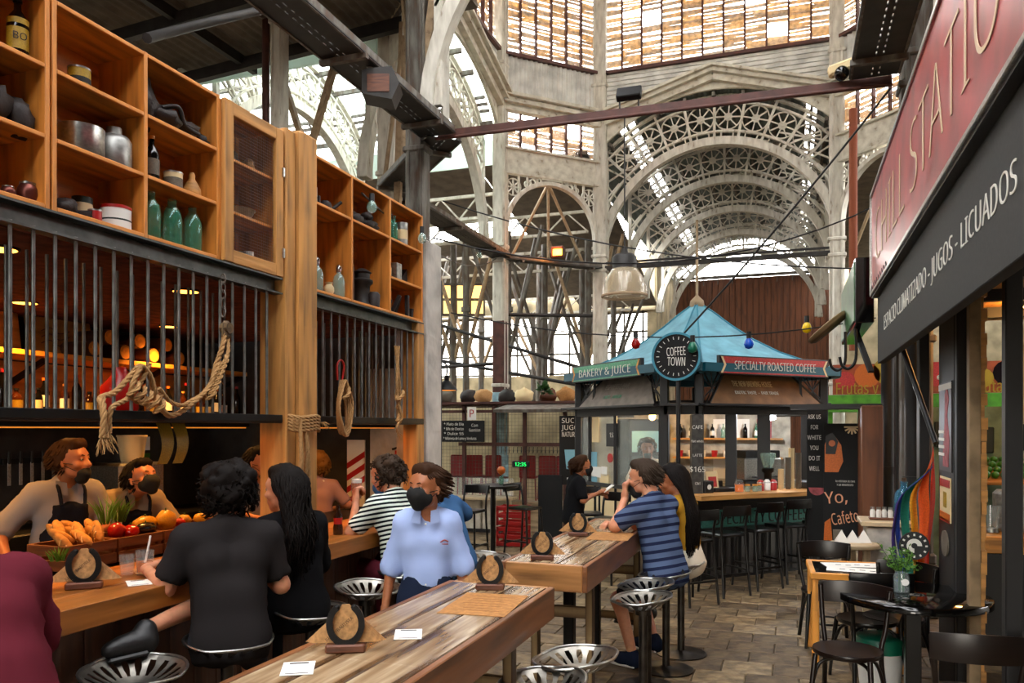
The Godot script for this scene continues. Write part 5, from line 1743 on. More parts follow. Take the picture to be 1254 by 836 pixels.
func right_furniture():
	# round black table with a flower jar
	var o: Node3D = thing("round_table", "round black pedestal table with a glossy top and flower jar", "table", V(0.72, 0, -5.5))
	part(o, "table_top", lath([[0, 0.685], [0.43, 0.685], [0.44, 0.69], [0.44, 0.728], [0.435, 0.732], [0, 0.732]], 40), "black_gloss")
	var g := G.new()
	g.bev(V(0, 0.35, 0), V(0.09, 0.7, 0.09), 0.006)
	part(o, "column", g, "wood_black")
	g = G.new()
	g.bev(V(0, 0.03, 0), V(0.5, 0.05, 0.08), 0.01)
	g.bev(V(0, 0.03, 0), V(0.08, 0.05, 0.5), 0.01)
	part(o, "foot", g, "wood_black")
	# yellow table with dark top
	o = thing("square_table", "small table with yellow wooden frame and black top", "table", V(0.45, 0, -6.58), 2)
	g = G.new()
	g.bev(V(0, 0.685, 0), V(0.58, 0.02, 0.56), 0.003)
	part(o, "table_top", g, "black_gloss")
	for s in [[V(0.3, 0.675, 0), V(0.04, 0.05, 0.64)], [V(-0.3, 0.675, 0), V(0.04, 0.05, 0.64)], [V(0, 0.675, 0.3), V(0.6, 0.05, 0.04)], [V(0, 0.675, -0.3), V(0.6, 0.05, 0.04)]]:
		g = G.new()
		g.bev(s[0], s[1], 0.006)
		part(o, "edge_rail", g, "wood_yellow")
	for q in [[1, 1], [1, -1], [-1, 1], [-1, -1]]:
		g = G.new()
		g.bev(V(q[0] * 0.285, 0.33, q[1] * 0.285), V(0.05, 0.66, 0.05), 0.006)
		part(o, "leg", g, "wood_yellow")
	g = G.new()
	for s in [[V(0, 0.697, -0.14), 12.0], [V(0.02, 0.699, 0.1), -4.0]]:
		g = G.new()
		g.box(Vector3.ZERO, V(0.42, 0.002, 0.2))
		var c := solo("paper_menu", "white printed menu sheet %s on the yellow framed table" % ["far" if s[1] > 0 else "near"], "menu", g, "white_paper", "", V(0.45, 0, -6.58) + s[0], s[1])
		g = G.new()
		for k in 4: g.box(V(-0.1 + 0.07 * k, 0.0015, 0.02 * (k % 2)), V(0.04, 0.0006, 0.02))
		part(c, "print", g, "print_dark")
	bent_chair("dark bentwood chair pushed under the round table", V(0.32, 0, -5.12), 165, "", "wood_darkbrown")
	bent_chair("black bentwood chair between round table and yellow table", V(0.5, 0, -6.0), 20, "", "wood_black")
	bent_chair("dark brown chair with wide curved backrest before the round table", V(0.82, 0, -4.45), 5, "", "wood_darkbrown")
	bent_chair("black bentwood chair behind the yellow framed table", V(0.28, 0, -6.98), 185, "", "wood_black")
	bent_chair("black chair between the round table and the flag", V(0.68, 0, -6.12), 150, "", "wood_black")
	# jar with flowers
	o = vessel("flower_jar", "glass jar of green sprigs on the round table", "vase", V(0.66, 0.733, -5.52), [["glass", [[0, 0], [0.045, 0], [0.048, 0.006], [0.048, 0.1], [0.038, 0.12], [0.04, 0.135], [0.037, 0.135], [0.044, 0.1], [0.044, 0.008], [0, 0.008]], "glass_thin"], ["water", [[0, 0.009], [0.043, 0.009], [0.043, 0.07], [0, 0.07]], "glass_thin"]])
	g = G.new()
	var gl := G.new()
	var r2 := RandomNumberGenerator.new()
	r2.seed = 3
	for k in 26:
		var a := r2.randf() * TAU
		var e := V(cos(a), 0, sin(a))
		var h := r2.randf_range(0.16, 0.3)
		var tip := e * r2.randf_range(0.03, 0.13) + V(0, h, 0)
		g.tube([e * 0.015 + V(0, 0.012, 0), e * 0.02 + V(0, 0.12, 0), tip], 0.0018, 4, false)
		for q in 12:
			var f := r2.randf_range(0.35, 1.05)
			var p: Vector3 = (e * 0.02 + V(0, 0.12, 0)).lerp(tip, f)
			var d := V(r2.randf_range(-1, 1), r2.randf_range(-0.2, 0.8), r2.randf_range(-1, 1)).normalized() * r2.randf_range(0.018, 0.04)
			var w := d.cross(V(r2.randf(), r2.randf(), r2.randf())).normalized() * 0.006
			gl.quad(p, p + d * 0.5 + w, p + d, p + d * 0.5 - w, d.cross(w).normalized())
	part(o, "stems", g, "leaf")
	part(o, "leaves", gl, "leaf_light")
	g = G.new()
	g.lathe([Vector2(0, 0), Vector2(0.022, 0)], 14, Transform3D(Basis(Vector3.RIGHT, PI / 2), V(0.015, 0.07, 0.0485)))
	part(o, "round_sticker", g, "white_paper")
	# bucket under the table
	vessel("bucket", "white bucket with a green lid under the round table", "bucket", V(0.58, 0, -5.98), [["body", [[0, 0], [0.13, 0], [0.15, 0.24]], "white_paper"], ["lid", [[0.16, 0.24], [0.16, 0.33], [0.15, 0.34], [0, 0.345]], "green_lid"]])

# ---------------------------------------------------------------- the coffee kiosk in the crossing
const KC := Vector3(-1.2, 0, -11.0)
func kface(s: float, y: float, out: float, side: int) -> Vector3:
	# a point on the right (side 1) or left (side -1) front of the kiosk, s metres from its front corner
	var a := Vector3(-1.0, y, -9.4) if side == 1 else Vector3(-1.4, y, -9.4)
	return a + V(0.7071 * side, 0, -0.7071) * s + V(0.7071 * side, 0, 0.7071) * out
func kiosk():
	var o: Node3D = thing("coffee_kiosk", "octagonal coffee kiosk with a pale blue tent roof and round sign", "kiosk")
	var g := G.new()
	# roof
	var prof := [[1.86, 2.5], [1.83, 2.52], [1.5, 2.62], [1.15, 2.75], [0.8, 2.93], [0.5, 3.13], [0.25, 3.32], [0.1, 3.42]]
	for k in prof.size() - 1:
		for e in 8:
			var pts := []
			for q in [[k, e], [k, e + 1], [k + 1, e + 1], [k + 1, e]]:
				var c: int = q[1] % 8
				var rr: float = prof[q[0]][0]
				var f := rr / 1.86
				var cor := [V(-0.25, 0, 1.72), V(0.25, 0, 1.72), V(1.72, 0, 0.25), V(1.72, 0, -0.25), V(0.25, 0, -1.72), V(-0.25, 0, -1.72), V(-1.72, 0, -0.25), V(-1.72, 0, 0.25)]
				var p: Vector3 = cor[c] * f
				pts.append(KC + V(p.x, prof[q[0]][1], p.z))
			var nn: Vector3 = (pts[2] - pts[0]).cross(pts[3] - pts[1]).normalized()
			if nn.y < 0: nn = -nn
			g.quad(pts[0], pts[1], pts[2], pts[3], nn)
	part(o, "tent_roof", g, "kiosk_blue")
	g = G.new()
	var cor2 := [V(-0.25, 0, 1.72), V(0.25, 0, 1.72), V(1.72, 0, 0.25), V(1.72, 0, -0.25), V(0.25, 0, -1.72), V(-0.25, 0, -1.72), V(-1.72, 0, -0.25), V(-1.72, 0, 0.25)]
	for e in 8:
		var seam := []
		for k in prof.size(): seam.append(KC + V(cor2[e].x, 0, cor2[e].z) * (prof[k][0] / 1.86) + V(0, prof[k][1] + 0.008, 0))
		g.tube(seam, 0.012, 6)
	part(o, "roof_seam", g, "kiosk_blue_dark")
	part(o, "finial", lath([[0, 3.38], [0.07, 3.38], [0.1, 3.44], [0.09, 3.5], [0.03, 3.56], [0.018, 3.58], [0.018, 4.6]], 14), "iron_tan").position = KC
	# eave beam, header beams
	g = G.new()
	for e in 8:
		g.bar(KC + cor2[e] * 1.02 + V(0, 2.47, 0), KC + cor2[(e + 1) % 8] * 1.02 + V(0, 2.47, 0), 0.1, 0.1)
	part(o, "eave_beam", g, "teal")
	var cor := [V(-0.2, 0, 1.6), V(0.2, 0, 1.6), V(1.6, 0, 0.2), V(1.6, 0, -0.2), V(0.2, 0, -1.6), V(-0.2, 0, -1.6), V(-1.6, 0, -0.2), V(-1.6, 0, 0.2)]
	g = G.new()
	for e in 8:
		g.bar(KC + cor[e] + V(0, 1.99, 0), KC + cor[(e + 1) % 8] + V(0, 1.99, 0), 0.1, 0.12)
		g.bar(KC + cor[e] * 1.1 + V(0, 2.04, 0), KC + cor[(e + 1) % 8] * 1.1 + V(0, 2.04, 0), 0.2, 0.025)
	part(o, "header_beam", g, "black")
	for e in 8:
		g = G.new()
		g.bev(KC + cor[e] + V(0, 1.2, 0), V(0.1, 2.4, 0.1), 0.01)
		part(o, "corner_post", g, "black")
	# slanting fascia panels
	for q in [[1, "kiosk_brown"], [-1, "kiosk_grey"]]:
		var sd: int = q[0]
		g = G.new()
		var a := kface(0.1, 2.06, 0.06, sd)
		var b := kface(1.9, 2.06, 0.06, sd)
		var c := kface(1.55, 2.42, -0.12, sd)
		var d := kface(0.45, 2.42, -0.12, sd)
		var nn := V(0.7071 * sd, 0.5, 0.7071).normalized()
		g.quad(a, b, c, d, nn)
		g.quad(a - nn * 0.02, b - nn * 0.02, c - nn * 0.02, d - nn * 0.02, -nn)
		var pn := part(o, "fascia_panel", g, q[1])
		var up := ((d + c) * 0.5 - (a + b) * 0.5).normalized()
		var xa := V(0.7071, 0, -0.7071) if sd == 1 else V(0.7071, 0, 0.7071)
		var bs := Basis(xa, up, xa.cross(up))
		if sd == 1:
			words(pn, "THE NEW BREWING HOUSE", 0.075, "kiosk_text", Transform3D(bs, (a + b) * 0.5 + up * 0.27 - xa * 0.15 + xa.cross(up) * 0.004), 0.004, 0.62)
			words(pn, "EXOTIC TASTE  -  FAIR TRADE", 0.04, "print_white", Transform3D(bs, (a + b) * 0.5 + up * 0.15 - xa * 0.12 + xa.cross(up) * 0.004), 0.004, 0.68)
		else:
			words(pn, "ESPRESSO BAR", 0.075, "kiosk_text2", Transform3D(bs, (a + b) * 0.5 + up * 0.28 - xa * 0.1 + xa.cross(up) * 0.004), 0.004, 0.55)
			words(pn, "CAFES - ORIGEN", 0.045, "mint", Transform3D(bs, (a + b) * 0.5 + up * 0.13 - xa * 0.12 + xa.cross(up) * 0.004), 0.004, 0.42)
		# black lattice in the corners
		for s in [[0.0, 0.4], [1.6, 2.0]]:
			g = G.new()
			for k in 5:
				var f := k / 4.0
				g.bar(kface(lerpf(s[0], s[1], f), 2.06, 0.0, sd), kface(lerpf(s[1], s[0], f), 2.42, -0.03, sd), 0.012, 0.012)
			g.bar(kface(s[0], 2.06, 0.0, sd), kface(s[0], 2.44, -0.03, sd), 0.03, 0.03)
			if s[0] < 0.5: g.bar(a, d, 0.025, 0.025)
			else: g.bar(b, c, 0.025, 0.025)
			part(o, "corner_lattice", g, "black")
	# sign boards on the eave
	for q in [[1, "sign_red", "SPECIALTY ROASTED COFFEE", 0.13, 1.85], [-1, "mint", "BAKERY & JUICE", 0.2, 1.85]]:
		var sd: int = q[0]
		var xa := V(0.7071, 0, -0.7071) if sd == 1 else V(0.7071, 0, 0.7071)
		var bs := Basis(xa, Vector3.UP, xa.cross(Vector3.UP))
		var mid := kface((q[3] + q[4]) * 0.5, 2.5, 0.2, sd)
		var w: float = q[4] - q[3]
		var sg := thing("banner_sign", ("red banner sign lettered for roasted coffee on the kiosk eave" if sd == 1 else "mint green banner sign lettered for bakery and juice on the kiosk eave"), "sign", mid)
		g = G.new()
		g.bev(V(0, 0, -0.03), V(w, 0.22, 0.05), 0.004)
		var bd := part(sg, "board", g, "black")
		bd.basis = bs
		g = G.new()
		g.prism(PackedVector2Array([Vector2(-w / 2 + 0.02, -0.095), Vector2(w / 2 - 0.02, -0.095), Vector2(w / 2 - 0.07, 0), Vector2(w / 2 - 0.02, 0.095), Vector2(-w / 2 + 0.02, 0.095), Vector2(-w / 2 + 0.07, 0)]), 0.004, T3(0, 0, -0.002))
		part(sg, "ribbon", g, q[1]).basis = bs
		g = G.new()
		for e in [-1.0, 1.0]:
			g.prism(PackedVector2Array([Vector2(e * (w / 2 - 0.05), -0.095), Vector2(e * (w / 2 - 0.02), -0.095), Vector2(e * (w / 2 - 0.07), 0), Vector2(e * (w / 2 - 0.02), 0.095), Vector2(e * (w / 2 - 0.05), 0.095), Vector2(e * (w / 2 - 0.1), 0)]), 0.002, T3(0, 0, 0.001))
		part(sg, "chevron", g, "cream_paper" if sd == 1 else "wood_yellow").basis = bs
		words(sg, q[2], 0.1, "print_white", Transform3D(bs, bs * V(0, 0, 0.002)), 0.004, w * 0.74, -0.4)
	# round sign
	var rs := thing("round_sign", "round black sign with white hand lettering and teal rim", "sign", V(-1.22, 2.58, -9.1))
	g = G.new()
	var fx := Transform3D(Basis(Vector3.RIGHT, PI / 2), Vector3.ZERO)
	g.lathe([Vector2(0, -0.05), Vector2(0.255, -0.05), Vector2(0.255, 0.04), Vector2(0, 0.04)], 40, fx)
	part(rs, "disc", g, "black_matte")
	g = G.new()
	g.lathe([Vector2(0.25, -0.055), Vector2(0.275, -0.055), Vector2(0.275, 0.05), Vector2(0.25, 0.05), Vector2(0.25, -0.055)], 40, fx)
	part(rs, "rim", g, "kiosk_blue_dark")
	words(rs, "COFFEE", 0.095, "print_white", Transform3D(Basis(Vector3(0, 0, 1), 0.05), V(0.0, 0.055, 0.042)), 0.004, 0.21)
	words(rs, "TOWN", 0.095, "print_white", Transform3D(Basis(Vector3(0, 0, 1), -0.04), V(0.005, -0.06, 0.042)), 0.004, 0.2)
	g = G.new()
	for k in 22:
		var a := TAU * k / 22.0
		var d := V(cos(a), sin(a), 0)
		g.bar(d * 0.19 + V(0, 0, 0.043), d * 0.222 + V(0, 0, 0.043), 0.007, 0.004, V(0, 0, 1))
	part(rs, "ray_marks", g, "print_white")
	g = G.new()
	g.tube([V(0.02, -0.25, 0), V(0.02, -2.0, 0)], 0.025, 10)
	g.tube([V(0.02, 0, -0.05), V(0.02, 0, -0.3)], 0.02, 8)
	part(rs, "pole", g, "black")
	# left front: glazed wall
	var lf := G.new()
	for s in [0.05, 1.02, 1.65]: lf.bar(kface(s, 1.0, 0.02, -1), kface(s, 1.95, 0.02, -1), 0.04, 0.05)
	lf.bar(kface(0, 1.02, 0.03, -1), kface(1.98, 1.02, 0.03, -1), 0.06, 0.05)
	part(o, "window_frame", lf, "black")
	g = G.new()
	g.bar(kface(0.05, 1.47, 0.0, -1), kface(1.95, 1.47, 0.0, -1), 0.008, 0.9)
	part(o, "window_pane", g, "glass_thin")
	g = G.new()
	g.bar(kface(0.0, 0.5, 0.0, -1), kface(1.98, 0.5, 0.0, -1), 0.05, 1.0)
	part(o, "lower_panel", g, "cream_paper")
	g = G.new()
	for s in [0.5, 1.0, 1.5]: g.bar(kface(s, 0.02, 0.03, -1), kface(s, 1.0, 0.03, -1), 0.03, 0.03)
	part(o, "panel_batten", g, "black")
	# notices on the glass
	for q in [[1.52, 1.75, 0.17, 0.34, "cream_paper", "tall cream notice"], [1.56, 1.35, 0.16, 0.2, "paper_blue", "pale blue notice"], [1.5, 1.18, 0.24, 0.14, "white_paper", "white notice with fine print"], [1.3, 1.2, 0.14, 0.12, "white_paper", "small white notice"], [1.3, 1.05, 0.22, 0.22, "cream_paper", "cream menu sheet"], [1.55, 1.07, 0.14, 0.1, "paper_blue", "small blue notice"]]:
		g = G.new()
		g.bar(kface(q[0] - q[2] / 2, q[1], 0.015, -1), kface(q[0] + q[2] / 2, q[1], 0.015, -1), 0.004, q[3])
		solo("paper_notice", q[5] + " taped inside the kiosk window", "notice", g, q[4])
	g = G.new()
	g.bar(kface(0.95, 1.68, 0.012, -1), kface(1.25, 1.68, 0.012, -1), 0.006, 0.3)
	var n153 := solo("window_sign", "dark square window sign with the number 153", "sign", g, "black")
	words(n153, "153", 0.06, "print_white", Transform3D(Basis(V(0.7071, 0, 0.7071), Vector3.UP, V(-0.7071, 0, 0.7071)), kface(1.1, 1.68, 0.017, -1)), 0.003)
	g = G.new()
	g.lathe([Vector2(0, 0), Vector2(0.06, 0), Vector2(0.06, 0.01), Vector2(0, 0.012)], 20, Transform3D(Basis(Vector3.UP, deg_to_rad(-45)) * Basis(Vector3.RIGHT, PI / 2), kface(1.14, 1.38, 0.02, -1)))
	solo("round_sticker", "round orange-red sticker on the kiosk window", "sticker", g, "sign_red")
	# right front: bar with a worktop
	g = G.new()
	g.bar(kface(-0.35, 1.0, 0.22, 1), kface(2.0, 1.0, 0.22, 1), 0.5, 0.05)
	part(o, "serving_top", g, "wood_post")
	g = G.new()
	g.bar(kface(-0.1, 0.5, 0.06, 1), kface(1.98, 0.5, 0.06, 1), 0.06, 0.96)
	part(o, "bar_front", g, "black")
	g = G.new()
	for k in 17:
		var s := 0.0 + k * 0.115
		g.bar(kface(s, 0.06, 0.1, 1), kface(s, 0.56, 0.1, 1), 0.05, 0.02)
	part(o, "slat", g, "wood_darkbrown")
	g = G.new()
	g.bar(kface(-0.05, 0.72, 0.105, 1), kface(1.9, 0.72, 0.105, 1), 0.02, 0.2)
	part(o, "mint_strip", g, "mint_dark")
	words(o, "SPECIALTY COFFEES", 0.15, "print_dark", Transform3D(Basis(V(0.7071, 0, -0.7071), Vector3.UP, V(0.7071, 0, 0.7071)), kface(0.85, 0.72, 0.118, 1)), 0.006, 1.45)
	for q in [[0.49, 0.13], [1.0, 0.15], [1.68, 0.1]]:
		g = G.new()
		g.bar(kface(q[0], 1.03, -0.02, 1), kface(q[0], 1.95, -0.02, 1), q[1], 0.06)
		part(o, "mullion_post", g, "black")
	g = G.new()
	g.bev(kface(-0.12, 1.45, 0.1, 1), V(0.13, 0.95, 0.13), 0.01, Basis(Vector3.UP, 0.3))
	var cp := solo("chalk_pillar", "grey pillar covered in chalk lettering at the kiosk corner", "pillar", g, "chalk_grey")
	for k in 5:
		words(cp, ["CAFE", "flat white", "LATTE", "$165", "Ok!"][k], [0.04, 0.025, 0.03, 0.06, 0.03][k], "print_white", Transform3D(Basis(Vector3.UP, 0.3), kface(-0.12, 1.78 - k * 0.16, 0.1, 1) + Basis(Vector3.UP, 0.3) * V(0, 0, 0.067)), 0.002)
	# back bar inside
	g = G.new()
	g.box(KC + V(0.0, 1.5, -0.75), V(2.4, 1.1, 0.04))
	g.box(KC + V(0.0, 0.5, -0.7), V(2.4, 1.0, 0.3))
	part(o, "back_wall", g, "kiosk_back")
	g = G.new()
	for y in [1.35, 1.62]:
		g.box(KC + V(0.35, y, -0.62), V(1.5, 0.025, 0.22))
	part(o, "back_shelf", g, "wood_post")
	g = G.new()
	g.box(KC + V(0, 2.08, 0), V(2.4, 0.03, 2.4), Basis(Vector3.UP, PI / 4))
	part(o, "soffit", g, "black")
	var lamp := thing("kiosk_lamp", "bright white lamp under the kiosk header", "lamp", kface(1.33, 1.9, -0.25, 1))
	g = G.new()
	g.ball(V(0, 0, 0), V(0.07, 0.035, 0.07), 14)
	part(lamp, "globe", g, "glow_white")
	g = G.new()
	g.tube([V(0, 0.02, 0), V(0, 0.16, 0)], 0.03, 10)
	part(lamp, "holder", g, "black")
	var l := OmniLight3D.new()
	l.name = "light"
	l.light_color = Color(0.95, 0.97, 1.0)
	l.light_energy = 1.6
	l.omni_range = 20.0
	l.omni_attenuation = 2.0
	l.light_size = 0.06
	l.shadow_enabled = true
	lamp.add_child(l)
	var lamp2 := thing("kiosk_lamp", "warm lamp hanging inside the bakery window of the kiosk", "lamp", KC + V(-0.55, 1.92, 0.35))
	g = G.new()
	g.ball(V(0, 0, 0), V(0.05, 0.05, 0.05), 12)
	part(lamp2, "globe", g, "glow_warm")
	g = G.new()
	g.tube([V(0, 0.03, 0), V(0, 0.16, 0)], 0.01, 8)
	part(lamp2, "cord", g, "black")
	var l2 := OmniLight3D.new()
	l2.name = "light"
	l2.light_color = Color(1.0, 0.78, 0.5)
	l2.light_energy = 1.0
	l2.omni_range = 20.0
	l2.omni_attenuation = 2.0
	l2.light_size = 0.05
	l2.shadow_enabled = true
	lamp2.add_child(l2)
	kiosk_goods()
	# tall chairs along the counter
	for q in [[V(-0.96, 0, -8.2), "at the kiosk corner beside the chalk pillar"], [V(-0.68, 0, -8.75), "below the first letters of the mint strip"], [V(-0.36, 0, -9.26), "below the middle of the mint strip"], [V(-0.06, 0, -9.76), "below the end of the mint strip"], [V(0.36, 0, -10.22), "at the far end of the kiosk counter"]]:
		bar_chair("tall black bar chair " + q[1], q[0], 45, "bar chairs along the kiosk counter")
func kiosk_goods():
	var yb := 1.026
	var A := func(s: float, out := 0.12) -> Vector3: return kface(s, yb, out, 1)
	var g := G.new()
	g.bev(V(0, 0.07, 0), V(0.14, 0.14, 0.12), 0.01)
	var o: Node3D = solo("card_machine", "black box with round logo on the kiosk counter", "box", g, "black", "", A.call(0.0), 45)
	g = G.new()
	g.lathe([Vector2(0, 0.0), Vector2(0.03, 0.0)], 14, Transform3D(Basis(Vector3.RIGHT, PI / 2), V(0, 0.07, 0.061)))
	part(o, "round_mark", g, "print_white")
	g = G.new()
	g.bev(V(0, 0.13, 0), V(0.16, 0.22, 0.01), 0.003, Basis(Vector3.RIGHT, -0.2))
	o = solo("picture_card", "framed picture card leaning on the kiosk counter", "card", g, "cream_paper", "", A.call(0.15, 0.05), 40)
	g = G.new()
	g.bev(V(0, 0.12, 0.008), V(0.11, 0.12, 0.006), 0.002, Basis(Vector3.RIGHT, -0.2))
	part(o, "print", g, "sign_red")
	g = G.new()
	g.bev(V(0, 0.025, 0), V(0.3, 0.05, 0.2), 0.008)
	g.bev(V(0, 0.08, -0.07), V(0.2, 0.08, 0.03), 0.008)
	solo("till", "black flat till on the kiosk counter", "till", g, "black", "", A.call(0.3, 0.0), 45)
	vessel("juice_jar", "jar of orange juice on the kiosk counter", "jar", A.call(0.42, 0.2), [["glass", [[0, 0], [0.05, 0], [0.055, 0.1], [0.04, 0.13], [0.045, 0.15]], "glass_thin"], ["juice", [[0, 0.005], [0.047, 0.005], [0.05, 0.09], [0, 0.09]], "juice"]])
	for k in 3:
		vessel("jam_glass", "small glass with an orange lid on the kiosk counter", "jar", A.call(0.56 + k * 0.09, 0.18 + 0.03 * (k % 2)), [["glass", [[0, 0], [0.03, 0], [0.03, 0.07]], "glass_siphon"], ["lid", [[0.032, 0.07], [0.032, 0.085], [0, 0.087]], "wood_yellow"]], "jars in a row on the kiosk counter")
	for k in 3:
		vessel("coffee_tin", ["red coffee tin", "white sugar caddy", "second red coffee tin"][k] + " on the kiosk counter", "tin", A.call(0.8 + k * 0.1, 0.14), [["body", [[0, 0], [0.04, 0], [0.042, 0.1], [0.02, 0.13], [0, 0.13]], ["red", "white_paper", "red"][k]], ["lid", [[0.043, 0.09], [0.043, 0.1], [0.03, 0.11]], "steel"]])
	# espresso grinder
	o = vessel("coffee_grinder", "steel coffee grinder with glass hopper on the kiosk counter", "grinder", A.call(1.0, 0.05), [["body", [[0, 0], [0.08, 0], [0.08, 0.02], [0.045, 0.04], [0.045, 0.2], [0.07, 0.22], [0.07, 0.26]], "black_steel"], ["hopper", [[0.05, 0.26], [0.09, 0.4], [0.09, 0.44], [0, 0.45]], "glass_siphon"]])
	# towers of paper cups
	for k in 4:
		o = thing("cup_tower", "tall tower of stacked paper cups on the kiosk counter", "cups", A.call(1.18 + k * 0.085, 0.08 + 0.03 * (k % 2)), 0, "cup towers")
		var n := [16, 26, 34, 30][k] as int
		g = G.new()
		for q in n: g.lathe([Vector2(0.028, q * 0.014), Vector2(0.034, q * 0.014 + 0.03), Vector2(0.037, q * 0.014 + 0.032), Vector2(0.036, q * 0.014 + 0.036)], 12)
		part(o, "cups", g, ["cream_paper", "label_grey", "cream_paper", "label_grey"][k])
	g = G.new()
	g.bev(V(0, 0.05, 0), V(0.22, 0.1, 0.16), 0.02)
	o = solo("napkin_box", "black napkin box at the end of the kiosk counter", "box", g, "black", "", A.call(1.62, 0.1), 45)
	# shelves at the back
	for k in 9:
		bottle("syrup_bottle", "small bottle standing on the kiosk back shelf", KC + V(-0.3 + k * 0.15, 1.633, -0.6), 0.03, 0.2, ["bottle_dark", "glass_green", "bottle_amber"][k % 3], "white_paper" if k % 2 else "", "", "kiosk back shelf bottles")
	for k in 8:
		vessel("mug", "cup standing on the lower kiosk shelf", "cup", KC + V(-0.3 + k * 0.16, 1.363, -0.58), [["body", [[0, 0], [0.035, 0], [0.045, 0.09], [0.04, 0.09], [0, 0.01]], ["red", "white_paper", "cream_paper"][k % 3]]], "cups on the kiosk shelf")
	for k in 6:
		g = G.new()
		g.box(KC + V(0.25 + (k % 3) * 0.3, 1.2 + 0.55 * (k / 3), -0.725), V(0.2, 0.3, 0.006))
		solo("wall_picture", ["white menu sheet with small photographs", "portrait poster in dark reds", "pale price list", "white bottle poster", "second white bottle poster", "pink collage"][k] + " on the kiosk back wall", "poster", g, ["white_paper", "sign_red", "cream_paper", "white_paper", "white_paper", "kiosk_pink"][k])
	# espresso machine and pastry case
	o = thing("espresso_machine", "steel espresso machine on the kiosk back counter", "machine", KC + V(0.75, 1.0, -0.3), 40)
	g = G.new()
	g.bev(V(0, 0.22, 0), V(0.6, 0.3, 0.35), 0.02)
	part(o, "body", g, "steel")
	g = G.new()
	g.bev(V(0, 0.42, 0), V(0.56, 0.1, 0.33), 0.01)
	part(o, "cup_rack", g, "black_steel")
	for k in 3:
		g = G.new()
		g.tube([V(-0.18 + k * 0.18, 0.12, 0.18), V(-0.18 + k * 0.18, 0.12, 0.3)], 0.016, 8)
		part(o, "portafilter", g, "black")
	g = G.new()
	g.box(V(0, 0.03, 0), V(0.62, 0.06, 0.4))
	part(o, "base", g, "black")
	g = G.new()
	g.bev(V(0, 0.95, 0), V(0.7, 1.9, 0.4), 0.02)
	o = solo("drinks_fridge", "black upright drinks fridge inside the kiosk", "fridge", g, "black_steel", "", KC + V(-0.85, 0, -0.5), 45)
	for k in 4:
		g = G.new()
		g.bev(V(0, 0.5 + 0.36 * k, 0.205), V(0.6, 0.3, 0.01), 0.003)
		part(o, "lit_shelf", g, ["label_yellow", "juice_solid", "label_green", "paper_blue"][k])
	# bread on the left window shelf
	g = G.new()
	g.bar(kface(0.1, 1.12, -0.3, -1), kface(1.0, 1.12, -0.3, -1), 0.3, 0.02)
	solo("pastry_shelf", "narrow shelf behind the bakery window", "shelf", g, "wood_post")
	for k in 4:
		g = G.new()
		g.bev(V(0, 0.1, 0), V(0.1, 0.2, 0.06), 0.02)
		solo("snack_bag", ["yellow", "light blue", "white", "amber"][k] + " snack bag on the bakery window shelf", "bag", g, ["label_yellow", "paper_blue", "white_paper", "juice_solid"][k], "", kface(0.2 + 0.17 * k, 1.13, -0.3, -1), -45)

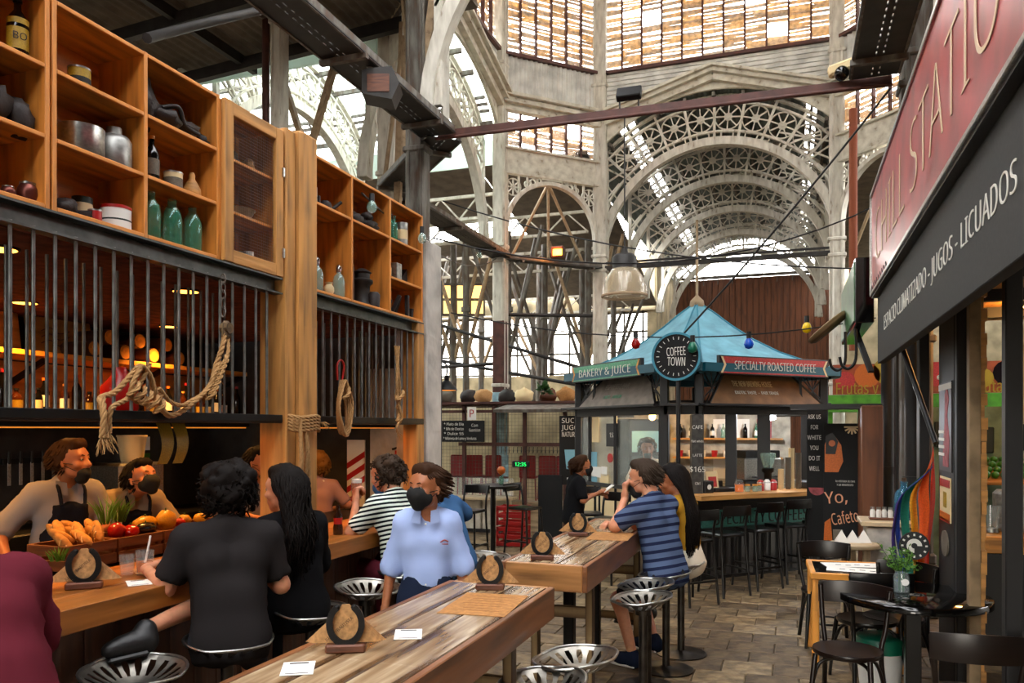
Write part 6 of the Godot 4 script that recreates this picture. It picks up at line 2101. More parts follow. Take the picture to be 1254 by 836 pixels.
# ---------------------------------------------------------------- the shop on the right
func shop():
	# red sign box and black board
	var o: Node3D = thing("shop_sign", "big red sign board with hand lettered white words", "sign")
	var g := G.new()
	g.bev(V(0.78, 3.36, -3.8), V(0.22, 0.86, 7.56), 0.006)
	part(o, "box", g, "sign_wine")
	g = G.new()
	for y in [2.93, 3.79]: g.bev(V(0.664, y, -3.8), V(0.02, 0.03, 7.58), 0.004)
	for z in [-7.58]: g.bev(V(0.664, 3.36, z), V(0.02, 0.86, 0.03), 0.004)
	part(o, "metal_edge", g, "steel")
	var bs := Basis(V(0, 0, 1), Vector3.UP, V(-1, 0, 0))
	words(o, "CHILL STATION", 0.42, "letter_cream", Transform3D(bs, V(0.666, 3.34, -4.86)), 0.003, 4.6, -0.7)
	g = G.new()
	for k in 9: g.box(V(0.668, 2.975, -7.5 + k * 0.13), V(0.004, 0.02, 0.09), Basis(Vector3.RIGHT, 0.6))
	part(o, "edge_marks", g, "print_dark")
	o = thing("shop_fascia", "dark grey shop fascia with white capital lettering under the red sign", "sign")
	g = G.new()
	g.bev(V(0.75, 2.62, -3.8), V(0.06, 0.58, 7.6), 0.004)
	part(o, "board", g, "fascia_grey")
	g = G.new()
	g.box(V(0.92, 2.92, -3.8), V(0.5, 0.04, 7.56))
	part(o, "soffit", g, "black")
	words(o, "ESPACIO CLIMATIZADO - JUGOS - LICUADOS", 0.115, "print_white", Transform3D(bs, V(0.718, 2.62, -5.08)), 0.003, 4.0, -0.3)
	# posts and panels
	var posts := [[-10.0, 0.14, "round"], [-8.7, 0.16, "flat"], [-8.0, 0.14, "round"], [-7.2, 0.16, "flat"], [-5.64, 0.08, "flat"], [-4.45, 0.08, "flat"]]
	for k in posts.size():
		var q = posts[k]
		g = G.new()
		if q[2] == "round":
			g.tube([V(1.05, 0, q[0]), V(1.05, 2.9, q[0])], q[1] * 0.5, 14)
			g.tube([V(1.05, 1.25, q[0]), V(1.05, 1.33, q[0])], q[1] * 0.65, 14)
		else:
			g.bev(V(1.02, 1.45, q[0]), V(0.075, 2.9, q[1]), 0.006)
		solo("shop_post", "black %s post of the shop front %s" % [q[2], ["next to the brown panel", "behind the flag pole", "with a collar beside the flag", "holding the posters", "beside the cream jamb", "in front of the yellow counter"][k]], "post", g, "black_paint")
	g = G.new()
	g.bev(V(1.0, 1.3, -5.95), V(0.04, 2.6, 0.54), 0.004)
	struct("wall_shop", g, "black_paint")
	g = G.new()
	g.bev(V(1.01, 1.45, -5.26), V(0.06, 2.9, 0.08), 0.004)
	o = solo("door_jamb", "cream painted timber jamb with a ragged edge", "jamb", g, "jamb_cream")
	g = G.new()
	for k in 40:
		g.box(V(1.05 + rng.randf_range(-0.008, 0.008), 0.04 + k * 0.07, -5.26), V(0.03 + rng.randf_range(-0.01, 0.02), 0.068, 0.07))
	part(o, "ragged_edge", g, "wood_post")
	# posters
	for q in [[2.07, 1.48, -6.15, -5.72, "poster_dark", "tall dark poster with a pink figure"], [1.44, 1.15, -6.13, -5.75, "cream_paper", "pale poster with red and yellow print"]]:
		g = G.new()
		g.box(V(0.975, (q[0] + q[1]) * 0.5, (q[2] + q[3]) * 0.5), V(0.006, q[0] - q[1], q[3] - q[2]))
		o = solo("poster", q[5] + " on the black shop post", "poster", g, q[4])
		g = G.new()
		if q[4] == "poster_dark":
			g.box(V(0.97, q[0] - 0.03, -5.935), V(0.006, 0.04, 0.43))
			part(o, "white_header", g, "print_white")
			g = G.new()
			g.prism(PackedVector2Array([Vector2(-0.05, 0.02), Vector2(0.14, 0.02), Vector2(0.18, 0.2), Vector2(0.1, 0.36), Vector2(0.16, 0.46), Vector2(0.1, 0.55), Vector2(0.02, 0.5), Vector2(0.02, 0.34), Vector2(-0.02, 0.2)]), 0.004, Transform3D(bs, V(0.9695, 1.49, -5.96)))
			part(o, "pink_figure", g, "kiosk_pink")
			g = G.new()
			for k in 4: g.box(V(0.97, 1.74 - k * 0.05, -6.05), V(0.006, 0.02, 0.2))
			part(o, "print", g, "print_white")
		else:
			for e in [[1.4, 0.05, "red"], [1.18, 0.05, "juice_solid"], [1.155, 0.02, "red"]]:
				g = G.new()
				g.box(V(0.97, e[0], -5.94), V(0.006, e[1], 0.34))
				part(o, "print_band", g, e[2])
			g = G.new()
			g.box(V(0.97, 1.29, -5.93), V(0.006, 0.1, 0.1))
			part(o, "print_figure", g, "label_yellow")
	g = G.new()
	g.lathe([Vector2(0, 0.0), Vector2(0.1, 0.0), Vector2(0.1, 0.01), Vector2(0, 0.01)], 20, Transform3D(Basis(V(0, 1, 0), V(-1, 0, 0), V(0, 0, 1)) * Basis.from_scale(V(0.85, 1, 1.2)), V(0.975, 1.0, -5.93)))
	solo("oval_sticker", "white oval sticker below the posters", "sticker", g, "label_grey")
	# counter, blender jars and stock inside
	g = G.new()
	g.bev(V(2.3, 0.9, -6.95), V(2.2, 0.12, 0.5), 0.006)
	o = solo("juice_counter", "yellow wooden juice counter inside the shop", "counter", g, "wood_yellow")
	g = G.new()
	g.box(V(2.3, 0.42, -7.0), V(2.1, 0.84, 0.35))
	part(o, "dark_front", g, "black")
	for k in 4:
		vessel("blender_jar", "clear blender jar on the juice counter", "jar", V(1.3 + k * 0.16, 0.965, -7.0), [["jar", [[0, 0], [0.05, 0], [0.065, 0.2], [0.06, 0.2], [0.045, 0.01]], "glass_thin"], ["foot", [[0, 0.0], [0.055, 0.0], [0.05, 0.03], [0, 0.03]], "steel"]], "blender jars")
	g = G.new()
	g.bev(V(0, 0.16, 0), V(0.22, 0.32, 0.2), 0.03)
	g.tube([V(0.05, 0.32, 0), V(0.05, 0.36, 0)], 0.05, 12)
	solo("juicer", "grey juicer with rounded body on the juice counter", "juicer", g, "aluminium", "", V(1.62, 0.965, -7.12))
	g = G.new()
	for k in 6: blob(g, V(k * 0.06 - 0.15, 0.04, 0.03 * (k % 2)), V(0.04, 0.04, 0.04), 90 + k, 0.1, 10)
	solo("orange_pile", "few oranges lying at the end of the juice counter", "orange", g, "juice_solid", "", V(2.05, 0.965, -6.85))
	# limes
	g = G.new()
	g.bev(V(0, 0, 0), V(0.8, 0.04, 0.4), 0.01, Basis(Vector3.RIGHT, 0.4))
	solo("fruit_tray", "sloping tray heaped with limes at the back of the shop", "tray", g, "wood_post", "", V(2.15, 1.28, -9.4))
	for k in 26:
		g = G.new()
		blob(g, Vector3.ZERO, V(0.038, 0.036, 0.038), 100 + k, 0.08, 10)
		var r := k / 7
		solo("lime", "green lime in the sloping tray", "lime", g, "lime", "limes in the tray", V(1.9 + (k % 7) * 0.078 + 0.03 * (r % 2), 1.29 + r * 0.05, -9.28 - r * 0.07))
	g = G.new()
	g.box(V(2.2, 1.0, -9.8), V(1.9, 2.0, 0.06))
	solo("green_partition", "pale green partition wall behind the limes", "partition", g, "panel_green")
	for q in [[1.6, 1.0], [1.95, 0.8], [2.4, 0.9], [2.75, 1.1]]:
		g = G.new()
		g.bev(V(0, 0.14, 0), V(0.22, 0.28, 0.05), 0.01)
		solo("crate_of_stock", "small dark stock box on the back panel shelf", "box", g, "label_green", "boxes on the shop back shelf", V(q[0], 1.5 + 0.3 * (q[1] - 0.8), -9.74))
	g = G.new()
	g.box(V(2.4, 2.92, -5.0), V(2.3, 0.05, 9.0))
	struct("ceiling_shop", g, "wood_post")
	g = G.new()
	for z in [-8.5, -7.4, -6.3, -5.2, -4.1]: g.box(V(2.2, 2.85, z), V(2.3, 0.1, 0.08))
	struct("trim_shop_joists", g, "black_paint")
	o = thing("shop_lamp", "small warm ceiling lamp inside the juice shop", "lamp", V(2.0, 2.84, -8.0))
	part(o, "lens", lath([[0, -0.02], [0.08, -0.02], [0.09, 0.0], [0.09, 0.04]], 16), "glow_warm")
	part(o, "trim_ring", lath([[0.09, -0.015], [0.11, -0.01], [0.11, 0.04]], 16), "black")
	var l := OmniLight3D.new()
	l.name = "light"
	l.light_color = Color(1.0, 0.72, 0.4)
	l.light_energy = 1.3
	l.omni_range = 20.0
	l.omni_attenuation = 2.0
	l.light_size = 0.08
	l.shadow_enabled = true
	l.position = V(0, -0.07, 0)
	o.add_child(l)
	# hanging box sign, hooks, round wooden lid
	o = thing("box_sign", "deep black box sign with a glossy green face", "sign")
	g = G.new()
	g.bev(V(0.64, 3.03, -8.9), V(0.16, 0.6, 2.0), 0.006)
	part(o, "box", g, "black_gloss")
	g = G.new()
	g.box(V(0.556, 3.03, -8.9), V(0.008, 0.54, 1.92))
	part(o, "green_face", g, "screen_green")
	g = G.new()
	g.bar(V(0.72, 2.3, -8.2), V(0.62, 2.72, -8.6), 0.05, 0.03)
	part(o, "bracket", g, "black")
	g = G.new()
	for q in [[0.5, -8.3], [0.58, -8.1]]:
		g.tube(smooth([V(q[0], 2.7, q[1]), V(q[0], 2.42, q[1]), V(q[0] - 0.06, 2.33, q[1]), V(q[0] - 0.12, 2.36, q[1]), V(q[0] - 0.14, 2.44, q[1])], 6), 0.014, 8)
	solo("iron_hooks", "pair of black iron hooks hanging below the box sign", "hook", g, "black_steel")
	g = G.new()
	g.lathe([Vector2(0, -0.04), Vector2(0.2, -0.04), Vector2(0.24, -0.01), Vector2(0.24, 0.03), Vector2(0.2, 0.04), Vector2(0, 0.03)], 24, Transform3D(Basis(V(0, 0, 1), 0.7), V(0.38, 2.85, -9.2)))
	solo("wooden_disc", "round brown wooden disc hung beside the box sign", "disc", g, "wood_leg")
	# flag
	o = thing("striped_flag", "rainbow striped flag hanging limp from a slanted pole", "flag")
	var cols := ["flag_purple", "flag_blue", "flag_green", "flag_yellow", "flag_orange", "flag_red"]
	var n := 4
	var edge := [0.0, 0.1, 0.24, 0.42, 0.62, 0.84, 1.0]
	for c in 6:
		var p := PackedVector3Array()
		var gg := G.new()
		for r in 21:
			var f := r / 20.0
			for q in n + 1:
				var u: float = lerpf(edge[c], edge[c + 1], float(q) / n)
				var wdt := lerpf(0.02, 0.26, smoothstep(0.0, 0.3, f)) - 0.05 * smoothstep(0.5, 1.0, f)
				var x := 0.975 - 0.03 * f - wdt * (1.0 - u)
				var y := lerpf(1.64, 0.5 + 0.08 * sin(u * 9.0), f) - 0.12 * (1.0 - u) * (1.0 - f)
				var z := -6.33 + 0.035 * sin(u * 16.0 + f * 2.0) * minf(1.0, f * 4.0) + 0.02 * sin(f * 8.0 + u * 6.0)
				p.push_back(V(x + 0.012 * sin(f * 8.0 + c), y, z))
		gg.sheet(p, n + 1, 21)
		part(o, "stripe", gg, cols[c])
	g = G.new()
	g.tube([V(0.98, 1.66, -6.35), V(0.8, 2.4, -6.7)], 0.02, 8)
	part(o, "pole", g, "black")
	g = G.new()
	g.ring(Vector2.ZERO, 0.0, 0.1, 0, 360, 0.006, T3(0.83, 0.93, -6.26), 18)
	var em := part(o, "round_emblem", g, "black")
	g = G.new()
	for k in 12:
		var a := TAU * k / 12.0
		g.bar(V(0.83 + cos(a) * 0.07, 0.93 + sin(a) * 0.07, -6.254), V(0.83 + cos(a) * 0.085, 0.93 + sin(a) * 0.085, -6.254), 0.012, 0.003, V(0, 0, 1))
	g.ring(Vector2.ZERO, 0.02, 0.05, 0, 270, 0.003, T3(0.83, 0.93, -6.254), 14)
	part(em, "white_marks", g, "print_white")
	# white cabinet with jars, demijohn, small round table
	o = thing("white_cabinet", "white painted cabinet with a slanted wooden top board", "cabinet", V(0.83, 0, -7.75), 0)
	g = G.new()
	g.bev(V(0, 0.45, 0), V(0.4, 0.9, 0.4), 0.01)
	part(o, "body", g, "white_paint")
	g = G.new()
	g.bev(V(0.0, 0.935, 0.0), V(0.5, 0.04, 0.5), 0.006)
	part(o, "top_board", g, "cream_wood")
	g = G.new()
	g.box(V(0, 0.55, 0.203), V(0.3, 0.003, 0.005))
	part(o, "groove", g, "label_grey")
	var tr := thing("condiment_tray", "wooden tray of glass shakers on the white cabinet", "tray", V(0.76, 0.956, -7.72))
	g = G.new()
	g.bev(V(0, 0.01, 0), V(0.2, 0.02, 0.12), 0.005)
	part(tr, "tray", g, "wood_holder")
	for k in 4:
		vessel("shaker", "white capped glass shaker on the tray", "shaker", V(0.69 + k * 0.047, 0.977, -7.72 + 0.02 * (k % 2)), [["glass", [[0, 0], [0.02, 0], [0.022, 0.05], [0.016, 0.07]], "white_paper"], ["cap", [[0.018, 0.07], [0.018, 0.09], [0, 0.092]], "steel"]], "shakers on the tray")
	vessel("demijohn", "blue glass demijohn with cork on the white cabinet", "demijohn", V(0.95, 0.956, -7.78), [["glass", [[0, 0], [0.075, 0], [0.08, 0.01], [0.08, 0.2], [0.065, 0.25], [0.03, 0.28], [0.026, 0.32], [0.032, 0.325], [0.03, 0.34]], "glass_blue"], ["cork", [[0.022, 0.33], [0.02, 0.37], [0, 0.372]], "wood_leg"]])
	o = thing("side_table", "small round pale wooden table with papers beside the white cabinet", "table", V(0.52, 0, -7.42))
	part(o, "table_top", lath([[0, 0.74], [0.2, 0.74], [0.21, 0.75], [0.21, 0.775], [0, 0.78]], 28), "cream_wood")
	for k in 3:
		g = G.new()
		var a := TAU * k / 3.0 + 0.4
		g.bev(V(cos(a) * 0.1, 0.37, sin(a) * 0.1), V(0.06, 0.74, 0.06), 0.004)
		part(o, "leg", g, "cream_wood")
	for k in 3:
		g = G.new()
		g.prism(PackedVector2Array([Vector2(-0.06, 0), Vector2(0.06, 0), Vector2(0.0, 0.11)]), 0.004, Transform3D(Basis(Vector3.RIGHT, -0.2), V(0, 0, 0)))
		g.prism(PackedVector2Array([Vector2(-0.06, 0), Vector2(0.06, 0), Vector2(0.0, 0.11)]), 0.004, Transform3D(Basis(Vector3.RIGHT, 0.2), V(0, 0, -0.05)))
		solo("folded_card", "folded white paper card on the small round table", "card", g, "white_paper", "folded cards", V(0.42 + k * 0.09, 0.781, -7.36 - 0.03 * k), 10)
	vessel("cup", "dark patterned cup on the small round table", "cup", V(0.39, 0.781, -7.45), [["body", [[0, 0], [0.035, 0], [0.04, 0.1], [0.036, 0.1], [0, 0.01]], "label_grey"]])
	# brown panel, banner, chalkboards
	g = G.new()
	g.bev(V(0.79, 1.0, -9.1), V(0.2, 2.0, 0.5), 0.008)
	solo("brown_panel", "plain brown wooden cupboard side next to the coffee banner", "panel", g, "wood_brown")
	o = thing("coffee_banner", "black roll-up banner with a woman and white script lettering", "banner")
	g = G.new()
	g.box(V(0.55, 1.13, -9.5), V(0.4, 1.38, 0.012))
	part(o, "cloth", g, "black_matte")
	words(o, "Yo,", 0.13, "letter_peach", Transform3D(Basis(V(0, 0, 1), 0.1), V(0.48, 1.0, -9.49)), 0.003)
	words(o, "Cafeto.", 0.13, "letter_peach", Transform3D(Basis(V(0, 0, 1), 0.2), V(0.58, 0.78, -9.49)), 0.003, 0.3)
	words(o, "TU HISTORIA DE CAFE", 0.02, "print_white", T3(0.57, 1.18, -9.49), 0.002, 0.2)
	words(o, "Y UN MANIFIESTO", 0.02, "print_white", T3(0.57, 1.14, -9.49), 0.002, 0.17)
	g = G.new()
	g.prism(PackedVector2Array([Vector2(-0.09, 0), Vector2(0.05, 0), Vector2(0.1, 0.12), Vector2(0.08, 0.3), Vector2(0.0, 0.42), Vector2(-0.06, 0.4), Vector2(-0.09, 0.3)]), 0.003, T3(0.45, 1.28, -9.49))
	part(o, "picture_shawl", g, "juice_solid")
	g = G.new()
	g.prism(PackedVector2Array([Vector2(-0.07, 0.2), Vector2(0.03, 0.2), Vector2(0.06, 0.34), Vector2(0.0, 0.44), Vector2(-0.07, 0.4)]), 0.003, T3(0.44, 1.28, -9.486))
	part(o, "picture_hair", g, "hair_dark")
	g = G.new()
	g.ring(Vector2.ZERO, 0, 0.035, 0, 360, 0.003, T3(0.435, 1.6, -9.482), 14)
	part(o, "picture_face", g, "skin_print")
	g = G.new()
	for k in 7:
		var a := PI + PI * k / 6.0
		g.bar(V(0.64, 1.78, -9.49), V(0.64 + cos(a) * 0.08, 1.78 + sin(a) * 0.08, -9.49), 0.018, 0.003, V(0, 0, 1))
	part(o, "white_leaf", g, "cream_paper")
	g = G.new()
	g.prism(PackedVector2Array([Vector2(-0.05, -0.1), Vector2(0.04, -0.1), Vector2(0.02, 0.15), Vector2(-0.04, 0.1)]), 0.003, T3(0.4, 0.62, -9.49))
	part(o, "picture_flower", g, "juice_solid")
	g = G.new()
	g.box(V(0.29, 1.2, -9.85), V(0.22, 1.7, 0.02))
	o = solo("chalkboard", "black chalkboard wall with hand lettering beside the banner", "chalkboard", g, "black_matte")
	for k in 6:
		words(o, ["ASK US", "FOR", "WHITE", "YOU", "DO IT", "WELL"][k], 0.05, "print_white", T3(0.262, 1.9 - k * 0.12, -9.838), 0.002, [0.14, 0.08, 0.15, 0.09, 0.12, 0.11][k])
	g = G.new()
	g.ring(Vector2.ZERO, 0.0, 0.09, 180, 360, 0.004, T3(0.29, 1.08, -9.838), 14)
	part(o, "cup_drawing", g, "kiosk_pink")
	g = G.new()
	g.box(V(0.45, 2.0, -9.3), V(0.9, 0.05, 0.5))
	solo("awning_shelf", "flat dark awning shelf above the coffee banner", "shelf", g, "black")
	# fruit stall far behind
	o = thing("fruit_stall", "bright green fruit stall front with a printed fruit banner", "stall", V(0, 0, -15.0))
	g = G.new()
	g.box(V(3.2, 2.2, 0), V(5.3, 0.3, 0.2))
	part(o, "green_fascia", g, "stall_green")
	g = G.new()
	g.box(V(3.2, 2.62, 0.02), V(5.0, 0.52, 0.1))
	part(o, "printed_banner", g, "banner_red")
	for k in 14:
		g = G.new()
		g.ring(Vector2.ZERO, 0, 0.16 + 0.05 * (k % 3), 0, 360, 0.004, T3(0.9 + k * 0.35, 2.68 + 0.08 * ((k * 7) % 3 - 1), 0.075), 14)
		part(o, "fruit_print", g, ["sign_red", "juice_solid", "label_yellow", "veg_purple"][(k * 5) % 4])
	words(o, "Frutas y Verduras", 0.2, "label_yellow", T3(1.5, 2.46, 0.08), 0.01, 1.5)
	words(o, "Frutas y Verduras", 0.2, "label_yellow", T3(3.6, 2.46, 0.08), 0.01, 1.5)
	g = G.new()
	for x in [0.65, 2.2, 4.0, 5.8]: g.box(V(x, 1.1, -0.05), V(0.1, 2.2, 0.1))
	part(o, "post", g, "stall_green")
	g = G.new()
	g.box(V(3.5, 1.1, -0.7), V(4.7, 2.2, 0.1))
	part(o, "back_wall", g, "panel_green")
	g = G.new()
	g.box(V(3.2, 0.5, 0), V(5.2, 1.0, 0.5))
	part(o, "counter", g, "wood_leg")

# ---------------------------------------------------------------- stall and clutter at the back left, hanging lamps
func wire(g: G, a: Vector3, b: Vector3, sag: float, r := 0.008):
	var p := []
	for k in 13:
		var f := k / 12.0
		p.append(a.lerp(b, f) + V(0, -sag * 4.0 * f * (1 - f), 0))
	g.tube(p, r, 5, false)
func backdrop():
	var z := -12.6
	var o: Node3D = thing("wire_stall", "food stall with wire mesh front and white panelled base", "stall")
	var g := G.new()
	for k in 5:
		g = G.new()
		g.bev(V(-6.9 + k * 0.55, 0.29, z), V(0.52, 0.58, 0.06), 0.01)
		part(o, "base_panel", g, "board_white")
	g = G.new()
	g.box(V(-5.8, 0.03, z + 0.02), V(2.9, 0.06, 0.06))
	part(o, "kickboard", g, "black")
	g = G.new()
	g.bev(V(-5.8, 0.6, z + 0.1), V(2.9, 0.05, 0.45), 0.006)
	part(o, "ledge", g, "cream_wood")
	g = G.new()
	g.box(V(-5.7, 0.78, z + 0.02), V(2.6, 0.3, 0.02))
	part(o, "display_glass", g, "pane")
	g = G.new()
	for y in [2.06, 2.18]: g.box(V(-5.3, y, z), V(4.2, 0.05, 0.06))
	g.box(V(-4.4, 1.5, z), V(2.0, 0.06, 0.05))
	g.box(V(-5.8, 0.94, z), V(2.6, 0.03, 0.04))
	for x in [-7.2, -6.3, -5.3, -4.75, -4.2, -3.5]: g.box(V(x, 1.1, z), V(0.06, 2.2, 0.06))
	part(o, "frame", g, "iron_brown")
	g = G.new()
	var x := -7.2
	while x < -3.3:
		g.box(V(x, 1.4, z - 0.02), V(0.004, 1.6, 0.004))
		x += 0.06
	for k in 26: g.box(V(-5.3, 0.62 + k * 0.06, z - 0.02), V(4.0, 0.004, 0.004))
	part(o, "wire_mesh", g, "iron_grey")
	g = G.new()
	g.box(V(-5.4, 1.1, z - 2.6), V(4.6, 2.2, 0.06))
	part(o, "back_wall", g, "wall_cream")
	g = G.new()
	g.box(V(-5.2, 2.2, z - 1.0), V(4.4, 0.04, 2.2))
	part(o, "deck", g, "iron_brown")
	g = G.new()
	for k in 16: g.tube(smooth([V(-4.6 + k * 0.07, 1.46, z + 0.03), V(-4.6 + k * 0.07, 1.38, z + 0.05), V(-4.59 + k * 0.07, 1.36, z + 0.08), V(-4.58 + k * 0.07, 1.4, z + 0.09)], 3), 0.006, 5)
	part(o, "hook_row", g, "black")
	# chalkboard
	o = thing("chalk_menu", "black chalk menu board hung on the wire stall", "chalkboard", V(-5.2, 1.72, z + 0.3))
	g = G.new()
	g.bev(V(0, 0, 0), V(0.78, 0.36, 0.03), 0.006)
	part(o, "board", g, "black_matte")
	for k in 4:
		words(o, ["* Plato de Dia", "* Bife de Chorizo", "* Dulce 55", "* Milanesa de Lomo y Verduras"][k], 0.045, "print_white", T3(-0.16 if k < 3 else -0.05, 0.12 - k * 0.08, 0.018), 0.002, 0.36 if k < 3 else 0.6)
	words(o, "Con", 0.05, "print_white", T3(0.22, 0.1, 0.018), 0.002)
	words(o, "Guarnicion", 0.05, "print_white", T3(0.22, 0.02, 0.018), 0.002, 0.2)
	# red chairs stacked inside, red crates
	for k in 6:
		var cx: float = [-5.6, -5.35, -5.05, -4.3, -4.0, -3.75][k]
		o = thing("red_chair", "red plastic chair stacked inside the wire stall", "chair", V(cx, 0.9, z - 0.6), 20.0 * (k % 3), "red chairs in the wire stall")
		g = G.new()
		g.bev(V(0, 0.2, 0.16), V(0.3, 0.4, 0.03), 0.02)
		part(o, "backrest", g, "red_plastic")
		g = G.new()
		g.bev(V(0, 0.02, 0), V(0.32, 0.03, 0.32), 0.015)
		part(o, "seat", g, "red_plastic")
		for q in [[1, 1], [1, -1], [-1, 1], [-1, -1]]:
			g = G.new()
			g.tube([V(q[0] * 0.13, 0.01, q[1] * 0.13), V(q[0] * 0.15, -0.38, q[1] * 0.15)], 0.014, 6)
			part(o, "leg", g, "red_plastic")
	g = G.new()
	g.box(V(-4.9, 0.25, z - 0.6), V(2.6, 0.5, 0.5))
	solo("stall_bench", "long pale bench inside the wire stall carrying red chairs", "bench", g, "cream_wood")
	for k in 2:
		o = thing("bottle_crate", "red plastic bottle crate %s beside the bar table" % ["on the floor", "on top of another"][k], "crate", V(-3.95, 0.31 * k, -11.3))
		for y in [0.04, 0.15, 0.26]:
			g = G.new()
			g.bev(V(0, y, 0.16), V(0.42, 0.06, 0.02), 0.006)
			g.bev(V(0, y, -0.16), V(0.42, 0.06, 0.02), 0.006)
			g.bev(V(0.2, y, 0), V(0.02, 0.06, 0.3), 0.006)
			g.bev(V(-0.2, y, 0), V(0.02, 0.06, 0.3), 0.006)
			part(o, "band", g, "red")
		g = G.new()
		for q in [[1, 1], [1, -1], [-1, 1], [-1, -1]]: g.box(V(q[0] * 0.2, 0.15, q[1] * 0.155), V(0.035, 0.29, 0.03))
		part(o, "corner", g, "red")
	g = G.new()
	g.bev(V(-3.25, 0.55, -10.9), V(0.36, 1.1, 0.03), 0.006)
	solo("black_panel", "tall black board standing beside the standing woman", "board", g, "black_matte")
	g = G.new()
	g.bev(V(-3.0, 1.45, -11.1), V(0.34, 1.0, 0.03), 0.006)
	o = solo("chalkboard", "narrow chalkboard with a drawn glass beside the kiosk window", "chalkboard", g, "black_matte")
	for k in 3: words(o, ["SUCO", "JUGO", "NATURAL"][k], 0.07, "print_white", T3(-3.0, 1.88 - k * 0.1, -11.082), 0.002, 0.26)
	g = G.new()
	g.prism(PackedVector2Array([Vector2(-0.06, -0.14), Vector2(0.06, -0.14), Vector2(0.09, 0.14), Vector2(-0.09, 0.14)]), 0.003, T3(-3.0, 1.32, -11.08))
	part(o, "glass_drawing", g, "paper_blue")
	# bar table with tall chairs in front of the stall
	o = thing("high_table", "black high bar table with flowers in front of the wire stall", "table", V(-3.75, 0, -9.9))
	part(o, "table_top", lath([[0, 0.98], [0.33, 0.98], [0.34, 0.99], [0.34, 1.01], [0, 1.015]], 28), "wood_black")
	g = G.new()
	g.tube([V(0, 0.02, 0), V(0, 0.99, 0)], 0.035, 10)
	part(o, "column", g, "wood_black")
	part(o, "foot", lath([[0, 0], [0.24, 0], [0.24, 0.015], [0.04, 0.03]], 20), "wood_black")
	bar_chair("black bar chair with curved back before the high table", V(-3.85, 0, -9.3), 175, "", "wood_black", 0.74, 1.02)
	bar_chair("black bar chair at the side of the high table by the red crates", V(-3.3, 0, -9.9), 250, "", "wood_black", 0.74, 1.02)
	bar_chair("black bar chair between the standing woman and the long table", V(-2.35, 0, -9.5), 200, "", "wood_black", 0.74, 1.02)
	bar_chair("black bar chair in front of the cream kiosk panel", V(-2.0, 0, -9.0), 160, "", "wood_black", 0.74, 1.0)
	vessel("flower_vase", "small green vase with orange flowers on the high table", "vase", V(-3.65, 1.016, -9.95), [["body", [[0, 0], [0.03, 0], [0.035, 0.08], [0.02, 0.12]], "glass_green"], ["blooms", [[0.0, 0.12], [0.05, 0.16], [0.06, 0.2], [0.03, 0.24], [0, 0.24]], "juice_solid"]])
	g = G.new()
	g.bev(V(0, 0, 0), V(0.3, 0.1, 0.05), 0.01)
	o = solo("led_clock", "green digit display in the wire stall", "display", g, "black", "", V(-4.25, 1.17, z + 0.06))
	words(o, "12:35", 0.06, "glow_green", T3(0, 0, 0.027), 0.003)
	# clutter on the stall deck
	for k in 7:
		g = G.new()
		blob(g, V(0, 0.12, 0), V(0.16, 0.14, 0.14), 200 + k, 0.5)
		solo("sack", "%s bundle stored on the stall deck" % ["grey", "brown", "tan", "dark", "pale", "russet", "sandy"][k], "sack", g, ["label_grey", "leather", "kraft", "iron_dark", "cream_paper", "wood_holder", "kraft_mat"][k], "", V(-5.9 + k * 0.38, 2.21, z - 0.5 - 0.2 * (k % 2)))
	g = G.new()
	for k in 60:
		var d := V(rng.randf_range(-1, 1), rng.randf_range(-0.3, 1.0), rng.randf_range(-1, 1)).normalized() * rng.randf_range(0.1, 0.22)
		var w := d.cross(V(rng.randf(), rng.randf(), rng.randf())).normalized() * 0.03
		g.quad(V(0, 0.15, 0) + d * 0.2, V(0, 0.15, 0) + d * 0.6 + w, V(0, 0.15, 0) + d, V(0, 0.15, 0) + d * 0.6 - w, d.cross(w).normalized())
	solo("leafy_plant", "bright green leafy plant on the stall deck", "plant", g, "leaf", "", V(-3.95, 2.25, z - 0.2))
	# awning strip towards the kiosk
	g = G.new()
	g.box(V(-3.8, 2.1, -12.24), V(1.4, 0.05, 0.7), Basis(Vector3.RIGHT, 0.15))
	solo("awning", "pale metal awning strip between wire stall and kiosk", "awning", g, "iron_grey")
	g = G.new()
	g.bev(V(-5.1, 2.02, -12.45), V(0.16, 0.22, 0.01), 0.003)
	o = solo("price_tag", "white card with a pink letter P on the stall frame", "sign", g, "white_paper")
	words(o, "P", 0.13, "sign_red", T3(-5.1, 2.02, -12.443), 0.002)
	truss()
	lamps()
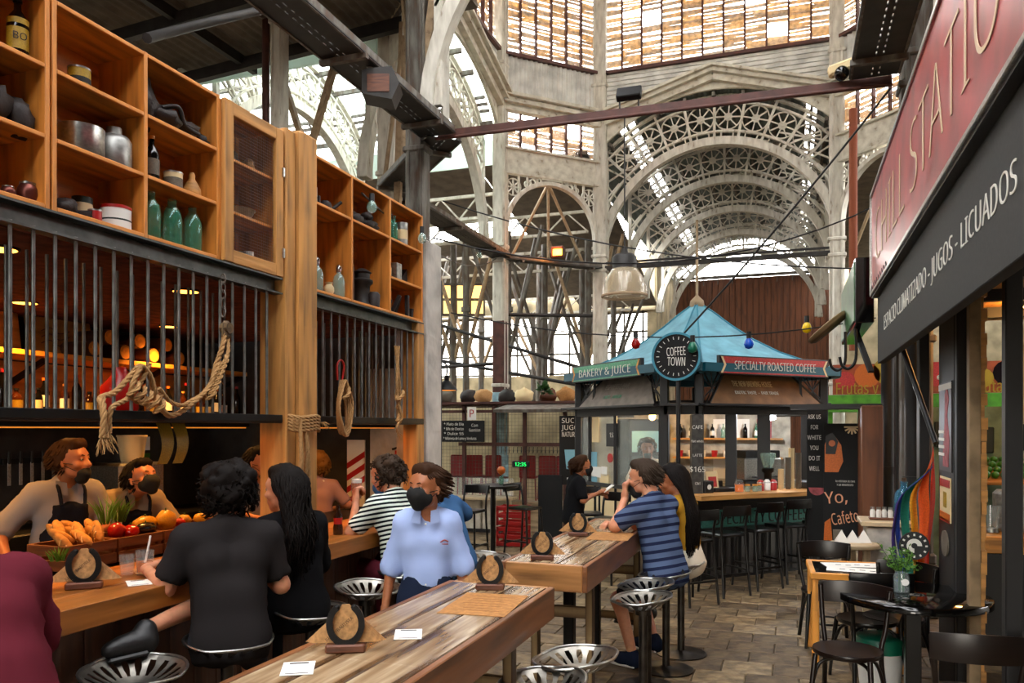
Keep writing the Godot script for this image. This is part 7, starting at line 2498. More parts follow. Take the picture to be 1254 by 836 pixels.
func truss():
	# posts, struts and pipes of the north-west aisle
	var spots := [[-6.9, -16.5], [-8.5, -18.5], [-5.6, -18.3], [-6.6, -21.0], [-4.6, -21.5], [-9.8, -16.2], [-8.2, -14.5], [-7.4, -23.0], [-6.0, -16.8], [-7.6, -17.4], [-5.0, -19.6], [-6.2, -19.8], [-8.0, -20.2], [-9.2, -19.0], [-5.4, -22.8], [-4.5, -18.2]]
	for k in spots.size():
		var p := V(spots[k][0], 0, spots[k][1])
		var o: Node3D = thing("aisle_post", "slim grey iron post with splayed struts in the dim back aisle", "post", p, 0, "posts of the back aisle")
		var g := G.new()
		var hh := 6.2 if p.z > -20.0 else 5.3
		g.tube([V(0, 0, 0), V(0, hh, 0)], 0.08, 8)
		part(o, "shaft", g, "iron_grey")
		for d in [V(0.9, 0, 0.3), V(-0.9, 0, 0.2), V(0.4, 0, -0.8)]:
			g = G.new()
			g.tube([V(0, 3.3, 0), d + V(0, hh, 0)], 0.045, 6)
			part(o, "strut", g, "iron_tan" if k % 3 == 0 else "iron_grey")
		g = G.new()
		g.tube([V(0, 4.4, 0), V(0, 4.5, 0)], 0.12, 8)
		g.tube([V(0, 0, 0), V(0, 0.3, 0)], 0.12, 8)
		part(o, "collar", g, "iron_grey")
	var rw := thing("roof_window", "bright golden roof window glowing in the dim back aisle", "window", V(-7.35, 4.85, -17.4), 20)
	var gw := G.new()
	for k in 3: gw.bar(V(-0.5, 0.35 - k * 0.35, -0.1 * k), V(0.5, 0.35 - k * 0.35, -0.1 * k), 0.05, 0.05)
	for k in 4: gw.bar(V(-0.5 + k * 0.333, 0.37, 0), V(-0.5 + k * 0.333, -0.37, -0.2), 0.04, 0.05)
	part(rw, "frame", gw, "iron_grey")
	for k in 2:
		for e in 3:
			gw = G.new()
			gw.bar(V(-0.48 + e * 0.333, 0.18 - k * 0.35, -0.06 - 0.1 * k), V(-0.19 + e * 0.333, 0.18 - k * 0.35, -0.06 - 0.1 * k), 0.01, 0.3)
			part(rw, "pane", gw, "glow_window")
	gw = G.new()
	gw.bar(V(0, 0.35, 0), V(0, 1.6, 0.1), 0.05, 0.05)
	part(rw, "hanger", gw, "iron_grey")
	# lattice purlins under the aisle roof
	for q in [[V(-13.0, 6.1, -17.0), V(-4.2, 6.1, -17.0)], [V(-13.0, 5.6, -18.4), V(-4.2, 5.6, -18.4)], [V(-13.0, 5.1, -22.0), V(-4.2, 5.1, -22.0)], [V(-13.0, 6.0, -14.8), V(-5.5, 6.0, -14.8)]]:
		var g := G.new()
		g.bar(q[0], q[1], 0.06, 0.06)
		g.bar(q[0] + V(0, 0.45, 0), q[1] + V(0, 0.45, 0), 0.06, 0.06)
		for k in 18:
			var a: Vector3 = q[0].lerp(q[1], k / 18.0)
			var b: Vector3 = q[0].lerp(q[1], (k + 1) / 18.0)
			g.bar(a + V(0, 0.45 * (k % 2), 0), b + V(0, 0.45 * ((k + 1) % 2), 0), 0.03, 0.03)
		solo("lattice_girder", "light lattice girder under the sloping aisle roof at the back", "girder", g, "iron_white", "lattice girders of the back aisle")
	for q in [[V(-9.0, 4.6, -15.5), V(-3.7, 2.9, -15.0)], [V(-8.5, 3.5, -16.0), V(-3.8, 2.6, -15.4)], [V(-10.0, 3.0, -15.8), V(-5.4, 3.05, -14.6)], [V(-5.3, 4.0, -14.6), V(-3.7, 4.1, -16.1)]]:
		var g := G.new()
		g.tube([q[0], q[1]], 0.04, 6)
		solo("iron_pipe", "long thin pipe crossing the back aisle", "pipe", g, "iron_dark", "pipes crossing the back aisle")
	# frames of the south-west corner behind the bar
	for q in [[V(-5.2, 0, -9.8), V(-4.4, 7.1, -9.0)], [V(-5.25, 2.0, -9.85), V(-4.8, 7.1, -9.35)], [V(-4.15, 5.0, -8.35), V(-3.6, 8.6, -8.3)], [V(-4.1, 5.0, -8.4), V(-4.7, 8.6, -8.9)], [V(-5.4, 3.0, -9.4), V(-6.9, 7.2, -9.4)], [V(-7.2, 3.0, -9.4), V(-5.7, 7.2, -9.4)]]:
		var g := G.new()
		g.bar(q[0], q[1], 0.09, 0.07)
		solo("slanted_brace", "slanted tan brace beside the south-western columns", "brace", g, "iron_tan", "slanted braces above the bar")
	var gp := G.new()
	gp.tube(smooth([V(-4.12, 4.41, -4.25), V(-4.3, 4.9, -5.0), V(-4.31, 5.48, -5.9)], 5), 0.035, 8)
	solo("roof_pipe", "dark pipe rising over the bar cubbies to the roof", "pipe", gp, "iron_dark")
	gp = G.new()
	gp.tube([V(0.86, 2.9, -12.5), V(0.86, 6.4, -12.5)], 0.06, 10)
	solo("orange_pipe", "upright orange pipe behind the box sign", "pipe", gp, "clay")
	for x in [-6.4, -8.6]:
		var o: Node3D = iron_column(V(x, 0, -9.5 if x < -7 else -8.9), 0, "whitewashed column rising behind the bar %s" % ["shelves with a dark conduit" if x > -7 else "near the pierced arch"], 7.4, 0.2, "iron_white")
		var g := G.new()
		g.tube([V(-0.18, 2, 0.05), V(-0.18, 7.3, 0.05)], 0.05, 8)
		part(o, "conduit", g, "iron_brown")
func bulb(at: Vector3, m: String, label: String, r := 0.035, group := ""):
	var o: Node3D = thing("hanging_bulb", label, "bulb", at, 0, group)
	var g := G.new()
	g.lathe([Vector2(0, -r), Vector2(r * 0.7, -r * 0.75), Vector2(r, 0), Vector2(r * 0.75, r * 0.75), Vector2(r * 0.4, r * 1.3)], 14)
	part(o, "bulb", g, m)
	g = G.new()
	g.tube([V(0, r * 1.2, 0), V(0, r * 2.6, 0)], r * 0.5, 8)
	part(o, "socket", g, "black")
func lamps():
	var g := G.new()
	# big glass bay lamp
	var o: Node3D = thing("bay_lamp", "large ribbed glass bell lamp hanging in the crossing", "lamp", V(-1.68, 3.18, -8.42))
	g.lathe([Vector2(0.24, 0), Vector2(0.235, 0.08), Vector2(0.2, 0.2), Vector2(0.14, 0.29), Vector2(0.12, 0.3)], 32)
	part(o, "glass_bell", g, "lamp_glass")
	part(o, "rim", lath([[0.235, -0.01], [0.25, -0.005], [0.25, 0.015], [0.235, 0.02]], 32), "iron_tan")
	part(o, "housing", lath([[0.0, 0.29], [0.13, 0.29], [0.13, 0.42], [0.1, 0.45], [0.04, 0.46], [0.03, 0.52]], 20), "iron_dark")
	part(o, "lamp_tube", lath([[0, 0.06], [0.03, 0.08], [0.035, 0.16], [0.02, 0.28]], 12), "white_paper")
	g = G.new()
	g.tube([V(0, 0.5, 0), V(0, 2.0, 0.0)], 0.008, 5)
	part(o, "cable", g, "black")
	o = thing("bell_lamp", "black enamel bell lamp on a gooseneck at the stall", "lamp", V(-3.89, 2.22, -8.7))
	part(o, "shade", lath([[0.13, 0], [0.12, 0.03], [0.06, 0.1], [0.03, 0.12], [0.03, 0.18]], 20), "black_steel")
	part(o, "inside", lath([[0.12, 0.004], [0.0, 0.02]], 20), "glow_dim")
	g = G.new()
	g.tube(smooth([V(0, 0.18, 0), V(0, 0.3, 0), V(-0.1, 0.36, 0), V(-0.18, 0.3, 0), V(-0.18, -2.2, 0)], 5), 0.012, 8)
	part(o, "gooseneck", g, "black")
	# amber lamp on the tray
	o = thing("tray_lamp", "amber lamp glowing on the tray under the fan of rods", "lamp", V(-4.3, 5.1, -14.95))
	g = G.new()
	g.bev(V(0, 0.12, 0), V(0.26, 0.22, 0.2), 0.02)
	part(o, "housing", g, "iron_brown")
	g = G.new()
	g.box(V(0.02, 0.1, 0.105), V(0.18, 0.12, 0.02))
	part(o, "lens", g, "glow_amber")
	var l := OmniLight3D.new()
	l.name = "light"
	l.light_color = Color(1.0, 0.6, 0.25)
	l.light_energy = 0.5
	l.omni_range = 20.0
	l.omni_attenuation = 2.0
	l.light_size = 0.08
	l.position = V(0.02, 0.1, 0.2)
	l.shadow_enabled = true
	o.add_child(l)
	# spotlight box on the long tray above the bar
	o = thing("floodlight", "boxy rusty floodlight bracketed to the long cable tray", "lamp", V(-3.55, 4.9, -6.5), 20)
	g = G.new()
	g.prism(PackedVector2Array([Vector2(-0.17, -0.1), Vector2(0.1, -0.15), Vector2(0.17, 0.0), Vector2(0.1, 0.15), Vector2(-0.17, 0.12)]), 0.26, T3(0, 0, 0.13))
	part(o, "housing", g, "iron_dark")
	g = G.new()
	g.box(V(-0.02, -0.005, 0.135), V(0.2, 0.16, 0.01))
	part(o, "lens", g, "wood_holder")
	g = G.new()
	g.bar(V(0, 0.1, 0), V(-0.2, 0.25, 0), 0.05, 0.03)
	part(o, "bracket", g, "iron_grey")
	o = thing("floodlight", "small black floodlight standing on the rust-red tie beam", "lamp", V(-1.6, 5.14, -8.26))
	g = G.new()
	g.bev(V(0, 0.14, 0), V(0.26, 0.14, 0.08), 0.01, Basis(Vector3.RIGHT, -0.5))
	part(o, "housing", g, "black_steel")
	g = G.new()
	for s in [-0.1, 0.1]: g.bar(V(s, 0, 0), V(s, 0.14, 0), 0.015, 0.015)
	part(o, "bracket", g, "black_steel")
	o = thing("dome_camera", "cream dome security camera on the tie beam end", "camera", V(0.46, 5.15, -8.2))
	g = G.new()
	g.bev(V(0, 0.06, 0), V(0.24, 0.1, 0.12), 0.02, Basis(V(0, 0, 1), 0.25))
	part(o, "housing", g, "cream_paper")
	g = G.new()
	g.ball(V(0, 0.0, 0.03), V(0.07, 0.07, 0.07), 14)
	part(o, "dome", g, "black_gloss")
	# string with coloured bulbs over the kiosk
	g = G.new()
	wire(g, V(-3.7, 3.1, -8.4), V(0.9, 3.0, -9.7), 0.25)
	wire(g, V(-1.15, 2.85, -9.2), V(0.9, 5.0, -8.3), 0.05, 0.012)
	wire(g, V(-3.8, 4.4, -8.4), V(0.9, 3.3, -8.4), 0.2)
	wire(g, V(-2.9, 3.45, -5.0), V(-5.2, 4.95, -13.9), 0.3)
	wire(g, V(-2.9, 3.4, -6.2), V(0.9, 4.1, -9.0), 0.4)
	solo("light_cables", "thin black cables strung across the crossing", "cable", g, "black")
	for q in [[V(-1.66, 2.72, -8.96), "veg_red", "red bulb strung above the kiosk roof"], [V(-1.03, 2.66, -9.0), "green_lid", "green bulb beside the round sign"], [V(-0.446, 2.72, -9.38), "bulb_blue", "blue bulb strung above the red banner sign"], [V(0.175, 2.9, -9.6), "bulb_yellow", "yellow bulb strung near the iron hooks"]]:
		bulb(q[0], q[1], q[2], 0.055)
	for q in [[V(-2.93, 3.4, -5.2), "clear bulb hanging before the leather harness cubby"], [V(-2.93, 3.36, -6.05), "clear bulb hanging before the end cubby"], [V(-4.3, 4.3, -10.8), "clear bulb on the wire beyond the plaster post"]]:
		bulb(q[0], "glass_siphon", q[1], 0.04)

# ---------------------------------------------------------------- people
class Field:
	# sum of soft capsules on a grid, meshed as surface nets
	var o := Vector3.ZERO
	var nx := 0
	var ny := 0
	var nz := 0
	var cell := 0.012
	var k := 45.0
	var S := PackedFloat32Array()
	func fill(bones: Array, c: float, kk: float):
		cell = c
		k = kk
		var lo := Vector3(1e9, 1e9, 1e9)
		var hi := -lo
		for b in bones:
			for e in 2:
				var r: float = b[2 + e] + 0.02
				lo = lo.min(b[e] - Vector3(r, r, r))
				hi = hi.max(b[e] + Vector3(r, r, r))
		o = lo - Vector3.ONE * c * 2
		nx = int((hi.x - lo.x) / c) + 5
		ny = int((hi.y - lo.y) / c) + 5
		nz = int((hi.z - lo.z) / c) + 5
		S.resize(nx * ny * nz)
		S.fill(0.0)
		var margin := minf(3.0 / k, 0.07)
		for b in bones:
			var a: Vector3 = b[0]
			var d: Vector3 = b[1] - a
			var l2 := maxf(d.length_squared(), 1e-8)
			var l := sqrt(l2)
			var ra: float = b[2]
			var rb: float = b[3]
			var flat: int = b[4] if b.size() > 4 else 0
			var rm := maxf(ra, rb) + margin
			var p0 := (a.min(b[1]) - Vector3.ONE * rm - o) / c
			var p1 := (a.max(b[1]) + Vector3.ONE * rm - o) / c
			for iz in range(maxi(0, int(p0.z)), mini(nz - 1, int(p1.z) + 1)):
				for iy in range(maxi(0, int(p0.y)), mini(ny - 1, int(p1.y) + 1)):
					var row := (iz * ny + iy) * nx
					var pa := o + Vector3(0, iy * c, iz * c) - a
					for ix in range(maxi(0, int(p0.x)), mini(nx - 1, int(p1.x) + 1)):
						var q := Vector3(pa.x + ix * c, pa.y, pa.z)
						var h := q.dot(d) / l2
						var hc := clampf(h, 0.0, 1.0)
						var dist := 0.0
						if flat > 0 and ((h > 1.0 and flat & 1) or (h < 0.0 and flat & 2)):
							dist = maxf((q - d * h).length() - (ra + (rb - ra) * hc), absf(h - hc) * l)
						else:
							dist = (q - d * hc).length() - (ra + (rb - ra) * hc)
						if dist < margin: S[row + ix] += exp(-k * dist)
	func mesh_into(g: G, amp := 0.0, freq := 10.0, up := Vector3.UP, org := Vector3.ZERO, sd := 1):
		var id := PackedInt32Array()
		id.resize(nx * ny * nz)
		id.fill(-1)
		var vs := PackedVector3Array()
		var sx := 1
		var sy := nx
		var sz := nx * ny
		var off := PackedInt32Array([0, sx, sy, sx + sy, sz, sx + sz, sy + sz, sx + sy + sz])
		var ed := [[0, 1], [2, 3], [4, 5], [6, 7], [0, 2], [1, 3], [4, 6], [5, 7], [0, 4], [1, 5], [2, 6], [3, 7]]
		var cp := [Vector3(0, 0, 0), Vector3(1, 0, 0), Vector3(0, 1, 0), Vector3(1, 1, 0), Vector3(0, 0, 1), Vector3(1, 0, 1), Vector3(0, 1, 1), Vector3(1, 1, 1)]
		for z in nz - 1:
			for y in ny - 1:
				var row := z * sz + y * sy
				for x in nx - 1:
					var i0 := row + x
					var m := 0
					if S[i0] >= 1.0: m += 1
					if S[i0 + sx] >= 1.0: m += 1
					if S[i0 + sy] >= 1.0: m += 1
					if S[i0 + sx + sy] >= 1.0: m += 1
					if S[i0 + sz] >= 1.0: m += 1
					if S[i0 + sx + sz] >= 1.0: m += 1
					if S[i0 + sy + sz] >= 1.0: m += 1
					if S[i0 + sx + sy + sz] >= 1.0: m += 1
					if m == 0 or m == 8: continue
					var acc := Vector3.ZERO
					var cnt := 0
					for e in ed:
						var fa := S[i0 + off[e[0]]]
						var fb := S[i0 + off[e[1]]]
						if (fa >= 1.0) == (fb >= 1.0): continue
						var la := log(fa + 1e-5)
						var lb := log(fb + 1e-5)
						acc += (cp[e[0]] as Vector3).lerp(cp[e[1]], clampf(la / (la - lb), 0.0, 1.0))
						cnt += 1
					id[i0] = vs.size()
					vs.push_back(o + (Vector3(x, y, z) + acc / cnt) * cell)
		var nn := PackedVector3Array()
		nn.resize(vs.size())
		var tr := PackedInt32Array()
		for z in range(1, nz - 1):
			for y in range(1, ny - 1):
				var row := z * sz + y * sy
				for x in range(1, nx - 1):
					var i0 := row + x
					if id[i0] < 0: continue
					var ins := S[i0] >= 1.0
					for ax in 3:
						var st: int = [sx, sy, sz][ax]
						var ot := S[i0 + st] >= 1.0
						if ins == ot: continue
						var u: int = [sy, sz, sx][ax]
						var w: int = [sz, sx, sy][ax]
						var a := id[i0]
						var b := id[i0 - u]
						var c := id[i0 - u - w]
						var d := id[i0 - w]
						if a < 0 or b < 0 or c < 0 or d < 0: continue
						var f := (vs[c] - vs[a]).cross(vs[d] - vs[b])
						if not ins: f = -f
						# f points outwards when the inside lies at the lower end of the edge
						nn[a] += f; nn[b] += f; nn[c] += f; nn[d] += f
						if ins: tr.append_array(PackedInt32Array([a, c, b, a, d, c]))
						else: tr.append_array(PackedInt32Array([a, b, c, a, c, d]))
		var base := g.v.size()
		var fn: FastNoiseLite
		if amp > 0.0:
			fn = FastNoiseLite.new()
			fn.seed = sd
			fn.frequency = freq
			fn.fractal_octaves = 3
			fn.fractal_type = FastNoiseLite.FRACTAL_RIDGED
		for q in vs.size():
			var m := nn[q].normalized()
			var p := vs[q]
			if amp > 0.0:
				p += m * amp * fn.get_noise_3d(p.x, p.y * 0.55, p.z)
			g.v.push_back(p)
			g.n.push_back(m)
			g.t.push_back(Vector2(p.x, (p - org).dot(up)))
		for q in tr: g.i.push_back(q + base)
	
func soft(bones: Array, cell: float, k: float, g: G, amp := 0.0, freq := 10.0, up := Vector3.UP, org := Vector3.ZERO, sd := 1):
	var f := Field.new()
	f.fill(bones, cell, k)
	f.mesh_into(g, amp, freq, up, org, sd)

func hand(g: G, w: Vector3, dir: Vector3, palm: Vector3, side: float, curl: float, s := 1.0):
	# wrist, direction to the knuckles, direction the palm faces, +1 right hand, 0 open .. 1 fist
	dir = dir.normalized()
	palm = (palm - dir * palm.dot(dir)).normalized()
	var across := dir.cross(palm).normalized() * side
	var bones := [[w - dir * 0.03, w + dir * 0.01, 0.026 * s, 0.026 * s]]
	for f in 4:
		var e := (f - 1.5) * 0.02 * s
		var kn := w + dir * 0.085 * s + across * e - dir * absf(f - 1.3) * 0.004
		bones.append([w + across * e * 0.6 + dir * 0.012, kn, 0.0145 * s, 0.012 * s])
		var l: float = [0.04, 0.045, 0.042, 0.032][f] * s
		var p := kn
		var ang := 0.15
		for j in 3:
			ang += curl * [0.9, 1.1, 0.7][j] + 0.12
			var d2 := dir * cos(ang) + palm * sin(ang)
			var q: Vector3 = p + d2 * l * [1.0, 0.65, 0.5][j]
			bones.append([p, q, (0.0105 - 0.001 * j) * s, (0.0098 - 0.001 * j) * s])
			p = q
	var tb := w + dir * 0.02 - across * 0.022 * s + palm * 0.006
	var t1 := tb + (dir * 0.7 - across * 0.7 + palm * 0.35).normalized() * 0.04 * s
	var t2 := t1 + (dir * 0.85 - across * 0.25 + palm * (0.3 + curl * 0.5)).normalized() * 0.034 * s
	var t3 := t2 + (dir * 0.9 + across * 0.1 + palm * (0.2 + curl * 0.5)).normalized() * 0.026 * s
	bones.append_array([[tb, t1, 0.015 * s, 0.012 * s], [t1, t2, 0.012 * s, 0.0105 * s], [t2, t3, 0.0105 * s, 0.009 * s]])
	soft(bones, 0.0048, 190.0, g)

func person(sp: Dictionary) -> Node3D:
	var o := thing("person", sp.label, "person", sp.at, sp.turn)
	var s: float = sp.get("h", 1.72) / 1.72
	var sit: float = sp.get("sit", -1.0)
	var lean: float = deg_to_rad(sp.get("lean", 4.0))
	var pel := V(0, (sit + 0.06) if sit > 0 else 0.93 * s, 0)
	var up := V(0, cos(lean), -sin(lean))
	var rt := V(1, 0, 0).rotated(Vector3.UP, deg_to_rad(sp.get("twist", 0.0)))
	rt = (rt + Vector3.UP * sp.get("tilt", 0.0)).normalized()
	var fw := up.cross(rt).normalized()
	if fw.z > 0: fw = -fw
	var wide: float = sp.get("wide", 1.0)
	var waist := pel + up * 0.2 * s
	var chest := pel + up * 0.37 * s
	var nb := pel + up * 0.53 * s
	var bend: float = deg_to_rad(sp.get("hunch", 8.0))
	var up2: Vector3 = (up * cos(bend) + fw * sin(bend)).normalized()
	var hc := nb + up2 * 0.16 * s + fw * 0.015
	var shl := [nb - up * 0.06 * s - rt * 0.165 * s * wide, nb - up * 0.06 * s + rt * 0.165 * s * wide]
	var arms: Array = sp.arms
	var cell: float = sp.get("cell", 0.014)
	var legs: Array
	if sp.has("legs"): legs = sp.legs
	elif sit > 0: legs = [[V(-0.13, sit + 0.06, -0.42), V(-0.12, sit - 0.36, -0.4)], [V(0.13, sit + 0.06, -0.42), V(0.12, sit - 0.36, -0.4)]]
	else: legs = [[V(-0.1, 0.5 * s, -0.03), V(-0.11, 0.09, 0.0)], [V(0.1, 0.5 * s, -0.05), V(0.11, 0.09, 0.0)]]
	var hipx := 0.085 * s
	var torso := [
		[pel - rt * 0.07 * s, pel + rt * 0.07 * s, 0.09 * s, 0.09 * s],
		[pel - rt * 0.05 * s * wide, waist - rt * 0.05 * s * wide, 0.084 * s, 0.074 * s], [pel + rt * 0.05 * s * wide, waist + rt * 0.05 * s * wide, 0.084 * s, 0.074 * s],
		[waist - rt * 0.05 * s * wide, chest - rt * 0.075 * s * wide, 0.074 * s, 0.078 * s], [waist + rt * 0.05 * s * wide, chest + rt * 0.075 * s * wide, 0.074 * s, 0.078 * s],
		[chest - rt * 0.075 * s * wide, shl[0].lerp(nb, 0.35) - up * 0.04, 0.078 * s, 0.05 * s], [chest + rt * 0.075 * s * wide, shl[1].lerp(nb, 0.35) - up * 0.04, 0.078 * s, 0.05 * s],
		[shl[0], shl[1], 0.042 * s, 0.042 * s]]
	var armb := []
	var fore := []
	for k in 2:
		armb.append([shl[k], arms[k][0], 0.046 * s, 0.037 * s])
		fore.append([arms[k][0], arms[k][1], 0.038 * s, 0.025 * s])
	var hips := [[pel - rt * 0.075 * s, pel + rt * 0.075 * s, 0.108 * s, 0.108 * s]]
	var thigh := []
	var shin := []
	for k in 2:
		var h := pel + rt * (hipx if k == 1 else -hipx) - up * 0.02
		thigh.append([h, legs[k][0], 0.074 * s, 0.052 * s])
		shin.append([legs[k][0], legs[k][1], 0.052 * s, 0.034 * s])
	var neck := [[nb - up * 0.05, hc - up2 * 0.05 * s, 0.05 * s, 0.048 * s], [shl[0].lerp(nb, 0.4), nb + up2 * 0.01, 0.034 * s, 0.038 * s], [shl[1].lerp(nb, 0.4), nb + up2 * 0.01, 0.034 * s, 0.038 * s]]
	# the body: one mesh
	var g := G.new()
	soft(torso + armb + fore + neck + thigh + shin, cell * 1.15, 60.0, g)
	# head
	var hy := deg_to_rad(sp.get("yaw", 0.0))
	var hp := deg_to_rad(sp.get("pitch", 0.0))
	var hs: float = sqrt(s) * 1.06 * sp.get("head", 1.0)
	var hb := Basis(Vector3.UP, hy) * Basis(V(1, 0, 0), -hp) * Basis.from_scale(Vector3.ONE * hs)
	var H := func(x: float, y: float, z: float) -> Vector3: return hc + hb * V(x, y, z)
	var hbones := [
		[H.call(0, 0.035, 0.035), H.call(0, 0.04, -0.012), 0.08 * hs, 0.078 * hs], [H.call(0, 0.0, -0.02), H.call(0, -0.05, -0.04), 0.062 * hs, 0.048 * hs],
		[H.call(-0.032, -0.06, -0.015), H.call(0, -0.093, -0.062), 0.03 * hs, 0.021 * hs], [H.call(0.032, -0.06, -0.015), H.call(0, -0.093, -0.062), 0.03 * hs, 0.021 * hs],
		[H.call(0, 0.012, -0.088), H.call(0, -0.03, -0.108), 0.009 * hs, 0.013 * hs], [H.call(-0.012, -0.032, -0.094), H.call(0.012, -0.032, -0.094), 0.009 * hs, 0.009 * hs],
		[H.call(-0.036, 0.03, -0.072), H.call(0.036, 0.03, -0.072), 0.017 * hs, 0.017 * hs], [H.call(-0.04, -0.025, -0.056), H.call(0.04, -0.025, -0.056), 0.026 * hs, 0.026 * hs],
		[H.call(-0.018, -0.064, -0.085), H.call(0.018, -0.064, -0.085), 0.008 * hs, 0.008 * hs],
		[H.call(-0.077, 0.012, 0.012), H.call(-0.08, -0.022, 0.004), 0.012 * hs, 0.009 * hs], [H.call(0.077, 0.012, 0.012), H.call(0.08, -0.022, 0.004), 0.012 * hs, 0.009 * hs],
		[H.call(0, -0.04, 0.02), nb + up2 * 0.02, 0.052 * hs, 0.055 * hs]]
	soft(hbones, sp.get("hcell", 0.0065), 130.0, g)
	for k in 2:
		var hd: Array = sp.get("hands", [[], []])[k]
		var d: Vector3 = (arms[k][1] - arms[k][0]).normalized()
		if hd.size() >= 1: d = hd[0]
		var pl: Vector3 = hd[1] if hd.size() > 1 else (V(0, -1, 0) if absf(d.y) < 0.8 else V(1 if k == 0 else -1, 0, 0))
		hand(g, arms[k][1] + d.normalized() * 0.02, d, pl, 1.0 if k == 1 else -1.0, hd[2] if hd.size() > 2 else 0.35, s)
	part(o, "body", g, sp.skin)
	# face
	for e in [-1.0, 1.0]:
		g = G.new()
		g.ball(H.call(e * 0.032, 0.006, -0.083), Vector3.ONE * 0.0098 * hs, 10)
		var ey := part(o, "eye", g, "eye_white")
		g = G.new()
		g.ball(H.call(e * 0.032, 0.005, -0.0895), Vector3.ONE * 0.006 * hs, 8)
		part(ey, "iris", g, "print_dark")
		g = G.new()
		g.ball(H.call(e * 0.032, 0.0125, -0.0825), V(0.0135, 0.0085, 0.0115) * hs, 8, Basis(Vector3.UP, hy))
		part(ey, "eyelid", g, sp.skin)
		g = G.new()
		g.tube([H.call(e * 0.014, 0.026, -0.094), H.call(e * 0.032, 0.031, -0.092), H.call(e * 0.052, 0.024, -0.078)], [0.003 * hs, 0.004 * hs, 0.002 * hs], 5)
		part(o, "eyebrow", g, sp.hair[1])
	g = G.new()
	g.ball(H.call(0, -0.063, -0.092), V(0.022, 0.0065, 0.006) * hs, 10, Basis(Vector3.UP, hy))
	part(o, "lips", g, "lips")
	# clothes
	var ease: float = sp.get("ease", 0.013)
	var sl: float = sp.get("sleeve", 0.75)
	var cloth := []
	for b in torso: cloth.append([b[0], b[1], b[2] + ease, b[3] + ease])
	for k in 2: cloth.append([shl[k].lerp(nb, 0.35), nb + up2 * 0.004 - fw * 0.01, 0.034 * s + ease * 0.7, 0.038 * s + ease * 0.7])
	if sp.has("tuck"):
		cloth.pop_front()
		for k in 2: cloth[k][0] = (cloth[k][0] as Vector3).lerp(cloth[k][1], sp.tuck * 5.0)
	for k in 2:
		var e: float = clampf(sl, 0.0, 1.0)
		if e > 0.0:
			cloth.append([shl[k], shl[k].lerp(arms[k][0], e), 0.046 * s + ease, (0.047 - 0.003 * e) * s + ease, 1 if sl < 1.0 else 0])
		if sl > 1.0:
			cloth.append([arms[k][0], arms[k][0].lerp(arms[k][1], sl - 1.0), 0.038 * s + ease, 0.03 * s + ease, 1])
	if sp.get("hem", 0.06) > 0.0:
		cloth.append([waist - rt * 0.045, pel - rt * 0.05 - up * sp.get("hem", 0.06), 0.085 * s + ease, 0.095 * s + ease, 1])
		cloth.append([waist + rt * 0.045, pel + rt * 0.05 - up * sp.get("hem", 0.06), 0.085 * s + ease, 0.095 * s + ease, 1])
	g = G.new()
	soft(cloth, cell, 62.0, g, sp.get("fold", 0.012), 7.0, up, pel, 3 + int(sp.at.x * 10.0))
	part(o, sp.get("top_name", "shirt"), g, sp.shirt)
	if sp.get("collar", "") != "":
		g = G.new()
		var cp := PackedVector3Array()
		for r in 2:
			for k in 17:
				var a := lerpf(0.35, TAU - 0.35, k / 16.0)
				var rr := 0.064 + 0.012 * (1 - r)
				cp.push_back(nb + up2 * (0.012 + 0.034 * r - 0.018 * cos(a)) * s + (rt * sin(a) * rr + fw * cos(a) * rr * 0.95) * s)
		g.sheet(cp, 17, 2)
		for e in [-1.0, 1.0]:
			var p0: Vector3 = nb + up2 * 0.03 * s + (rt * e * 0.03 + fw * 0.075) * s
			var p1: Vector3 = nb + up2 * 0.034 * s + (rt * e * 0.076 + fw * 0.02) * s
			var p2: Vector3 = nb - up * 0.035 * s + (rt * e * 0.09 + fw * 0.105) * s
			var p3: Vector3 = nb - up * 0.045 * s + (rt * e * 0.03 + fw * 0.118) * s
			g.quad(p0, p1, p2, p3, fw)
		part(o, "collar", g, sp.collar)
	# trousers, shorts or skirt
	var pl: float = sp.get("pants_len", 1.95)
	var pants := [[pel - rt * 0.07 * s, pel + rt * 0.07 * s, 0.1 * s, 0.1 * s], [pel - rt * 0.04, pel - rt * 0.04 + up * 0.06, 0.1 * s, 0.095 * s], [pel + rt * 0.04, pel + rt * 0.04 + up * 0.06, 0.1 * s, 0.095 * s]]
	for k in 2:
		var e := minf(pl, 1.0)
		pants.append([thigh[k][0], thigh[k][0].lerp(thigh[k][1], e), 0.085 * s, (0.085 - 0.02 * e) * s, 1 if pl < 1.0 else 0])
		if pl > 1.0: pants.append([shin[k][0], shin[k][0].lerp(shin[k][1], pl - 1.0), 0.064 * s, 0.05 * s, 1])
	if sp.has("tuck"):
		for e in [-1.0, 1.0]: pants.append([pel + rt * e * 0.05, pel + rt * e * 0.05 + up * sp.tuck, 0.1 * s, 0.088 * s, 1])
	g = G.new()
	soft(pants, cell, 60.0, g, 0.01, 7.0, Vector3.UP, Vector3.ZERO, 9)
	part(o, sp.get("bottom_name", "trousers"), g, sp.pants)
	# shoes
	for k in 2:
		var an: Vector3 = legs[k][1]
		var toe: Vector3 = sp.get("toes", [V(0, -0.03, -0.16), V(0, -0.03, -0.16)])[k]
		g = G.new()
		soft([[an, an + V(0, -0.05, 0.02), 0.045, 0.045], [an + V(0, -0.045, 0.025), an + toe * 0.6 + V(0, -0.035, 0), 0.042, 0.042], [an + toe * 0.5 + V(0, -0.035, 0), an + toe + V(0, -0.025, 0), 0.042, 0.036]], 0.012, 70.0, g)
		var sh := part(o, "shoe", g, sp.get("shoe", "black"))
		g = G.new()
		g.bar(an + V(0, -0.085, 0.04), an + toe * 1.12 + V(0, -0.058, 0), 0.085, 0.022, Vector3.UP, 0.008)
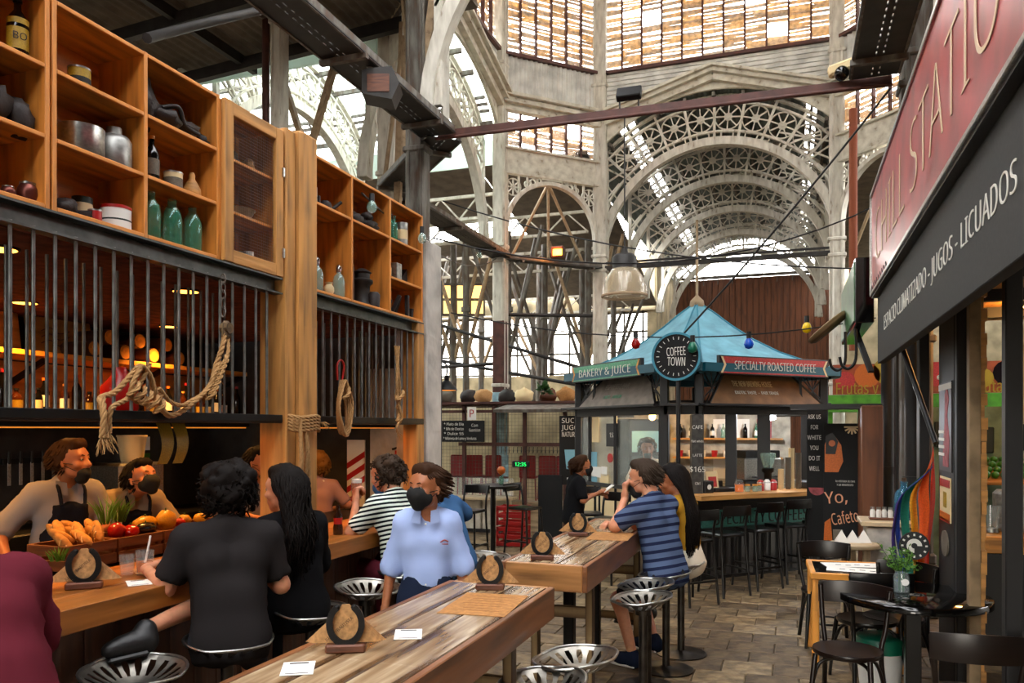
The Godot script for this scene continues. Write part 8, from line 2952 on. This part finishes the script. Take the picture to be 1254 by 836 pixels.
		part(sh, "sole", g, sp.get("sole", "black"))
	hair(o, sp, H, hb, hs, hc, nb, up, fw)
	if sp.get("mask", "") != "":
		g = G.new()
		if sp.get("chin", false):
			soft([[H.call(0, -0.075, -0.06), H.call(0, -0.1, -0.05), 0.047 * hs, 0.04 * hs]], 0.007, 120.0, g)
		else:
			soft([[H.call(-0.02, -0.03, -0.078), H.call(0.02, -0.03, -0.078), 0.037 * hs, 0.037 * hs], [H.call(0, -0.04, -0.078), H.call(0, -0.085, -0.062), 0.042 * hs, 0.036 * hs], [H.call(-0.03, -0.05, -0.045), H.call(0.03, -0.05, -0.045), 0.043 * hs, 0.043 * hs]], 0.007, 120.0, g)
		var mk := part(o, "face_mask", g, sp.mask)
		g = G.new()
		for e in [-1.0, 1.0]:
			for y in [-0.02, -0.06]:
				g.tube([H.call(e * 0.06, y, -0.06), H.call(e * 0.08, y * 0.4, -0.01), H.call(e * 0.086, -0.005, 0.014)], 0.0022, 4)
		part(mk, "ear_loop", g, sp.mask)
	if sp.has("apron"):
		g = G.new()
		var ab := []
		for e in [-1.0, 1.0]:
			ab.append([pel + rt * e * 0.06 + fw * 0.06 - up * 0.1, waist + rt * e * 0.055 + fw * 0.055, 0.092 * s, 0.086 * s])
			ab.append([waist + rt * e * 0.05 + fw * 0.055, chest + rt * e * 0.05 + fw * 0.065 + up * 0.05, 0.086 * s, 0.066 * s, 1])
		soft(ab, cell, 60.0, g, 0.006, 8.0)
		var ap := part(o, "apron", g, sp.apron)
		g = G.new()
		for e in [-1.0, 1.0]: g.tube(smooth([chest + rt * e * 0.07 + fw * 0.13 + up * 0.06, nb + rt * e * 0.075 + fw * 0.075, nb + rt * e * 0.05 - fw * 0.06], 4), 0.011, 6)
		part(ap, "neck_strap", g, sp.apron)
	return o

func hair(o: Node3D, sp: Dictionary, H: Callable, hb: Basis, s: float, hc: Vector3, nb: Vector3, up: Vector3, fw: Vector3):
	var style: String = sp.hair[0]
	var r2 := RandomNumberGenerator.new()
	r2.seed = 17 + int(absf(sp.at.x * 100.0))
	var g := G.new()
	var b := [[H.call(0, 0.052, 0.032), H.call(0, 0.066, 0.002), 0.083 * s, 0.076 * s], [H.call(0, 0.02, 0.055), H.call(0, -0.02, 0.05), 0.072 * s, 0.06 * s], [H.call(-0.055, 0.04, 0.02), H.call(-0.06, 0.0, 0.035), 0.036 * s, 0.03 * s], [H.call(0.055, 0.04, 0.02), H.call(0.06, 0.0, 0.035), 0.036 * s, 0.03 * s]]
	# short locks that break up the outline
	var lock := func(n: int, reach: float, len: float, droop: float, w: float):
		for k in n:
			var d := V(r2.randf_range(-1, 1), r2.randf_range(-0.5, 1), r2.randf_range(-0.8, 1)).normalized()
			if d.z < -0.2 and d.y < 0.45: continue
			var p: Vector3 = H.call(d.x * 0.088 * reach, 0.035 + d.y * 0.1 * reach, 0.022 + d.z * 0.102 * reach)
			var dir := hb * (V(d.x * 0.4, -droop, 0.35 + d.z * 0.5)).normalized()
			var bend := hb * (d * 0.3)
			g.tube([p - dir * len * 0.4, p + bend * 0.012, p + dir * len * 0.5, p + dir * len + bend * 0.01], [0.002 * s, 0.0055 * s * w, 0.005 * s * w, 0.001], 4, false)
	if style == "short":
		b[1] = [H.call(0, 0.03, 0.052), H.call(0, 0.0, 0.05), 0.07 * s, 0.058 * s]
		b.append([H.call(-0.03, 0.1, -0.055), H.call(0.03, 0.1, -0.055), 0.03 * s, 0.03 * s])
		soft(b, 0.0065, 120.0, g, 0.008, 30.0)
		lock.call(220, 1.0, 0.035, 0.5, 1.0)
	elif style == "curly" or style == "wavy":
		var n := 110 if style == "curly" else 60
		for k in n:
			var d := V(r2.randf_range(-1, 1), r2.randf_range(-0.55, 1), r2.randf_range(-0.75, 1)).normalized()
			if d.z < -0.25 and d.y < 0.35: continue
			var p: Vector3 = H.call(d.x * 0.092, 0.03 + d.y * 0.098, 0.02 + d.z * 0.1)
			var q := r2.randf_range(0.012, 0.024) * s * (1.25 if style == "curly" else 0.9)
			b.append([p, p + hb * V(r2.randf_range(-0.02, 0.02), r2.randf_range(-0.02, 0.02), r2.randf_range(-0.02, 0.02)), q, q * 0.8])
		soft(b, 0.0065, 150.0, g, 0.008, 40.0)
		for k in (420 if style == "curly" else 200):
			var d := V(r2.randf_range(-1, 1), r2.randf_range(-0.5, 1), r2.randf_range(-0.7, 1)).normalized()
			if d.z < -0.25 and d.y < 0.35: continue
			var p: Vector3 = H.call(d.x * 0.1, 0.03 + d.y * 0.108, 0.02 + d.z * 0.11)
			var c := []
			for e in 7: c.append(p + hb * (d * 0.004 * e + V(sin(e * 1.3 + k) * 0.011, cos(e * 1.3 + k) * 0.011 - 0.004 * e, sin(e * 0.9 + k * 2) * 0.01)))
			g.tube(c, [0.004 * s, 0.0045 * s, 0.0045 * s, 0.004 * s, 0.004 * s, 0.003 * s, 0.001], 4, false)
	elif style == "long" or style == "tied" or style == "bun":
		b.append([H.call(-0.03, 0.1, -0.042), H.call(0.03, 0.1, -0.042), 0.03 * s, 0.03 * s])
		if style == "bun": b.append([H.call(0, 0.06, 0.12), H.call(0, 0.04, 0.13), 0.035 * s, 0.035 * s])
		if style == "tied": b.append_array([[H.call(0, 0.07, 0.1), H.call(0, 0.06, 0.125), 0.026 * s, 0.03 * s], [H.call(0, 0.05, 0.13), H.call(0.01, -0.06, 0.14), 0.026 * s, 0.014 * s]])
		soft(b, 0.0065, 120.0, g, 0.006, 30.0)
		if style != "long": lock.call(260, 1.0, 0.05, 0.2, 1.0)
		if style == "long":
			var ln: float = sp.hair[2]
			for k in 320:
				var a := r2.randf_range(-2.0, 2.0)
				var d := V(sin(a), 0, cos(a))
				var p0: Vector3 = H.call(d.x * 0.02, 0.142, 0.0 + d.z * 0.03)
				var p1: Vector3 = H.call(d.x * 0.09, 0.06, 0.022 + d.z * 0.098)
				var bk := -fw
				var sd := hb * V(d.x, 0, 0)
				var p2: Vector3 = nb + up * 0.04 + sd * 0.1 + bk * (0.06 + 0.05 * d.z)
				var fall := ln * r2.randf_range(0.72, 1.0)
				var spread := r2.randf_range(0.7, 1.25)
				var p3 := p2 + V(0, -fall * 0.5, 0) + sd * 0.04 * spread + bk * 0.05 * spread
				var p4 := p2 + V(0, -fall, 0) + sd * 0.03 * spread + bk * 0.035 * spread
				var w := sp.hair[3] as float
				var c := smooth([p0, p1, p2, p3, p4], 5)
				for e in c.size(): c[e] += V(sin(e * 0.9 + k), 0, cos(e * 0.8 + k * 1.7)) * w * minf(1.0, e / 8.0)
				var rr := []
				for e in c.size(): rr.append(0.007 * s * (1.0 - 0.75 * e / c.size()))
				g.tube(c, rr, 4, false)
	part(o, "hair", g, sp.hair[1])

func stripe_tex(key: String, a: Color, b: Color, frac: float):
	var im := Image.create(8, 64, false, Image.FORMAT_RGB8)
	for y in 64:
		for x in 8: im.set_pixel(x, y, a if y < 64 * frac else b)
	TX[key] = ImageTexture.create_from_image(im)
func cloth(key: String, c: Color, tex := "", sc := 9.0, tri := true):
	var m := mat(key, c, 0.9, 0.0, tex, sc, tri)
	m.metallic_specular = 0.12
func skin(key: String, c: Color):
	var m := mat(key, c, 0.5, 0.0, "skin", 6.0)
	m.subsurf_scatter_enabled = true
	m.subsurf_scatter_strength = 0.15
func crowd():
	skin("skin_pale", Color(0.82, 0.56, 0.42))
	skin("skin_tan", Color(0.68, 0.42, 0.27))
	skin("skin_brown", Color(0.52, 0.3, 0.18))
	mat("eye_white", Color(0.66, 0.63, 0.6), 0.3)
	mat("lips", Color(0.55, 0.25, 0.2), 0.5)
	for q in [["black", Color(0.09, 0.07, 0.06)], ["brown", Color(0.25, 0.16, 0.1)], ["grey", Color(0.26, 0.21, 0.17)], ["blond", Color(0.55, 0.38, 0.18)]]:
		mat("hair_" + q[0], q[1], 0.6, 0.0, "fine", 20.0).metallic_specular = 0.2
	cloth("tee_black", Color(0.15, 0.14, 0.14))
	cloth("jumper_black", Color(0.085, 0.085, 0.09))
	cloth("maroon", Color(0.36, 0.13, 0.17))
	cloth("denim_shirt", Color(0.56, 0.54, 0.55))
	cloth("cook_shirt", Color(0.52, 0.46, 0.39))
	cloth("navy_apron", Color(0.1, 0.105, 0.14))
	cloth("light_blue", Color(0.64, 0.72, 0.9))
	cloth("navy", Color(0.12, 0.15, 0.22))
	cloth("denim_blue", Color(0.22, 0.35, 0.5))
	cloth("shorts_dark", Color(0.17, 0.17, 0.19))
	cloth("white_cloth", Color(0.84, 0.8, 0.72))
	cloth("mustard", Color(0.7, 0.52, 0.16))
	cloth("pink_green", Color(0.62, 0.48, 0.46))
	cloth("grey_tee", Color(0.5, 0.48, 0.49))
	stripe_tex("stripes_bw", Color(0.82, 0.86, 0.82), Color(0.07, 0.1, 0.12), 0.52)
	cloth("stripe_bw", Color(1, 1, 1), "stripes_bw", 34.0, false)
	stripe_tex("stripes_blue", Color(0.31, 0.37, 0.48), Color(0.13, 0.15, 0.25), 0.6)
	cloth("stripe_blue", Color(1, 1, 1), "stripes_blue", 17.0, false)
	# guests at the bar
	person({label = "curly haired man in a black T-shirt seated with his back turned at the bar", at = V(-2.44, 0, -3.02), turn = 48.0, h = 1.68, sit = 0.735, lean = 10.0, hunch = 14.0, yaw = 18.0, pitch = -6.0, wide = 1.1, skin = "skin_pale", shirt = "tee_black", sleeve = 0.82, ease = 0.018, hem = 0.09, pants = "shorts_dark", pants_len = 0.88, bottom_name = "shorts", hair = ["curly", "hair_black"], head = 1.08, cell = 0.013,
		arms = [[V(-0.27, 1.03, -0.1), V(-0.33, 1.09, -0.34)], [V(0.25, 1.0, -0.1), V(0.12, 1.08, -0.32)]], hands = [[V(0.4, 0.1, -1), V(0.3, -1, 0), 0.8], []],
		legs = [[V(-0.06, 0.93, -0.24), V(-0.36, 0.89, 0.05)], [V(0.16, 0.6, -0.3), V(0.1, 0.12, -0.2)]], toes = [V(-0.14, -0.03, 0.08), V(0, -0.03, -0.16)]})
	person({label = "guest in a black sweater with long wavy dark hair seated at the bar", at = V(-2.5, 0, -3.64), turn = 70.0, h = 1.6, sit = 0.735, lean = 8.0, yaw = 22.0, skin = "skin_pale", shirt = "jumper_black", sleeve = 1.6, ease = 0.02, hem = 0.1, top_name = "sweater", pants = "jumper_black", hair = ["long", "hair_black", 0.4, 0.014], cell = 0.014,
		arms = [[V(-0.22, 1.02, -0.14), V(-0.16, 1.09, -0.34)], [V(0.22, 1.0, -0.12), V(0.12, 1.09, -0.32)]]})
	person({label = "person in a maroon jumper leaning on the bar at the edge", at = V(-2.22, 0, -1.72), turn = 84.0, h = 1.78, sit = 0.76, lean = 26.0, hunch = 20.0, wide = 1.15, skin = "skin_pale", shirt = "maroon", top_name = "jumper", sleeve = 1.8, ease = 0.03, hem = 0.12, pants = "shorts_dark", hair = ["short", "hair_brown"], cell = 0.016, fold = 0.02,
		arms = [[V(-0.3, 1.1, -0.4), V(-0.15, 1.12, -0.62)], [V(0.3, 1.05, -0.3), V(0.15, 1.12, -0.6)]]})
	person({label = "man in a black and white striped T-shirt drinking beer at the bar", at = V(-2.46, 0, -4.84), turn = 68.0, h = 1.68, sit = 0.735, lean = 14.0, hunch = 16.0, yaw = 14.0, pitch = 4.0, wide = 1.05, skin = "skin_pale", shirt = "stripe_bw", sleeve = 0.85, ease = 0.016, pants = "maroon", hair = ["wavy", "hair_grey"], cell = 0.013, mask = "denim_blue", chin = true,
		arms = [[V(-0.28, 1.06, -0.24), V(-0.12, 1.24, -0.4)], [V(0.24, 1.05, -0.2), V(0.1, 1.08, -0.4)]], hands = [[V(0.3, 0.9, -0.4), V(0.8, 0, 0.2), 0.9], []]})
	var bp := V(-2.46, 0, -4.84) + Basis(Vector3.UP, deg_to_rad(68.0)) * V(-0.06, 1.26, -0.47)
	vessel("beer_mug", "tall mug of amber beer raised by the man in stripes", "glass", bp, [["glass", [[0, 0], [0.036, 0], [0.04, 0.15], [0.037, 0.15], [0.033, 0.01]], "glass_thin"], ["beer", [[0, 0.01], [0.033, 0.01], [0.036, 0.115], [0, 0.115]], "beer"], ["foam", [[0, 0.116], [0.036, 0.116], [0.037, 0.14], [0, 0.145]], "white_paper"]])
	person({label = "person in a denim jacket seated beyond the waitress", at = V(-2.36, 0, -5.45), turn = 75.0, h = 1.6, sit = 0.7, lean = 20.0, hunch = 20.0, skin = "skin_tan", shirt = "denim_blue", top_name = "jacket", sleeve = 1.8, ease = 0.022, pants = "navy", hair = ["short", "hair_brown"], cell = 0.018,
		arms = [[V(-0.27, 1.1, -0.16), V(-0.2, 1.1, -0.4)], [V(0.27, 1.1, -0.14), V(0.16, 1.1, -0.4)]]})
	# kitchen staff
	person({label = "cook in a rolled grey shirt and dark apron looking aside behind the crates", at = V(-4.4, 0, -3.8), turn = 252.0, h = 1.68, lean = 12.0, hunch = 12.0, yaw = 34.0, pitch = -8.0, skin = "skin_tan", shirt = "denim_shirt", sleeve = 1.2, ease = 0.022, pants = "navy", apron = "navy_apron", collar = "denim_shirt", hair = ["short", "hair_brown"], mask = "black_matte", chin = true, cell = 0.015,
		arms = [[V(-0.27, 1.14, -0.1), V(-0.1, 1.12, -0.32)], [V(0.33, 1.14, 0.02), V(0.36, 0.98, -0.2)]]})
	person({label = "cook bending over the food in a tan shirt and black mask", at = V(-4.4, 0, -4.3), turn = 250.0, h = 1.6, lean = 22.0, hunch = 26.0, yaw = 16.0, pitch = -22.0, skin = "skin_tan", shirt = "cook_shirt", sleeve = 1.3, ease = 0.022, pants = "navy", apron = "navy_apron", collar = "cook_shirt", hair = ["short", "hair_black"], mask = "black_matte", cell = 0.016,
		arms = [[V(-0.27, 1.1, -0.2), V(-0.1, 1.06, -0.42)], [V(0.3, 1.08, -0.15), V(0.18, 1.05, -0.4)]]})
	person({label = "kitchen worker in dark cap and grey shirt behind the bar post", at = V(-4.2, 0, -5.45), turn = 258.0, h = 1.58, lean = 6.0, yaw = 8.0, skin = "skin_tan", shirt = "grey_tee", sleeve = 0.9, pants = "navy", hair = ["short", "hair_black"], mask = "black_matte", chin = true, cell = 0.018,
		arms = [[V(-0.27, 1.1, -0.08), V(-0.12, 1.05, -0.28)], [V(0.27, 1.1, -0.08), V(0.14, 1.05, -0.28)]]})
	person({label = "fair curly haired worker in pink top and white apron behind the counter", at = V(-4.15, 0, -6.35), turn = 40.0, h = 1.5, lean = 4.0, yaw = 10.0, skin = "skin_pale", shirt = "pink_green", sleeve = 0.9, pants = "white_cloth", apron = "white_cloth", hair = ["curly", "hair_blond"], cell = 0.018,
		arms = [[V(-0.25, 1.05, -0.08), V(-0.12, 1.0, -0.26)], [V(0.28, 1.05, 0.02), V(0.2, 1.0, -0.2)]]})
	# waitress
	var w := person({label = "waitress in a light blue shirt and black face mask walking between the tables", at = V(-1.88, 0, -3.95), turn = 200.0, h = 1.53, wide = 0.8, lean = 3.0, yaw = -36.0, pitch = -4.0, skin = "skin_tan", shirt = "light_blue", sleeve = 1.12, ease = 0.014, hem = 0.0, tuck = 0.13, pants = "navy", collar = "light_blue", hair = ["tied", "hair_brown"], mask = "black_matte", cell = 0.012, fold = 0.014,
		arms = [[V(-0.195, 1.0, 0.0), V(-0.2, 0.78, -0.06)], [V(0.2, 1.0, 0.03), V(0.235, 0.77, 0.0)]], hands = [[V(0, -1, -0.1), V(1, 0, 0), 0.3], [V(0, -1, -0.1), V(-1, 0, 0), 0.3]]})
	var g := G.new()
	g.tube(smooth([V(-0.12, 1.155, -0.1), V(-0.1, 1.165, -0.107), V(-0.08, 1.155, -0.111), V(-0.05, 1.16, -0.114)], 4), 0.004, 5)
	g.tube(smooth([V(-0.12, 1.142, -0.1), V(-0.08, 1.144, -0.111), V(-0.05, 1.146, -0.114)], 4), 0.003, 5)
	part(w, "shirt_logo", g, "kiosk_pink")
	g = G.new()
	for k in 6: g.ball(V(0.0, 1.25 - k * 0.065, -0.105 + 0.001 * k), Vector3.ONE * 0.006, 8)
	part(w, "button", g, "white_paper")
	# couple at the second long table
	person({label = "man in a blue striped T-shirt and dark shorts resting his chin on a hand", at = V(-0.86, 0, -5.85), turn = 64.0, h = 1.78, sit = 0.645, lean = 12.0, hunch = 14.0, yaw = 22.0, wide = 1.08, skin = "skin_pale", shirt = "stripe_blue", sleeve = 0.85, ease = 0.016, hem = 0.08, pants = "shorts_dark", pants_len = 0.92, bottom_name = "shorts", hair = ["short", "hair_grey"], mask = "black_matte", chin = true, shoe = "navy", sole = "white_paper", cell = 0.012,
		arms = [[V(-0.27, 1.05, -0.26), V(-0.1, 1.24, -0.3)], [V(0.22, 1.04, -0.28), V(0.0, 1.04, -0.42)]], hands = [[V(0.15, 1, -0.1), V(0.6, 0, 0.5), 0.7], []],
		legs = [[V(-0.2, 0.5, -0.28), V(-0.14, 0.1, -0.2)], [V(0.08, 0.52, -0.3), V(0.02, 0.2, -0.12)]]})
	person({label = "woman with very long straight dark hair in white trousers beside the man", at = V(-0.76, 0, -6.35), turn = 74.0, h = 1.62, sit = 0.645, lean = 8.0, yaw = 12.0, pitch = 8.0, skin = "skin_tan", shirt = "mustard", top_name = "top", sleeve = 0.5, hem = 0.0, tuck = 0.14, pants = "white_cloth", hair = ["long", "hair_black", 0.52, 0.003], cell = 0.015,
		arms = [[V(-0.26, 1.0, -0.2), V(-0.16, 1.05, -0.42)], [V(0.26, 1.0, -0.2), V(0.1, 1.05, -0.42)]]})
	# by the kiosk
	var k := person({label = "woman in black taking notes beside the kiosk window", at = V(-2.3, 0, -8.6), turn = -62.0, h = 1.43, lean = 6.0, hunch = 14.0, pitch = -8.0, skin = "skin_tan", shirt = "jumper_black", sleeve = 0.95, ease = 0.02, pants = "navy_apron", hair = ["tied", "hair_brown"], mask = "black_matte", cell = 0.018, hcell = 0.009,
		arms = [[V(-0.24, 0.98, -0.06), V(-0.06, 1.02, -0.28)], [V(0.24, 0.98, -0.06), V(0.08, 1.05, -0.28)]]})
	g = G.new()
	g.bar(V(-0.24, 1.2, 0.0), V(-0.25, 0.98, -0.02), 0.03, 0.006, V(1, 0, 0))
	part(k, "white_sleeve_stripe", g, "print_white")
	g = G.new()
	g.bev(V(0, 0, 0), V(0.1, 0.012, 0.14), 0.003, Basis(Vector3.RIGHT, 0.6))
	solo("note_pad", "white note pad held by the woman in black", "note pad", g, "white_paper", "", V(-2.26, 0, -8.6) + Basis(Vector3.UP, deg_to_rad(-62.0)) * V(0.02, 1.09, -0.36), -62)
	person({label = "young man with dark glasses standing inside the kiosk window", at = V(-1.72, 0, -10.2), turn = 170.0, h = 1.6, lean = 2.0, yaw = 25.0, skin = "skin_tan", shirt = "white_cloth", sleeve = 0.9, pants = "navy", hair = ["wavy", "hair_brown"], mask = "black_matte", chin = true, cell = 0.02, hcell = 0.009,
		arms = [[V(-0.26, 1.05, -0.05), V(-0.15, 1.05, -0.25)], [V(0.26, 1.05, -0.05), V(0.15, 1.05, -0.25)]]})

func _ready():
	rng.seed = 7
	var cam := Camera3D.new()
	cam.name = "camera"
	add_child(cam)
	cam.position = Vector3(0, 1.76, 0)
	cam.rotation.y = atan(341.0 / 970.0)
	cam.near = 0.05
	cam.far = 200.0
	cam.projection = Camera3D.PROJECTION_FRUSTUM
	cam.size = 0.05 * 836.0 / 970.0
	cam.frustum_offset = Vector2(0, 0.05 * 107.0 / 970.0)
	cam.current = true
	var we := WorldEnvironment.new()
	we.name = "environment"
	var env := Environment.new()
	env.background_mode = Environment.BG_SKY
	var sm := ProceduralSkyMaterial.new()
	sm.sky_top_color = Color(0.96, 0.96, 0.97)
	sm.sky_horizon_color = Color(1.0, 0.955, 0.88)
	sm.ground_bottom_color = Color(0.3, 0.28, 0.25)
	sm.ground_horizon_color = Color(0.5, 0.48, 0.45)
	sm.sky_energy_multiplier = 1.0
	var sky := Sky.new()
	sky.sky_material = sm
	env.sky = sky
	env.background_energy_multiplier = 16.0
	env.tonemap_mode = Environment.TONE_MAPPER_LINEAR
	env.tonemap_exposure = 1.15
	env.sdfgi_enabled = true
	env.ssao_enabled = true
	env.ssil_enabled = true
	we.environment = env
	add_child(we)
	materials()
	mat("paint_blue", Color(0.62, 0.78, 0.82), 0.6, 0.0, "mottle", 1.0)
	hall()
	floor_build()
	shelves()
	shelf_goods()
	ropes()
	kitchen()
	long_table("nearest long varnished plank table with a thick dark side board", -1.62, -1.07, -1.1, -3.66)
	long_table("second long varnished plank table where a couple sits", -1.57, -1.06, -4.27, -6.6)
	stools()
	table_goods()
	right_furniture()
	kiosk()
	shop()
	backdrop()
	crowd()
